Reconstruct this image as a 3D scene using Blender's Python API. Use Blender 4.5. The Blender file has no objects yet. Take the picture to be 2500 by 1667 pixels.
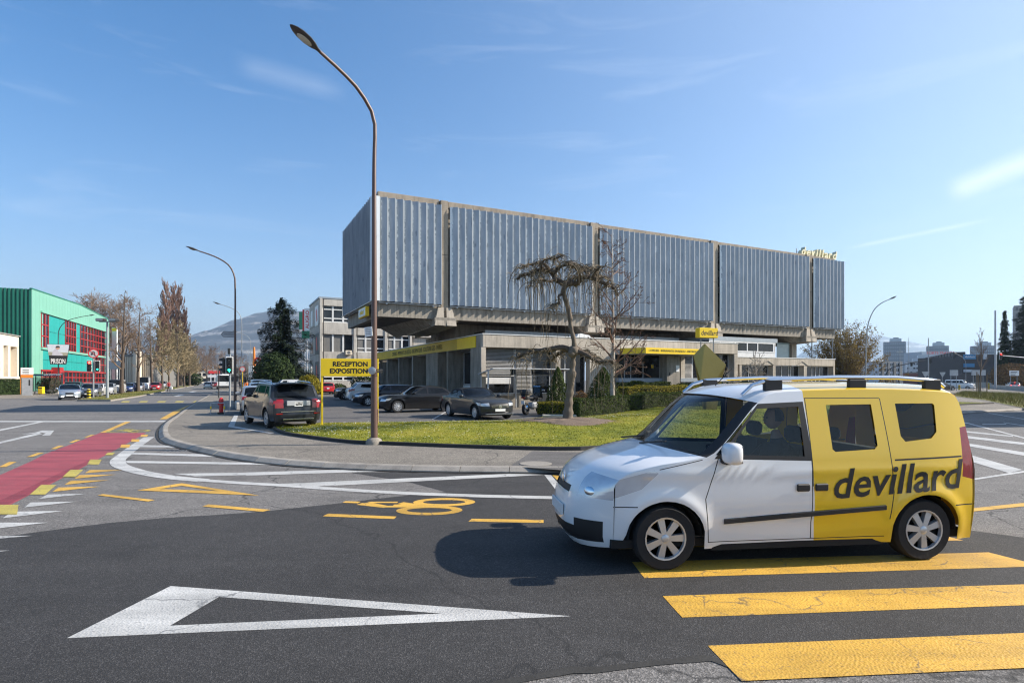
import bpy, bmesh, math, random
from mathutils import Vector, Matrix
R = math.radians
SC = bpy.context.scene
COL = SC.collection
# ------------------------------------------------------------------ camera
F, U0, HZ, EYE = 1420.0, 1250.0, 928.0, 1.85      # focal length in photo pixels, centre, horizon, eye height
cam = bpy.data.cameras.new('camera')
cam.sensor_width = 36.0
cam.lens = F / 2500.0 * 36.0
cam.shift_y = (HZ - 833.5) / 2500.0
cam.clip_start = 0.1
cam.clip_end = 30000
cam_o = bpy.data.objects.new('camera', cam)
COL.objects.link(cam_o)
cam_o.location = (0, 0, EYE)
cam_o.rotation_euler = (R(90), 0, 0)
SC.camera = cam_o
# ------------------------------------------------------------------ light
SUN_H = Vector((0.99, 0.09, 0)).normalized()
SUN_EL = R(31)
to_sun = Vector((SUN_H.x * math.cos(SUN_EL), SUN_H.y * math.cos(SUN_EL), math.sin(SUN_EL)))
sun = bpy.data.lights.new('sun', 'SUN')
sun.energy = 5.0
sun.angle = R(0.53)
sun.color = (1.0, 0.915, 0.80)
sun_o = bpy.data.objects.new('sun', sun)
COL.objects.link(sun_o)
sun_o.rotation_euler = to_sun.to_track_quat('Z', 'Y').to_euler()
sun_o.location = (40, 0, 60)
world = bpy.data.worlds.new('World')
SC.world = world
world.use_nodes = True
wn, wl = world.node_tree.nodes, world.node_tree.links
wn.clear()
w_out = wn.new('ShaderNodeOutputWorld')
w_bg = wn.new('ShaderNodeBackground')
w_bg.inputs['Strength'].default_value = 0.102
w_sky = wn.new('ShaderNodeTexSky')
w_sky.sky_type = 'NISHITA'
w_sky.sun_disc = False
w_sky.sun_elevation = SUN_EL
w_sky.sun_rotation = math.atan2(SUN_H.x, SUN_H.y)
w_sky.altitude = 400
w_sky.air_density = 1.0
w_sky.dust_density = 0.6
w_sky.ozone_density = 2.6
# thin cirrus streaks and one contrail, laid on the sky by direction
w_tc = wn.new('ShaderNodeTexCoord')
w_map = wn.new('ShaderNodeMapping')
w_map.inputs['Rotation'].default_value = (R(0), R(18), R(8))
w_map.inputs['Scale'].default_value = (1.3, 1.8, 11)
w_n1 = wn.new('ShaderNodeTexNoise')
w_n1.inputs['Scale'].default_value = 2.2
w_n1.inputs['Detail'].default_value = 9
w_n1.inputs['Roughness'].default_value = 0.62
w_n1.inputs['Distortion'].default_value = 0.6
w_r1 = wn.new('ShaderNodeMapRange')
w_r1.inputs['From Min'].default_value = 0.56
w_r1.inputs['From Max'].default_value = 0.86
w_r1.inputs['To Max'].default_value = 0.16
wl.new(w_tc.outputs['Generated'], w_map.inputs['Vector'])
wl.new(w_map.outputs['Vector'], w_n1.inputs['Vector'])
wl.new(w_n1.outputs['Fac'], w_r1.inputs['Value'])


def px_dir(u, v):
 return Vector(((u - U0) / F, 1.0, -(v - HZ) / F)).normalized()


def math_node(nt, op, a, b=None, c=None, clamp=False):
 n = nt.nodes.new('ShaderNodeMath')
 n.operation = op
 n.use_clamp = clamp
 for k, x in enumerate((a, b, c)):
  if x is None:
   continue
  if isinstance(x, (int, float)):
   n.inputs[k].default_value = x
  else:
   nt.links.new(x, n.inputs[k])
 return n.outputs[0]


def dot_node(nt, vec, v):
 n = nt.nodes.new('ShaderNodeVectorMath')
 n.operation = 'DOT_PRODUCT'
 nt.links.new(vec, n.inputs[0])
 n.inputs[1].default_value = v
 return n.outputs['Value']


def streak(u0, v0, u1, v1, width, strength, fade=0.15):
 """A straight cirrus band between two directions of the sky."""
 a, b = px_dir(u0, v0), px_dir(u1, v1)
 nrm = a.cross(b).normalized()
 along = (b - a).normalized()
 nt = world.node_tree
 d = math_node(nt, 'ABSOLUTE', dot_node(nt, w_tc.outputs['Generated'], nrm))
 band = math_node(nt, 'SUBTRACT', 1.0, math_node(nt, 'DIVIDE', d, width), clamp=True)
 s = dot_node(nt, w_tc.outputs['Generated'], along)
 s0, s1 = along.dot(a), along.dot(b)
 mr = nt.nodes.new('ShaderNodeMapRange')
 mr.interpolation_type = 'SMOOTHSTEP'
 mr.inputs['From Min'].default_value = s0
 mr.inputs['From Max'].default_value = s0 + (s1 - s0) * 0.25
 nt.links.new(s, mr.inputs['Value'])
 me_ = nt.nodes.new('ShaderNodeMapRange')
 me_.interpolation_type = 'SMOOTHSTEP'
 me_.inputs['From Min'].default_value = s1 + (s1 - s0) * fade
 me_.inputs['From Max'].default_value = s0 + (s1 - s0) * 0.75
 nt.links.new(s, me_.inputs['Value'])
 mz = math_node(nt, 'MULTIPLY', band, mr.outputs[0])
 mz = math_node(nt, 'MULTIPLY', mz, me_.outputs[0])
 mz = math_node(nt, 'MULTIPLY', mz, math_node(nt, 'ADD', math_node(nt, 'MULTIPLY', w_n1.outputs['Fac'], 1.2), 0.1))
 return math_node(nt, 'MULTIPLY', mz, strength)


_nt = world.node_tree
_c = math_node(_nt, 'ADD', w_r1.outputs[0], streak(2300, 480, 2560, 370, 0.020, 0.60, 3.0))
_c = math_node(_nt, 'ADD', _c, streak(560, 150, 830, 225, 0.020, 0.16))
_c = math_node(_nt, 'ADD', _c, streak(2050, 610, 2400, 540, 0.004, 0.4), clamp=True)
w_mix = wn.new('ShaderNodeMixRGB')
w_mix.inputs['Color2'].default_value = (7.0, 7.3, 7.6, 1)
wl.new(_c, w_mix.inputs['Fac'])
w_hs = wn.new('ShaderNodeHueSaturation')
w_hs.inputs['Saturation'].default_value = 1.34
w_hs.inputs['Value'].default_value = 1.10
wl.new(w_sky.outputs['Color'], w_hs.inputs['Color'])
# ground haze: the sky pales towards the horizon all round
w_sep = wn.new('ShaderNodeSeparateXYZ')
wl.new(w_tc.outputs['Generated'], w_sep.inputs[0])
w_e = math_node(_nt, 'POWER', 2.718, math_node(_nt, 'MULTIPLY', math_node(_nt, 'MAXIMUM', w_sep.outputs['Z'], 0.0), -6.0))
w_hz = wn.new('ShaderNodeMixRGB')
w_hz.inputs['Color2'].default_value = (3.75, 4.15, 4.6, 1)
wl.new(math_node(_nt, 'MULTIPLY', w_e, 0.98), w_hz.inputs['Fac'])
wl.new(w_hs.outputs['Color'], w_hz.inputs['Color1'])
w_gd = dot_node(_nt, w_tc.outputs['Generated'], to_sun)
w_gf = math_node(_nt, 'POWER', math_node(_nt, 'MULTIPLY', math_node(_nt, 'ADD', w_gd, 0.35), 0.74, clamp=True), 3.0)
w_gl = wn.new('ShaderNodeMixRGB')                      # pale veil round the sun
w_gl.inputs['Color2'].default_value = (4.75, 4.95, 5.15, 1)
wl.new(math_node(_nt, 'MULTIPLY', w_gf, 0.62), w_gl.inputs['Fac'])
wl.new(w_hz.outputs['Color'], w_gl.inputs['Color1'])
wl.new(w_gl.outputs['Color'], w_mix.inputs['Color1'])
wl.new(w_mix.outputs['Color'], w_bg.inputs['Color'])
wl.new(w_bg.outputs['Background'], w_out.inputs['Surface'])
SC.view_settings.view_transform = 'Standard'
SC.view_settings.look = 'None'
SC.view_settings.gamma = 1
SC.view_settings.exposure = 0.88
SC.view_settings.use_curve_mapping = False
SC.render.engine = 'CYCLES'
SC.cycles.use_denoising = True
SC.cycles.max_bounces = 6
SC.cycles.transparent_max_bounces = 12
SC.cycles.volume_bounces = 0
SC.cycles.caustics_reflective = False
SC.cycles.caustics_refractive = False
SC.cycles.sample_clamp_indirect = 6.0
SC.cycles.filter_width = 1.2


# ------------------------------------------------------------------ helpers
def G(u, v, z=0.0):
 """Point of the level z seen at photo pixel (u, v)."""
 y = F * (EYE - z) / (v - HZ)
 return ((u - U0) / F * y, y)


def X_at(u, y):
 return (u - U0) / F * y


def Z_at(v, y):
 return EYE - (v - HZ) / F * y


def lin(c):
 return tuple((x / 12.92 if x <= 0.04045 else ((x + 0.055) / 1.055) ** 2.4) for x in c)


def catmull(pts, step):
 """Smooth curve through pts, resampled at about step."""
 dense = []
 n = len(pts)
 V = [Vector(p) for p in pts]
 for i in range(n - 1):
  p0, p1, p2, p3 = V[max(i - 1, 0)], V[i], V[i + 1], V[min(i + 2, n - 1)]
  for k in range(12):
   t = k / 12
   dense.append(0.5 * ((2 * p1) + (p2 - p0) * t + (2 * p0 - 5 * p1 + 4 * p2 - p3) * t * t + (3 * p1 - p0 - 3 * p2 + p3) * t ** 3))
 dense.append(V[-1])
 out = [dense[0]]
 acc = 0.0
 for a, b in zip(dense, dense[1:]):
  L = (b - a).length
  while acc + L >= step and L > 1e-9:
   t = (step - acc) / L
   a = a + (b - a) * t
   out.append(a.copy())
   L = (b - a).length
   acc = 0.0
  acc += L
 if (out[-1] - dense[-1]).length > step * .25:
  out.append(dense[-1])
 else:
  out[-1] = dense[-1]
 return out


def tag(o, label=None, cat=None, group=None, kind=None):
 if label:
  o['label'] = label
 if cat:
  o['category'] = cat
 if group:
  o['group'] = group
 if kind:
  o['kind'] = kind
 return o


def thing(name, label, cat, loc=(0, 0, 0), rz=0.0, group=None):
 o = bpy.data.objects.new(name, None)
 o.empty_display_size = 0.2
 COL.objects.link(o)
 o.location = loc
 o.rotation_euler = (0, 0, rz)
 return tag(o, label, cat, group)


def link(name, mesh, parent=None, loc=None, rot=None):
 o = bpy.data.objects.new(name, mesh)
 COL.objects.link(o)
 if parent is not None:
  o.parent = parent
 if loc is not None:
  o.location = loc
 if rot is not None:
  o.rotation_euler = rot
 return o


KIDS = {}


def copy_tree(o, parent=None):
 c = o.copy()
 COL.objects.link(c)
 if parent is not None:
  c.parent = parent
 for ch in [x for x in COL.objects if x.parent == o]:
  copy_tree(ch, c)
 return c


def copy_fast(o, parent=None, kids=None):
 """copy a thing with its parts; kids maps object -> children."""
 c = o.copy()
 COL.objects.link(c)
 if parent is not None:
  c.parent = parent
 for ch in kids.get(o.name, ()):
  copy_fast(ch, c, kids)
 return c


def kid_map():
 m = {}
 for x in COL.objects:
  if x.parent is not None:
   m.setdefault(x.parent.name, []).append(x)
 return m


class MB:
 def __init__(self):
  self.v, self.f, self.mi = [], [], []

 def face(self, idx, m=0):
  self.f.append(tuple(idx))
  self.mi.append(m)

 def poly(self, pts, m=0):
  n = len(self.v)
  self.v += [tuple(p) for p in pts]
  self.face(range(n, n + len(pts)), m)
  return self

 def box(self, x0, y0, z0, x1, y1, z1, m=0, bev=0.0):
  if x0 > x1: x0, x1 = x1, x0
  if y0 > y1: y0, y1 = y1, y0
  if z0 > z1: z0, z1 = z1, z0
  n = len(self.v)
  if bev > 0:
   b = min(bev, (x1 - x0) * .45, (y1 - y0) * .45, (z1 - z0) * .45)
   bm = bmesh.new()
   bmesh.ops.create_cube(bm, size=1)
   for q in bm.verts:
    q.co = Vector(((x0 + x1) / 2 + q.co.x * (x1 - x0), (y0 + y1) / 2 + q.co.y * (y1 - y0), (z0 + z1) / 2 + q.co.z * (z1 - z0)))
   bmesh.ops.bevel(bm, geom=bm.edges[:], offset=b, segments=1, affect='EDGES')
   return self.add_bm(bm, m)
  self.v += [(x0, y0, z0), (x1, y0, z0), (x1, y1, z0), (x0, y1, z0), (x0, y0, z1), (x1, y0, z1), (x1, y1, z1), (x0, y1, z1)]
  for q in ((0, 3, 2, 1), (4, 5, 6, 7), (0, 1, 5, 4), (1, 2, 6, 5), (2, 3, 7, 6), (3, 0, 4, 7)):
   self.face([n + k for k in q], m)
  return self

 def add_bm(self, bm, m=0, mat=None):
  n = len(self.v)
  bm.verts.ensure_lookup_table()
  bm.verts.index_update()
  for q in bm.verts:
   self.v.append(tuple(mat @ q.co if mat else q.co))
  for fc in bm.faces:
   self.face([n + q.index for q in fc.verts], m)
  bm.free()
  return self

 def prism(self, poly, z0, z1, m=0, axis='z', mtop=None):
  """poly: list of 2-D points; extruded along axis between z0 and z1."""
  n = len(self.v)
  k = len(poly)
  def P(p, z):
   return (p[0], p[1], z) if axis == 'z' else ((p[0], z, p[1]) if axis == 'y' else (z, p[0], p[1]))
  self.v += [P(p, z0) for p in poly] + [P(p, z1) for p in poly]
  self.face([n + i for i in range(k)][::-1], m)
  self.face([n + k + i for i in range(k)], m if mtop is None else mtop)
  for i in range(k):
   j = (i + 1) % k
   self.face((n + i, n + j, n + k + j, n + k + i), m)
  return self

 def tube(self, pts, rad, sides=6, m=0, cap=True):
  if not hasattr(rad, '__len__'):
   rad = [rad] * len(pts)
  pts = [Vector(p) for p in pts]
  n0 = len(self.v)
  up = None
  for i, p in enumerate(pts):
   d = (pts[min(i + 1, len(pts) - 1)] - pts[max(i - 1, 0)])
   if d.length < 1e-9:
    d = Vector((0, 0, 1))
   d.normalize()
   if up is None:
    up = d.orthogonal().normalized()
   else:
    up = (up - d * up.dot(d))
    if up.length < 1e-6:
     up = d.orthogonal()
    up.normalize()
   s = d.cross(up)
   for k in range(sides):
    a = 2 * math.pi * k / sides
    q = p + (up * math.cos(a) + s * math.sin(a)) * rad[i]
    self.v.append((q.x, q.y, q.z))
  for i in range(len(pts) - 1):
   for k in range(sides):
    a, b = n0 + i * sides + k, n0 + i * sides + (k + 1) % sides
    self.face((a, b, b + sides, a + sides), m)
  if cap and sides > 2:
   self.face([n0 + k for k in range(sides)][::-1], m)
   e = n0 + (len(pts) - 1) * sides
   self.face([e + k for k in range(sides)], m)
  return self

 def lathe(self, prof, seg=16, m=0, axis='z', c=(0, 0, 0), caps=True):
  """prof: (radius, height) pairs."""
  n0 = len(self.v)
  for r, h in prof:
   for k in range(seg):
    a = 2 * math.pi * k / seg
    x, y = r * math.cos(a), r * math.sin(a)
    p = (x, y, h) if axis == 'z' else ((x, h, y) if axis == 'y' else (h, x, y))
    self.v.append((p[0] + c[0], p[1] + c[1], p[2] + c[2]))
  for i in range(len(prof) - 1):
   for k in range(seg):
    a, b = n0 + i * seg + k, n0 + i * seg + (k + 1) % seg
    q = (a, b, b + seg, a + seg)
    self.face(q if axis != 'y' else q[::-1], m)
  if caps and prof[0][0] > 1e-6:
   self.face([n0 + k for k in range(seg)][::-1], m)
  if caps and prof[-1][0] > 1e-6:
   e = n0 + (len(prof) - 1) * seg
   self.face([e + k for k in range(seg)], m)
  return self

 def mesh(self, name, mats, smooth=None, mat4=None):
  me = bpy.data.meshes.new(name)
  v = self.v if mat4 is None else [tuple(mat4 @ Vector(p)) for p in self.v]
  me.from_pydata(v, [], self.f)
  if not isinstance(mats, (list, tuple)):
   mats = [mats]
  for x in mats:
   me.materials.append(x)
  if len(mats) > 1:
   me.polygons.foreach_set('material_index', self.mi)
  if smooth is not None:
   me.polygons.foreach_set('use_smooth', [True] * len(me.polygons))
   if smooth < 180:
    me.set_sharp_from_angle(angle=R(smooth))
  me.update()
  return me

 def build(self, name, mats, parent=None, loc=None, rot=None, smooth=None):
  return link(name, self.mesh(name, mats, smooth), parent, loc, rot)


def text_mesh(s, size, mat, extrude=0.004, bold=0.0, shear=0.0, align='CENTER', xscale=1.0, spacing=1.0):
 cu = bpy.data.curves.new('lettering', 'FONT')
 cu.body = s
 cu.size = size
 cu.extrude = extrude
 cu.offset = bold
 cu.shear = shear
 cu.align_x = align
 cu.align_y = 'CENTER'
 cu.space_character = spacing
 cu.resolution_u = 3
 o = bpy.data.objects.new('lettering', cu)
 COL.objects.link(o)
 bpy.context.view_layer.update()
 me = bpy.data.meshes.new_from_object(o)
 bpy.data.objects.remove(o)
 bpy.data.curves.remove(cu)
 if xscale != 1.0:
  for q in me.vertices:
   q.co.x *= xscale
 me.materials.clear()
 me.materials.append(mat)
 return me


def wall_text(s, size, mat, origin, xdir, updir, parent, name='lettering', **kw):
 """Lettering standing on a plane: xdir reading direction, updir up."""
 me = text_mesh(s, size, mat, **kw)
 x = Vector(xdir).normalized()
 u = Vector(updir).normalized()
 n = x.cross(u)
 M4 = Matrix((x, u, n)).transposed().to_4x4()
 M4.translation = Vector(origin)
 me.transform(M4)
 return link(name, me, parent)


# ------------------------------------------------------------------ materials
def new_mat(name):
 m = bpy.data.materials.new(name)
 m.use_nodes = True
 nt = m.node_tree
 b = nt.nodes['Principled BSDF']
 return m, nt, b


def tex(nt, kind, scale, vec=None, **kw):
 n = nt.nodes.new('ShaderNodeTex' + kind)
 n.inputs['Scale'].default_value = scale
 for k, x in kw.items():
  if k in n.inputs:
   n.inputs[k].default_value = x
  else:
   setattr(n, k, x)
 if vec is not None:
  nt.links.new(vec, n.inputs['Vector'])
 return n


def coords(nt, kind='Object', scale=None):
 t = nt.nodes.new('ShaderNodeTexCoord')
 o = t.outputs[kind]
 if scale is not None:
  mp = nt.nodes.new('ShaderNodeMapping')
  mp.inputs['Scale'].default_value = scale
  nt.links.new(o, mp.inputs['Vector'])
  o = mp.outputs['Vector']
 return o


def ramp(nt, fac, stops):
 n = nt.nodes.new('ShaderNodeValToRGB')
 e = n.color_ramp.elements
 while len(e) < len(stops):
  e.new(0.5)
 for k, (p, c) in enumerate(stops):
  e[k].position = p
  e[k].color = (c[0], c[1], c[2], 1) if hasattr(c, '__len__') else (c, c, c, 1)
 nt.links.new(fac, n.inputs['Fac'])
 return n.outputs['Color']


def mix(nt, fac, a, b, mode='MIX'):
 n = nt.nodes.new('ShaderNodeMixRGB')
 n.blend_type = mode
 for k, x in (('Fac', fac), ('Color1', a), ('Color2', b)):
  if isinstance(x, (int, float)):
   n.inputs[k].default_value = x if k == 'Fac' else (x, x, x, 1)
  elif hasattr(x, '__len__'):
   n.inputs[k].default_value = (x[0], x[1], x[2], 1)
  else:
   nt.links.new(x, n.inputs[k])
 return n.outputs['Color']


def add_bump(nt, b, height, strength=0.3, dist=0.02):
 n = nt.nodes.new('ShaderNodeBump')
 n.inputs['Strength'].default_value = strength
 n.inputs['Distance'].default_value = dist
 nt.links.new(height, n.inputs['Height'])
 nt.links.new(n.outputs['Normal'], b.inputs['Normal'])


def pbr(name, col, rough=0.6, metal=0.0, var=0.12, scale=3.0, bump=0.0, bscale=30.0, spec=0.5, coat=0.0, stretch=None, rnd=0.0):
 """Plain procedural material: base colour with mottling, optional relief and per-object variation."""
 m, nt, b = new_mat(name)
 b.inputs['Roughness'].default_value = rough
 b.inputs['Metallic'].default_value = metal
 b.inputs['Specular IOR Level'].default_value = spec
 b.inputs['Coat Weight'].default_value = coat
 b.inputs['Coat Roughness'].default_value = 0.04
 co = coords(nt, 'Object', stretch)
 n = tex(nt, 'Noise', scale, co, Detail=5.0, Roughness=0.6)
 c = ramp(nt, n.outputs['Fac'], [(0.25, tuple(x * (1 - var) for x in col)), (0.75, tuple(min(1, x * (1 + var)) for x in col))])
 if rnd:
  oi = nt.nodes.new('ShaderNodeObjectInfo')
  k = math_node(nt, 'ADD', math_node(nt, 'MULTIPLY', oi.outputs['Random'], rnd), 1 - rnd / 2)
  c = mix(nt, 1.0, c, k, 'MULTIPLY')
 nt.links.new(c, b.inputs['Base Color'])
 if bump:
  n2 = tex(nt, 'Noise', bscale, co, Detail=4.0)
  add_bump(nt, b, n2.outputs['Fac'], bump, 0.02)
 return m


def emit(name, col, strength):
 m, nt, b = new_mat(name)
 b.inputs['Base Color'].default_value = (col[0] * .3, col[1] * .3, col[2] * .3, 1)
 b.inputs['Emission Color'].default_value = (*col, 1)
 b.inputs['Emission Strength'].default_value = strength
 return m


def concrete(name, col, board=0.0, stain=0.35, rnd=0.0, vert=True):
 m, nt, b = new_mat(name)
 b.inputs['Roughness'].default_value = 0.88
 b.inputs['Specular IOR Level'].default_value = 0.3
 co = coords(nt, 'Object')
 n1 = tex(nt, 'Noise', 0.9, co, Detail=7.0, Roughness=0.65)
 c = ramp(nt, n1.outputs['Fac'], [(0.25, tuple(x * 0.72 for x in col)), (0.5, col), (0.8, tuple(min(1, x * 1.18) for x in col))])
 st = coords(nt, 'Object', (2.2, 2.2, 0.22) if vert else (0.4, 2.5, 2.5))
 n2 = tex(nt, 'Noise', 1.6, st, Detail=5.0, Roughness=0.7)
 s = ramp(nt, n2.outputs['Fac'], [(0.45, 1.0), (0.72, 1 - stain)])
 c = mix(nt, 1.0, c, s, 'MULTIPLY')
 n3 = tex(nt, 'Noise', 40.0, co, Detail=3.0)
 c = mix(nt, 0.25, c, n3.outputs['Fac'], 'OVERLAY')
 h = n3.outputs['Fac']
 if board:
  wv = nt.nodes.new('ShaderNodeTexWave')
  wv.wave_type = 'BANDS'
  wv.bands_direction = 'Z' if board > 0 else 'Y'
  wv.inputs['Scale'].default_value = 2.6
  wv.inputs['Distortion'].default_value = 0.3
  nt.links.new(co, wv.inputs['Vector'])
  h = math_node(nt, 'ADD', n3.outputs['Fac'], math_node(nt, 'MULTIPLY', wv.outputs['Fac'], 0.5))
  c = mix(nt, 0.10, c, ramp(nt, wv.outputs['Fac'], [(0.0, 0.3), (0.2, 0.85), (1, 0.85)]), 'MULTIPLY')
 if rnd:
  oi = nt.nodes.new('ShaderNodeObjectInfo')
  k = math_node(nt, 'ADD', math_node(nt, 'MULTIPLY', oi.outputs['Random'], rnd), 1 - rnd / 2)
  c = mix(nt, 1.0, c, k, 'MULTIPLY')
 nt.links.new(c, b.inputs['Base Color'])
 add_bump(nt, b, h, 0.35, 0.01)
 return m


def asphalt(name, lo, hi, agg, speck, scuff=0.0, patch=0.18):
 """Bound stone chips: fine voronoi aggregate, larger wear, hairline cracks."""
 m, nt, b = new_mat(name)
 b.inputs['Roughness'].default_value = 0.86
 b.inputs['Specular IOR Level'].default_value = 0.35
 co = coords(nt, 'Object')
 v = tex(nt, 'Voronoi', agg, co)
 g = nt.nodes.new('ShaderNodeSeparateColor')
 nt.links.new(v.outputs['Color'], g.inputs[0])
 chips = ramp(nt, g.outputs[0], [(0.0, lo), (0.55, tuple((a + c) / 2 for a, c in zip(lo, hi))), (0.86, hi), (1.0, tuple(min(1, x * speck) for x in hi))])
 n1 = tex(nt, 'Noise', 0.35, co, Detail=6.0, Roughness=0.6)
 c = mix(nt, 1.0, chips, ramp(nt, n1.outputs['Fac'], [(0.3, 1 - patch), (0.7, 1 + patch * 0.5)]), 'MULTIPLY')
 n2 = tex(nt, 'Noise', 5.0, co, Detail=8.0, Roughness=0.7)
 c = mix(nt, 1.0, c, ramp(nt, n2.outputs['Fac'], [(0.3, 0.86), (0.7, 1.1)]), 'MULTIPLY')
 # streaks worn along the lanes
 st = coords(nt, 'Object', (0.12, 1.6, 1))
 n4 = tex(nt, 'Noise', 1.0, st, Detail=4.0)
 c = mix(nt, 1.0, c, ramp(nt, n4.outputs['Fac'], [(0.35, 0.90), (0.65, 1.06)]), 'MULTIPLY')
 # oil spots and darker, polished patches
 n6 = tex(nt, 'Noise', 0.9, co, Detail=3.0, Roughness=0.5)
 c = mix(nt, 1.0, c, ramp(nt, n6.outputs['Fac'], [(0.30, 0.80), (0.42, 1.0), (0.66, 1.0), (0.78, 1.16)]), 'MULTIPLY')
 v6 = tex(nt, 'Voronoi', 0.8, co)
 sp6 = math_node(nt, 'ADD', v6.outputs['Distance'], math_node(nt, 'MULTIPLY', n2.outputs['Fac'], 0.10))
 c = mix(nt, 1.0, c, ramp(nt, sp6, [(0.085, 0.62), (0.13, 1.0)]), 'MULTIPLY')
 if scuff:
  n3 = tex(nt, 'Noise', 1.1, co, Detail=12.0, Roughness=0.82)
  k = ramp(nt, n3.outputs['Fac'], [(0.60, 0.0), (0.74, scuff)])
  v3 = tex(nt, 'Voronoi', 34.0, co)
  k = mix(nt, 1.0, k, ramp(nt, v3.outputs['Distance'], [(0.2, 1.0), (0.5, 0.0)]), 'MULTIPLY')
  c = mix(nt, k, c, (0.42, 0.41, 0.39))
 # hairline cracks
 cn = tex(nt, 'Noise', 1.3, co, Detail=4.0)
 wv = nt.nodes.new('ShaderNodeVectorMath')
 wv.operation = 'SCALE'
 nt.links.new(cn.outputs['Color'], wv.inputs[0])
 wv.inputs['Scale'].default_value = 0.9
 ad = nt.nodes.new('ShaderNodeVectorMath')
 nt.links.new(co, ad.inputs[0])
 nt.links.new(wv.outputs[0], ad.inputs[1])
 ck = tex(nt, 'Voronoi', 0.16, ad.outputs[0], feature='DISTANCE_TO_EDGE')
 k = ramp(nt, ck.outputs['Distance'], [(0.0, 0.75), (0.0022, 0.0)])
 c = mix(nt, k, c, (0.02, 0.02, 0.02))
 nt.links.new(c, b.inputs['Base Color'])
 add_bump(nt, b, v.outputs['Distance'], 0.42, 0.007)
 return m


def road_paint(name, col, crack=0.8, comb=0.0, wear=0.35, under=(0.07, 0.07, 0.07)):
 m, nt, b = new_mat(name)
 b.inputs['Roughness'].default_value = 0.6
 co = coords(nt, 'Object')
 n1 = tex(nt, 'Noise', 2.2, co, Detail=6.0)
 c = ramp(nt, n1.outputs['Fac'], [(0.3, tuple(x * 0.86 for x in col)), (0.7, tuple(min(1, x * 1.06) for x in col))])
 nz = tex(nt, 'Noise', 2.6, co, Detail=5.0)
 sc = nt.nodes.new('ShaderNodeVectorMath')
 sc.operation = 'SCALE'
 nt.links.new(nz.outputs['Color'], sc.inputs[0])
 sc.inputs['Scale'].default_value = 0.5
 ad = nt.nodes.new('ShaderNodeVectorMath')
 nt.links.new(co, ad.inputs[0])
 nt.links.new(sc.outputs[0], ad.inputs[1])
 ck = tex(nt, 'Voronoi', 1.15, ad.outputs[0], feature='DISTANCE_TO_EDGE')
 k = ramp(nt, ck.outputs['Distance'], [(0.0, crack), (0.014, 0.0)])
 msk = ramp(nt, n1.outputs['Fac'], [(0.40, 0.0), (0.55, 1.0)])
 k = mix(nt, 1.0, k, msk, 'MULTIPLY')
 wn3 = tex(nt, 'Noise', 14.0, co, Detail=8.0, Roughness=0.75)
 kw = ramp(nt, wn3.outputs['Fac'], [(0.63, 0.0), (0.72, wear)])
 k = mix(nt, 1.0, k, kw, 'LIGHTEN')
 v2 = tex(nt, 'Voronoi', 55.0, co)
 c = mix(nt, 0.12, c, v2.outputs['Distance'], 'OVERLAY')
 gr = tex(nt, 'Noise', 1.0, coords(nt, 'Object', (.35, 2.4, 1)), Detail=5.0, Roughness=.65)
 c = mix(nt, 1.0, c, ramp(nt, gr.outputs['Fac'], [(.36, .70), (.60, 1.0)]), 'MULTIPLY')
 n9 = tex(nt, 'Noise', 38.0, co, Detail=3.0)
 k = mix(nt, 1.0, k, ramp(nt, n9.outputs['Fac'], [(.60, 0.0), (.70, .5)]), 'LIGHTEN')
 c = mix(nt, k, c, under)
 nt.links.new(c, b.inputs['Base Color'])
 h = v2.outputs['Distance']
 if comb:
  vv = tex(nt, 'Voronoi', 1.5, co)
  s = math_node(nt, 'SINE', math_node(nt, 'MULTIPLY', vv.outputs['Distance'], 165.0))
  h = math_node(nt, 'ADD', math_node(nt, 'MULTIPLY', s, comb), h)
 add_bump(nt, b, h, 0.5, 0.006)
 return m


def paint(name, col, rough=0.28, flake=0.0, metal=0.0, coat=1.0):
 """Car paint: lacquer over a coloured base, faint orange peel."""
 m, nt, b = new_mat(name)
 b.inputs['Roughness'].default_value = rough
 b.inputs['Metallic'].default_value = metal
 b.inputs['Coat Weight'].default_value = coat
 b.inputs['Coat Roughness'].default_value = 0.03
 b.inputs['Specular IOR Level'].default_value = 0.5 if max(col) > .1 else 0.25
 co = coords(nt, 'Object')
 n = tex(nt, 'Noise', 2.0, co, Detail=6.0, Roughness=0.7)
 # road dust settles low on the flanks
 sp = nt.nodes.new('ShaderNodeSeparateXYZ')
 nt.links.new(co, sp.inputs[0])
 low = ramp(nt, math_node(nt, 'ADD', sp.outputs['Z'], math_node(nt, 'MULTIPLY', n.outputs['Fac'], 0.4)), [(0.36, 0.10), (0.70, 0.01)])
 c = mix(nt, low, col, (0.20, 0.185, 0.16))
 if flake:
  v = tex(nt, 'Voronoi', 320.0, co)
  g = nt.nodes.new('ShaderNodeSeparateColor')
  nt.links.new(v.outputs['Color'], g.inputs[0])
  c = mix(nt, flake, c, g.outputs[0], 'OVERLAY')
 nt.links.new(c, b.inputs['Base Color'])
 return m


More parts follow.
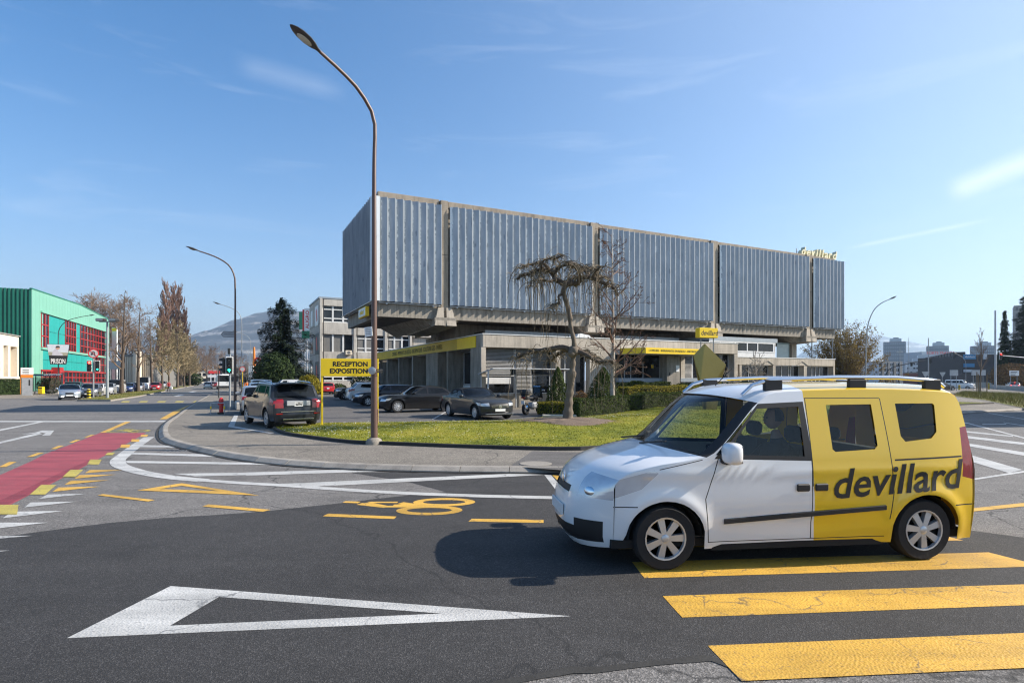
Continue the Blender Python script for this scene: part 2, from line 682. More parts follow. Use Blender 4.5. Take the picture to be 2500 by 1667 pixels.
def thin_glass(name, tint, refl=1.0):
 m, nt, b = new_mat(name)
 nt.nodes.remove(b)
 out = [x for x in nt.nodes if x.type == 'OUTPUT_MATERIAL'][0]
 tr = nt.nodes.new('ShaderNodeBsdfTransparent')
 tr.inputs['Color'].default_value = (*tint, 1)
 gl = nt.nodes.new('ShaderNodeBsdfGlossy')
 gl.inputs['Roughness'].default_value = 0.02
 fr = nt.nodes.new('ShaderNodeFresnel')
 fr.inputs['IOR'].default_value = 1.5
 k = math_node(nt, 'MULTIPLY', fr.outputs[0], refl, clamp=True)
 mx = nt.nodes.new('ShaderNodeMixShader')
 nt.links.new(k, mx.inputs[0])
 nt.links.new(tr.outputs[0], mx.inputs[1])
 nt.links.new(gl.outputs[0], mx.inputs[2])
 nt.links.new(mx.outputs[0], out.inputs['Surface'])
 return m


def dark_glass(name, col=(0.012, 0.014, 0.016), rough=0.03, wob=0.0, spec=0.5):
 m, nt, b = new_mat(name)
 b.inputs['Roughness'].default_value = rough
 b.inputs['Specular IOR Level'].default_value = spec
 co = coords(nt, 'Object')
 n = tex(nt, 'Noise', 0.8, co, Detail=2.0)
 c = ramp(nt, n.outputs['Fac'], [(0.35, tuple(x * 0.5 for x in col)), (0.7, tuple(x * 1.6 for x in col))])
 nt.links.new(c, b.inputs['Base Color'])
 if wob:
  add_bump(nt, b, n.outputs['Fac'], wob, 0.05)
 return m


def foliage(name, c_lo, c_hi, rough=0.75, transl=0.25):
 """Leaves: colour varies from leaf to leaf and from branch to branch."""
 m, nt, b = new_mat(name)
 b.inputs['Roughness'].default_value = rough
 b.inputs['Specular IOR Level'].default_value = 0.25
 ge = nt.nodes.new('ShaderNodeNewGeometry')
 co = coords(nt, 'Object')
 n = tex(nt, 'Noise', 1.6, co, Detail=3.0)
 f = math_node(nt, 'ADD', math_node(nt, 'MULTIPLY', ge.outputs['Random Per Island'], 0.6), math_node(nt, 'MULTIPLY', n.outputs['Fac'], 0.5))
 c = ramp(nt, f, [(0.15, c_lo), (0.85, c_hi)])
 nt.links.new(c, b.inputs['Base Color'])
 out = [x for x in nt.nodes if x.type == 'OUTPUT_MATERIAL'][0]
 t = nt.nodes.new('ShaderNodeBsdfTranslucent')
 nt.links.new(c, t.inputs['Color'])
 mx = nt.nodes.new('ShaderNodeMixShader')
 mx.inputs[0].default_value = transl
 nt.links.new(b.outputs[0], mx.inputs[1])
 nt.links.new(t.outputs[0], mx.inputs[2])
 nt.links.new(mx.outputs[0], out.inputs['Surface'])
 return m


MT = {}
MT['asph_old'] = asphalt('worn asphalt', (0.095, 0.090, 0.084), (0.235, 0.220, 0.205), 95.0, 1.45, scuff=0.15)
MT['asph_new'] = asphalt('newer asphalt', (0.029, 0.028, 0.0275), (0.060, 0.0575, 0.056), 120.0, 1.7, scuff=0.7, patch=0.20)
MT['asph_walk'] = asphalt('pavement asphalt', (0.12, 0.108, 0.090), (0.29, 0.258, 0.215), 70.0, 1.6)
MT['asph_park'] = asphalt('car park asphalt', (0.095, 0.088, 0.082), (0.165, 0.155, 0.145), 95.0, 1.2)
MT['red_lane'] = road_paint('red lane coating', (0.36, 0.062, 0.070), crack=0.3, wear=0.55, under=(0.13, 0.11, 0.10))
MT['red_strip'] = road_paint('red lane overlap', (0.27, 0.035, 0.042), crack=0.2, wear=0.3, under=(0.13, 0.11, 0.10))
MT['white_line'] = road_paint('white road paint', (0.55, 0.54, 0.51), wear=0.4)
MT['yellow_line'] = road_paint('yellow road paint', (0.70, 0.40, 0.055), comb=0.11, wear=0.35)
MT['lime_line'] = road_paint('faded yellow road paint', (0.52, 0.42, 0.075), wear=0.6, under=(0.14, 0.13, 0.11))
MT['kerb'] = concrete('kerb stone', (0.33, 0.30, 0.26), stain=0.3, rnd=0.22)
MT['edging'] = concrete('dark edging', (0.045, 0.043, 0.040), stain=0.3)
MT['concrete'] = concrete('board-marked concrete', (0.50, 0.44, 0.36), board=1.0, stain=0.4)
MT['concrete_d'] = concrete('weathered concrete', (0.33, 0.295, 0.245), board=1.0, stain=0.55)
MT['concrete_f'] = concrete('frame concrete', (.36, .305, .24), board=1.0, stain=0.45)
MT['concrete_p'] = concrete('pale concrete', (0.44, 0.41, 0.36), stain=0.3)
MT['black'] = pbr('black plastic', (0.012, 0.012, 0.013), 0.55)
MT['rubber'] = pbr('tyre rubber', (0.016, 0.016, 0.017), 0.85, bump=0.2)
MT['dark'] = pbr('dark void', (0.01, 0.01, 0.01), 0.9)
MT['chrome'] = pbr('chrome', (0.75, 0.75, 0.76), 0.12, 1.0, var=0.04)
MT['alloy'] = pbr('wheel alloy', (0.56, 0.57, 0.58), 0.32, 0.55, var=0.08)
MT['steel'] = pbr('galvanised steel', (0.40, 0.41, 0.42), 0.5, 0.5, var=0.15)
MT['grey_post'] = pbr('grey painted steel', (0.27, 0.29, 0.30), 0.5, 0.1)
MT['brown_post'] = pbr('brown painted steel', (0.105, 0.058, 0.042), 0.45, 0.0, var=0.18, scale=6, stretch=(3, 3, 0.4), spec=0.55)
MT['yellow_sign'] = pbr('yellow sign panel', (0.90, 0.61, 0.010), 0.45, var=0.05)
MT['yellow_fade'] = pbr('faded yellow sign', (0.62, 0.42, 0.02), 0.5, var=0.16, scale=0.6)
MT['ink'] = pbr('black lettering', (0.012, 0.011, 0.011), 0.6)
MT['ink_fade'] = pbr('faded lettering', (0.12, 0.095, 0.03), 0.7)
MT['white_p'] = pbr('white enamel', (0.78, 0.78, 0.76), 0.4, var=0.05)
MT['cream'] = pbr('cream render', (0.66, 0.58, 0.46), 0.85, var=0.07)
MT['red_p'] = pbr('red enamel', (0.58, 0.025, 0.025), 0.4, var=0.08)
MT['orange_p'] = pbr('orange enamel', (0.75, 0.22, 0.02), 0.45)
MT['green_p'] = pbr('green enamel', (0.02, 0.25, 0.13), 0.45)
MT['lens_r'] = pbr('red lamp lens', (0.27, 0.005, 0.007), 0.12, coat=1.0, var=0.2, scale=40)
MT['lens_c'] = pbr('clear lamp lens', (0.58, 0.60, 0.63), 0.10, 0.35, coat=1.0, var=0.10, scale=9)
MT['glass'] = dark_glass('window glass', (0.016, 0.018, 0.022))
MT['car_glass'] = dark_glass('tinted car glass', (0.008, 0.010, 0.012), wob=0.02, spec=0.30)
MT['clear'] = thin_glass('clear glass', (0.72, 0.77, 0.75))
_m = MT['lens_c']
_nt2 = _m.node_tree
_wv = _nt2.nodes.new('ShaderNodeTexWave')
_wv.inputs['Scale'].default_value = 22.0
_wv.bands_direction = 'DIAGONAL'
_nt2.links.new(coords(_nt2, 'Object'), _wv.inputs['Vector'])
add_bump(_nt2, _nt2.nodes['Principled BSDF'], _wv.outputs['Fac'], .04, .003)
MT['plate'] = pbr('number plate', (0.72, 0.72, 0.70), 0.5, var=0.03)

# ------------------------------------------------------------------ ground, roads, markings
PZ, LZ = 0.11, 0.16                         # pavement and lawn level


def flat(name, polys, z, mat, kind='structure', label=None, dz=0.0):
 mb = MB()
 for i, p in enumerate(polys):
  mb.poly([(q[0], q[1], z + dz * (i % 60)) for q in p])
 bm = bmesh.new()
 me = mb.mesh(name, mat)
 bm.from_mesh(me)
 bmesh.ops.triangulate(bm, faces=bm.faces[:])
 for fc in bm.faces:
  if fc.normal.z < 0:
   fc.normal_flip()
 bm.to_mesh(me)
 bm.free()
 o = link(name, me)
 tag(o, label, kind=kind)
 return o


def gp(pts, z=0.0):
 return [G(x, y, z) for x, y in pts]


def Z1(pts, z=0.0):                          # measured in the left foreground detail
 return [G(x / 3.36, 960 + y / 3.36, z) for x, y in pts]


def Z4(pts, z=0.0):                          # measured in the middle foreground detail
 return [G(600 + x / 2.94, 1050 + y / 2.94, z) for x, y in pts]


def Z2(pts, z=0.0):
 return [G(x / 1.68, 1250 + y / 1.68, z) for x, y in pts]


def Z3(pts, z=0.0):
 return [G(1200 + x / 1.809, 1250 + y / 1.809, z) for x, y in pts]


def Z8(pts, z=0.0):
 return [G(2340 + x / 6.53, 960 + y / 6.53, z) for x, y in pts]


BIG = 9000
g = flat('ground', [[(-BIG, -60), (BIG, -60), (BIG, BIG), (-BIG, BIG)]], 0.0, MT['asph_old'])
# newer asphalt laid across the junction
new_edge = gp([(-60, 1318), (138, 1293), (260, 1277), (400, 1264), (520, 1257), (661, 1247), (838, 1227), (991, 1210), (1086, 1200), (1000, 1176), (858, 1154)])
right_edge = gp([(1040, 1151), (1330, 1153), (1560, 1200), (2000, 1240), (2350, 1292), (2700, 1340)])
near = [(9.5, 6.0), (7.5, 4.6)] + gp([(2560, 1585), (2100, 1640), (1810, 1640), (1730, 1604), (1600, 1617), (1490, 1630), (1400, 1636), (1290, 1655), (1200, 1672)]) + [(-0.3, 3.1), (-2.5, 2.6), (-9, 2.2)]
rnd = random.Random(4)


def ragged(pts, amp, step):
 c = []
 for a, b in zip(pts, pts[1:]):
  n = max(1, int(((a[0] - b[0]) ** 2 + (a[1] - b[1]) ** 2) ** .5 / step))
  for k in range(n):
   t = k / n
   j = amp if c else 0
   c.append((a[0] + (b[0] - a[0]) * t + rnd.uniform(-j, j), a[1] + (b[1] - a[1]) * t + rnd.uniform(-j, j)))
 c.append(pts[-1])
 return c


flat('road_patch', [ragged(new_edge, 0.018, 0.35) + right_edge + ragged(near, 0.02, 0.18)], 0.004, MT['asph_new'])
# tar seam along the near edge of the newer asphalt
sm = ragged(near[3:12], 0.012, 0.1)
flat('road_seam', [[(x, y + 0.028 + rnd.uniform(0, .012)) for x, y in sm] + [(x, y - 0.03 - rnd.uniform(0, .02)) for x, y in sm[::-1]]], 0.0047, MT['edging'])

# red cycle lane
L = [(1200, 325), (900, 490), (600, 650), (250, 830), (0, 960), (-700, 1330)]
Lf = [(940, 325), (820, 325), (680, 380), (540, 435), (365, 500), (250, 560), (0, 670), (-700, 960)]
flat('cycle_lane', [Z1(L) + Z1(Lf[::-1])], 0.004, MT['red_lane'])
flat('cycle_lane_overlap', [Z1([(760, 560), (500, 690), (250, 820), (0, 945), (-300, 1100), (-300, 1040), (0, 878), (250, 765), (500, 650), (740, 545)])], 0.0056, MT['red_strip'])
dash = []
for a, b, w in [((780, 340), (690, 362), 9), ((665, 380), (565, 405), 11), ((525, 430), (415, 458), 13), ((362, 487), (218, 523), 15), ((137, 562), (-10, 606), 18)]:
 dash.append(Z1([a, (a[0] - w * 3.6, a[1] + w * .1), (b[0], b[1]), (b[0] + w * 3.2, b[1] - w * .1)]))
yl = []
for a, b, w in [((1215, 340), (1150, 357), 55), ((1145, 377), (1075, 398), 65), ((1070, 421), (985, 447), 75)]:
 yl.append(Z1([a, (a[0] - w, a[1]), b, (b[0] + w, b[1])]))
lime = []
for a, b, w in [((945, 487), (862, 508), 60), ((835, 545), (715, 586), 95), ((683, 629), (512, 689), 105), ((463, 753), (245, 833), 125), ((152, 917), (-10, 996), 150), ((-300, 1110), (-560, 1230), 170)]:
 lime.append(Z1([a, (a[0] - w, a[1]), b, (b[0] + w, b[1])]))
yl += dash
yl.append(Z1([(1075, 233), (1030, 233), (820, 323), (870, 323)]))
yl.append(Z1([(1590, 92), (1565, 92), (1420, 150), (1310, 212), (1365, 212), (1480, 150)]))
yl.append(gp([(505, 975), (498, 975), (478, 984), (488, 984)]))
# shark teeth
for t in [[(735, 630), (1000, 630), (697, 656)], [(650, 672), (952, 667), (612, 701)], [(580, 717), (892, 713), (530, 751)], [(480, 773), (817, 766), (430, 809)]]:
 yl.append(Z1(t))
wh = []
for t in [[(390, 831), (705, 825), (318, 867)], [(250, 896), (625, 889), (200, 937)], [(100, 971), (515, 966), (20, 1026)], [(-60, 1062), (402, 1061), (-150, 1124)], [(-250, 1172), (267, 1169), (-360, 1222)], [(-450, 1296), (80, 1291), (-580, 1350)]]:
 wh.append(Z1(t))
# cycle dashes
for q in [[(845, 828), (1270, 876), (1215, 888), (800, 838)], [(1710, 912), (2220, 957), (2155, 973), (1660, 929)]]:
 yl.append(Z1(q))
for q in [[(592, 600), (1083, 621), (1065, 639), (552, 619)], [(1622, 637), (2138, 645), (2138, 667), (1598, 657)], [(2700, 640), (3250, 628), (3250, 652), (2700, 664)]]:
 yl.append(Z4(q))


def ring(out, inn):
 """closed outline with a hole, as quads."""
 n = len(out)
 return [[out[i], out[(i + 1) % n], inn[(i + 1) % n], inn[i]] for i in range(n)]


yl += ring(Z1([(1125, 797), (1490, 738), (2125, 839)]), Z1([(1310, 786), (1488, 759), (1800, 803)]))
big_tri = ring(Z2([(275, 518), (700, 304), (2342, 428)]), Z2([(698, 467), (898, 349), (1812, 417)]))


def ellipse_ring(c, rx, ry, w, n=28, ang=0):
 o = []
 for k in range(n):
  q = []
  for (a, s) in ((k, 0), (k + 1, 0), (k + 1, w), (k, w)):
   t = 2 * math.pi * a / n
   x, y = (rx - s) * math.cos(t), (ry - s) * math.sin(t)
   q.append((c[0] + x * math.cos(ang) - y * math.sin(ang), c[1] + x * math.sin(ang) + y * math.cos(ang)))
  o.append(q)
 return o


def bar(a, b, w):
 d = Vector((b[0] - a[0], b[1] - a[1]))
 n = Vector((-d.y, d.x)).normalized() * w / 2
 return [(a[0] + n.x, a[1] + n.y), (b[0] + n.x, b[1] + n.y), (b[0] - n.x, b[1] - n.y), (a[0] - n.x, a[1] - n.y)]


# painted bicycle, wheels towards the right
c1 = Z4([(1425, 517)])[0]
c2 = Z4([(1318, 576)])[0]
for c in (c1, c2):
 yl += ellipse_ring(c, 0.47, 0.30, 0.15)
for a, b, w in [((705, 516), (815, 520), .11), ((880, 519), (1090, 519), .09), ((815, 530), (1010, 552), .13), ((1000, 550), (1440, 546), .11), ((870, 522), (1000, 548), .10), ((1110, 524), (1290, 548), .14), ((1060, 540), (1240, 540), .10)]:
 p, q = Z4([a, b])
 yl.append(bar(p, q, w))
# the far bicycle in the red lane head
for c in ((965, 310), (1140, 310)):
 lime += ellipse_ring(Z1([c])[0], 0.36, 0.50, 0.12, ang=0.45)
for a, b, w in [((965, 310), (1040, 297), .1), ((1040, 297), (1140, 310), .1), ((1020, 293), (1100, 293), .1), ((1090, 325), (1130, 322), .1)]:
 p, q = Z1([a, b])
 lime.append(bar(p, q, w))
# white hatched area by the kerb
cv = [Z1([p])[0] for p in [(1222, 360), (1100, 442), (1010, 512), (966, 552), (985, 592), (1080, 627), (1200, 657), (1420, 692), (1700, 717), (2000, 737), (2352, 757)]] + [Z4([p])[0] for p in [(500, 413), (1000, 445), (1600, 470), (2262, 486)]]
cc = catmull(cv, 0.35)
wl_ = []
for i in range(len(cc) - 1):
 a, b = cc[i], cc[i + 1]
 na = (cc[min(i + 1, len(cc) - 1)] - cc[max(i - 1, 0)])
 nb = (cc[min(i + 2, len(cc) - 1)] - cc[i])
 na = Vector((-na.y, na.x)).normalized()
 nb = Vector((-nb.y, nb.x)).normalized()
 wa = 0.30 if i < 30 else 0.22
 wl_.append([(a.x + na.x * wa / 2, a.y + na.y * wa / 2), (b.x + nb.x * wa / 2, b.y + nb.y * wa / 2), (b.x - nb.x * wa / 2, b.y - nb.y * wa / 2), (a.x - na.x * wa / 2, a.y - na.y * wa / 2)])
wh += wl_
wh.append(Z1([(1165, 425), (1420, 430), (1490, 446), (1150, 442)]))
wh.append(Z1([(1085, 487), (1660, 500), (1920, 528), (1070, 500)]))
wh.append(Z1([(1018, 554), (2352, 573), (2352, 590), (1050, 572)]))
wh.append(Z1([(1425, 660), (2016, 651), (2016, 672), (1600, 682)]))
wh.append(Z4([(0, 304), (900, 277), (1260, 287), (0, 327)]))
wh.append(Z4([(240, 386), (1900, 313), (2150, 320), (520, 404)]))
wh.append(Z4([(2142, 320), (2190, 320), (2330, 488), (2262, 478)]))
yl.append(Z4([(2196, 320), (2290, 330), (2330, 450)]))
# left approach: stop line, lanes, arrow
wh.append(Z1([(-900, 226), (1362, 226), (1355, 236), (-900, 236)]))
wh.append(Z1([(375, 232), (330, 232), (0, 296), (-700, 440), (-700, 465), (0, 308)]))
wh.append(Z1([(-600, 556), (0, 398), (320, 322), (345, 334), (0, 412), (-600, 575)]))
wh.append(Z1([(150, 343), (300, 318), (345, 305), (445, 305), (412, 345), (345, 347), (375, 326), (330, 322)]))
# right hatch
for q in [[(130, 965), (1020, 1220), (805, 1272), (40, 1040)], [(-60, 765), (1200, 965), (1200, 1022), (-60, 805)], [(-60, 652), (1200, 808), (1200, 846), (-60, 690)], [(-60, 583), (870, 678), (870, 694), (-60, 607)], [(60, 462), (150, 470), (1200, 742), (1200, 762), (150, 485), (60, 476)], [(-60, 1402), (60, 1387), (1200, 1212), (1200, 1240), (60, 1412), (-60, 1428)],
          [(720, 464), (1200, 530), (1200, 540), (720, 470)], [(480, 312), (1200, 436), (1200, 442), (480, 318)], [(380, 492), (760, 486), (760, 494), (380, 500)]]:
 wh.append(Z8(q))
yl.append(gp([(2365, 1242), (2620, 1215), (2620, 1224), (2365, 1250)]))
# zebra crossing: five yellow bars
a0 = Vector(Z3([(675, 293)])[0])
a1 = Vector(Z3([(835, 468)])[0])
a2 = Vector(Z3([(1105, 748)])[0])
b0 = Vector(Z3([(620, 222)])[0])
b1 = Vector(Z3([(750, 373)])[0])
b2 = Vector(Z3([(955, 592)])[0])
er = Vector(Z3([(2192, 178)])[0])
dirx = (Vector(Z3([(2352, 243)])[0]) - a0).normalized()
zeb = []
Ls = (er - b0).length
pitch = (b2 - b0) / 2
for k in (-1, 0, 1, 2, 3):
 bb = b0 + pitch * k
 w = (a0 - b0) if k < 1 else ((a1 - b1) if k == 1 else (a2 - b2))
 zeb.append([tuple(bb), tuple(bb + w), tuple(bb + w + dirx * (Ls + w.length * .3)), tuple(bb + dirx * Ls)])
yl += zeb
# far lane marks in the side street
for q in [[(470, 955), (482, 955), (470, 958), (458, 958)], [(500, 948), (508, 948), (500, 950), (492, 950)], [(440, 963), (452, 963), (436, 967), (424, 967)]]:
 wh.append(gp(q))
for k in range(5):
 lime.append(gp([(300 + 44 * k, 979), (318 + 44 * k, 979), (314 + 44 * k, 982), (294 + 44 * k, 982)]))
flat('road_marking', wh, 0.0052, MT['white_line'], dz=1.2e-5)
flat('road_marking', big_tri, 0.0055, MT['white_line'])
flat('road_marking', yl, 0.0062, MT['yellow_line'], dz=1.2e-5)
flat('road_marking', lime, 0.0092, MT['lime_line'], dz=1.2e-5)
# sawn joints and the drain
gr = thing('drain_grate', 'small dark drain grate in the gutter below the curved kerb', 'drain', (*Z1([(1530, 468)])[0], 0.006), R(8))
MB().box(-.48, -.16, 0, .48, .16, .006).build('grate_frame', MT['steel'], gr)
for k in range(9):
 MB().box(-.44 + k * .1, -.13, .006, -.38 + k * .1, .13, .012).build('slot', MT['dark'], gr)

# pavement with its kerb
K = gp([(532, 950), (505, 967), (478, 982), (448, 1001), (425, 1018), (402, 1033), (390, 1046), (386, 1062), (394, 1078), (420, 1088), (470, 1101), (540, 1116), (620, 1129), (744, 1141), (903, 1149), (1063, 1153), (1222, 1155), (1371, 1156)])
K = [(K[0][0] - 0.442 * 150, K[0][1] + 0.897 * 150)] + K + [(3.2, 11.9), (6.0, 13.0), (9.2, 15.3), (12.4, 18.8), (16.0, 23.5), (21.0, 29.0), (32.0, 36.2), (60.0, 50.0), (110, 75)]
KC = catmull(K, 1.0)
KN = []
for i in range(len(KC)):
 t = KC[min(i + 1, len(KC) - 1)] - KC[max(i - 1, 0)]
 KN.append(Vector((-t.y, t.x)).normalized())       # towards the inside
flat_in = [KC[i] + KN[i] * 0.26 for i in range(len(KC))]
back = [(110, 180), (-60, 180)]
pav = flat('pavement', [[(p.x, p.y) for p in flat_in] + back], PZ - 0.012, MT['asph_walk'])
for i in range(len(KC) - 1):
 a, b = KC[i], KC[i + 1]
 na, nb = KN[i], KN[i + 1]
 m = (a + b) / 2
 if m.y > 70 or m.x > 40:
  continue
 t = (b - a)
 g_ = 0.006 / max(t.length, .1)
 mb = MB()
 jz = rnd.uniform(-.004, .004)
 jo = rnd.uniform(-.006, .006)
 pr = [(jo, -0.02), (jo + .015, 0.030), (0.13 + jo, PZ - .008 + jz), (0.17, PZ + jz), (0.29, PZ + jz), (0.29, -0.02)]
 for e, n in ((a + t * g_, na), (b - t * g_, nb)):
  for d, z in pr:
   q = e + n * d
   mb.v.append((q.x, q.y, z))
 k = len(pr)
 for j in range(k):
  mb.face((j, (j + 1) % k, k + (j + 1) % k, k + j))
 mb.face(range(k)[::-1])
 mb.face(range(k, 2 * k))
 mb.build('kerb_stone', MT['kerb'], pav)
# dark gutter joint at the foot of the kerb
gut = []
for i in range(len(KC) - 1):
 if KC[i].y > 60 or KC[i].x > 30:
  continue
 gut.append([(KC[i] - KN[i] * .07)[:2], (KC[i + 1] - KN[i + 1] * .07)[:2], (KC[i + 1] + KN[i + 1] * .02)[:2], (KC[i] + KN[i] * .02)[:2]])
flat('gutter', gut, 0.015, MT['edging'])
# car park: smoother asphalt on the same level, with its bay lines
park = gp([(600, 1024), (640, 1040), (672, 1046), (700, 1040), (790, 1034), (985, 1032), (1100, 1030), (1260, 1026), (1330, 1018)], PZ) + [(3.4, 33.0), (-1.0, 35.6), (-14.0, 62.0), (-40, 125), (-56, 125), (-14.6, 29.5)]
flat('car_park', [park], PZ - 0.006, MT['asph_park'])
flat('parking_line', [gp([(556, 1042), (572, 1013), (582, 1013), (572, 1040), (672, 1058), (660, 1058)], PZ), gp([(872, 1032), (897, 1038), (890, 1039), (868, 1033)], PZ), gp([(1090, 1003), (1094, 1003), (1060, 1023), (1054, 1023)], PZ)], PZ + 0.002, MT['white_line'])
flat('pavement_patch', [gp([(1245, 1137), (1300, 1100), (1500, 1106), (1700, 1110), (1700, 1140), (1420, 1150)], PZ)], PZ - 0.006, MT['asph_park'])
mh = thing('manhole_cover', 'round concrete manhole cover in the smooth pavement patch', 'manhole', (*G(1308, 1131, PZ), PZ - .004))
MB().lathe([(0.34, 0), (0.34, .008), (.30, .008)], 24).build('cover', MT['kerb'], mh)
flat('base_court', [[(-2.2, 36.3), (24, 49), (45, 61), (60, 70), (60, 110), (-30, 110), (-12.5, 58)]], PZ - .004, MT['asph_park'])

# lawn with its black edging
LE = gp([(669, 1047), (691, 1058), (744, 1067), (850, 1080), (957, 1085), (1169, 1093), (1400, 1098)], PZ) + [(3.2, 15.4), (5.6, 16.4), (8.2, 18.6), (11.0, 22.2), (14.6, 27.0), (19.5, 32.6), (27, 38.0), (36.0, 43.5)]
LB = [(34.0, 46.2), (20, 41.5), (10.0, 36.6), (3.6, 34.0), (2.0, 31.2)] + gp([(1345, 1016), (1262, 1027), (1095, 1030), (982, 1032), (786, 1035), (690, 1040)], PZ)
LEc = catmull(LE, 0.6)
LBc = catmull(LB, 0.8)
LAWN = [(p.x, p.y) for p in LEc] + [(p.x, p.y) for p in LBc]


def inside(p, poly):
 c = False
 j = len(poly) - 1
 for i in range(len(poly)):
  xi, yi = poly[i]
  xj, yj = poly[j]
  if (yi > p[1]) != (yj > p[1]) and p[0] < (xj - xi) * (p[1] - yi) / (yj - yi + 1e-12) + xi:
   c = not c
  j = i
 return c


def edge_dist(p, poly):
 best = 1e9
 for i in range(len(poly)):
  ax, ay = poly[i - 1]
  bx, by = poly[i]
  dx, dy = bx - ax, by - ay
  t = max(0, min(1, ((p[0] - ax) * dx + (p[1] - ay) * dy) / (dx * dx + dy * dy + 1e-9)))
  best = min(best, (ax + dx * t - p[0]) ** 2 + (ay + dy * t - p[1]) ** 2)
 return best ** .5


def lawn_z(x, y):
 d = edge_dist((x, y), LAWN)
 t = min(1, d / 7.0)
 return LZ + 0.34 * t * t * (3 - 2 * t) + 0.012 * math.sin(x * 2.1 + y) * min(1, d)


def grid_poly(poly, step):
 bm = bmesh.new()
 bm.faces.new([bm.verts.new((x, y, 0)) for x, y in poly])
 xs = [p[0] for p in poly]
 ys = [p[1] for p in poly]
 for ax, lo, hi in ((0, min(xs), max(xs)), (1, min(ys), max(ys))):
  q = lo + step
  while q < hi:
   co = (q, 0, 0) if ax == 0 else (0, q, 0)
   no = (1, 0, 0) if ax == 0 else (0, 1, 0)
   bmesh.ops.bisect_plane(bm, geom=bm.faces[:] + bm.edges[:] + bm.verts[:], plane_co=co, plane_no=no)
   q += step
 return bm


def grass_mat(name, cols):
 m, nt, b = new_mat(name)
 b.inputs['Roughness'].default_value = 0.8
 b.inputs['Specular IOR Level'].default_value = 0.2
 co = coords(nt, 'Object')
 n1 = tex(nt, 'Noise', 0.55, co, Detail=4.0)
 n2 = tex(nt, 'Noise', 3.5, co, Detail=6.0, Roughness=0.7)
 ge = nt.nodes.new('ShaderNodeNewGeometry')
 f = math_node(nt, 'ADD', math_node(nt, 'MULTIPLY', n1.outputs['Fac'], 0.55), math_node(nt, 'MULTIPLY', n2.outputs['Fac'], 0.45))
 f = math_node(nt, 'ADD', f, math_node(nt, 'MULTIPLY', math_node(nt, 'SUBTRACT', ge.outputs['Random Per Island'], 0.5), 0.22))
 c = ramp(nt, f, [(0.32, cols[0]), (0.45, cols[1]), (0.58, cols[2]), (0.70, cols[3])])
 nt.links.new(c, b.inputs['Base Color'])
 add_bump(nt, b, n2.outputs['Fac'], 0.4, 0.05)
 return m


MT['grass'] = grass_mat('lawn grass', [(0.09, 0.115, 0.010), (0.20, 0.205, 0.018), (0.31, 0.275, 0.032), (0.37, 0.29, 0.085)])
MT['rough_grass'] = grass_mat('rough verge grass', [(0.06, 0.085, 0.012), (0.13, 0.15, 0.018), (0.19, 0.155, 0.05), (0.21, 0.14, 0.09)])
bm = grid_poly(LAWN, 0.6)
for v in bm.verts:
 v.co.z = lawn_z(v.co.x, v.co.y)
me = bpy.data.meshes.new('lawn')
bm.to_mesh(me)
bm.free()
me.polygons.foreach_set('use_smooth', [True] * len(me.polygons))
me.materials.append(MT['grass'])
tag(link('lawn', me), kind='structure')
ed = MB()
loop = LEc + [LBc[-1] * 1.0]
for i in range(len(LEc) - 1):
 a, b = LEc[i], LEc[i + 1]
 t = (LEc[min(i + 1, len(LEc) - 1)] - LEc[max(i - 1, 0)])
 na = Vector((-t.y, t.x)).normalized()
 t2 = (LEc[min(i + 2, len(LEc) - 1)] - LEc[i])
 nb = Vector((-t2.y, t2.x)).normalized()
 pr = [(-.05, PZ - .02), (-.04, LZ + .028), (0.04, LZ + .032), (0.05, PZ - .02)]
 n = len(ed.v)
 for e, nn in ((a, na), (b, nb)):
  for d, z in pr:
   q = e + nn * d
   ed.v.append((q.x, q.y, z))
 for j in range(3):
  ed.face((n + j, n + j + 1, n + 4 + j + 1, n + 4 + j))
o = ed.build('lawn_edging', MT['edging'])
tag(o, kind='structure')


def blades(poly, n, zf, h0, h1, seed, dense=None):
 r = random.Random(seed)
 xs = [p[0] for p in poly]
 ys = [p[1] for p in poly]
 x0, x1, y0, y1 = min(xs), max(xs), min(ys), max(ys)
 v, f = [], []
 k = 0
 tries = 0
 while k < n and tries < n * 12:
  tries += 1
  x, y = r.uniform(x0, x1), r.uniform(y0, y1)
  if y > 30 and r.random() < 0.6:
   continue
  if not inside((x, y), poly):
   continue
  z = zf(x, y)
  a = r.uniform(0, 6.283)
  w = r.uniform(.006, .016)
  h = r.uniform(h0, h1)
  dx, dy = math.cos(a) * w, math.sin(a) * w
  lx, ly = r.uniform(-.6, .6) * h, r.uniform(-.6, .6) * h
  i = len(v)
  v += [(x - dx, y - dy, z - .005), (x + dx, y + dy, z - .005), (x + lx, y + ly, z + h)]
  f.append((i, i + 1, i + 2))
  k += 1
 return v, f


zc = {}


def lz_fast(x, y):
 k = (round(x * 2.5), round(y * 2.5))
 if k not in zc:
  zc[k] = lawn_z(k[0] / 2.5, k[1] / 2.5)
 return zc[k]


v, f = blades(LAWN, 90000, lz_fast, .012, .040, 2)
me = bpy.data.meshes.new('grass')
me.from_pydata(v, [], f)
me.materials.append(MT['grass'])
tag(link('grass', me), kind='stuff')
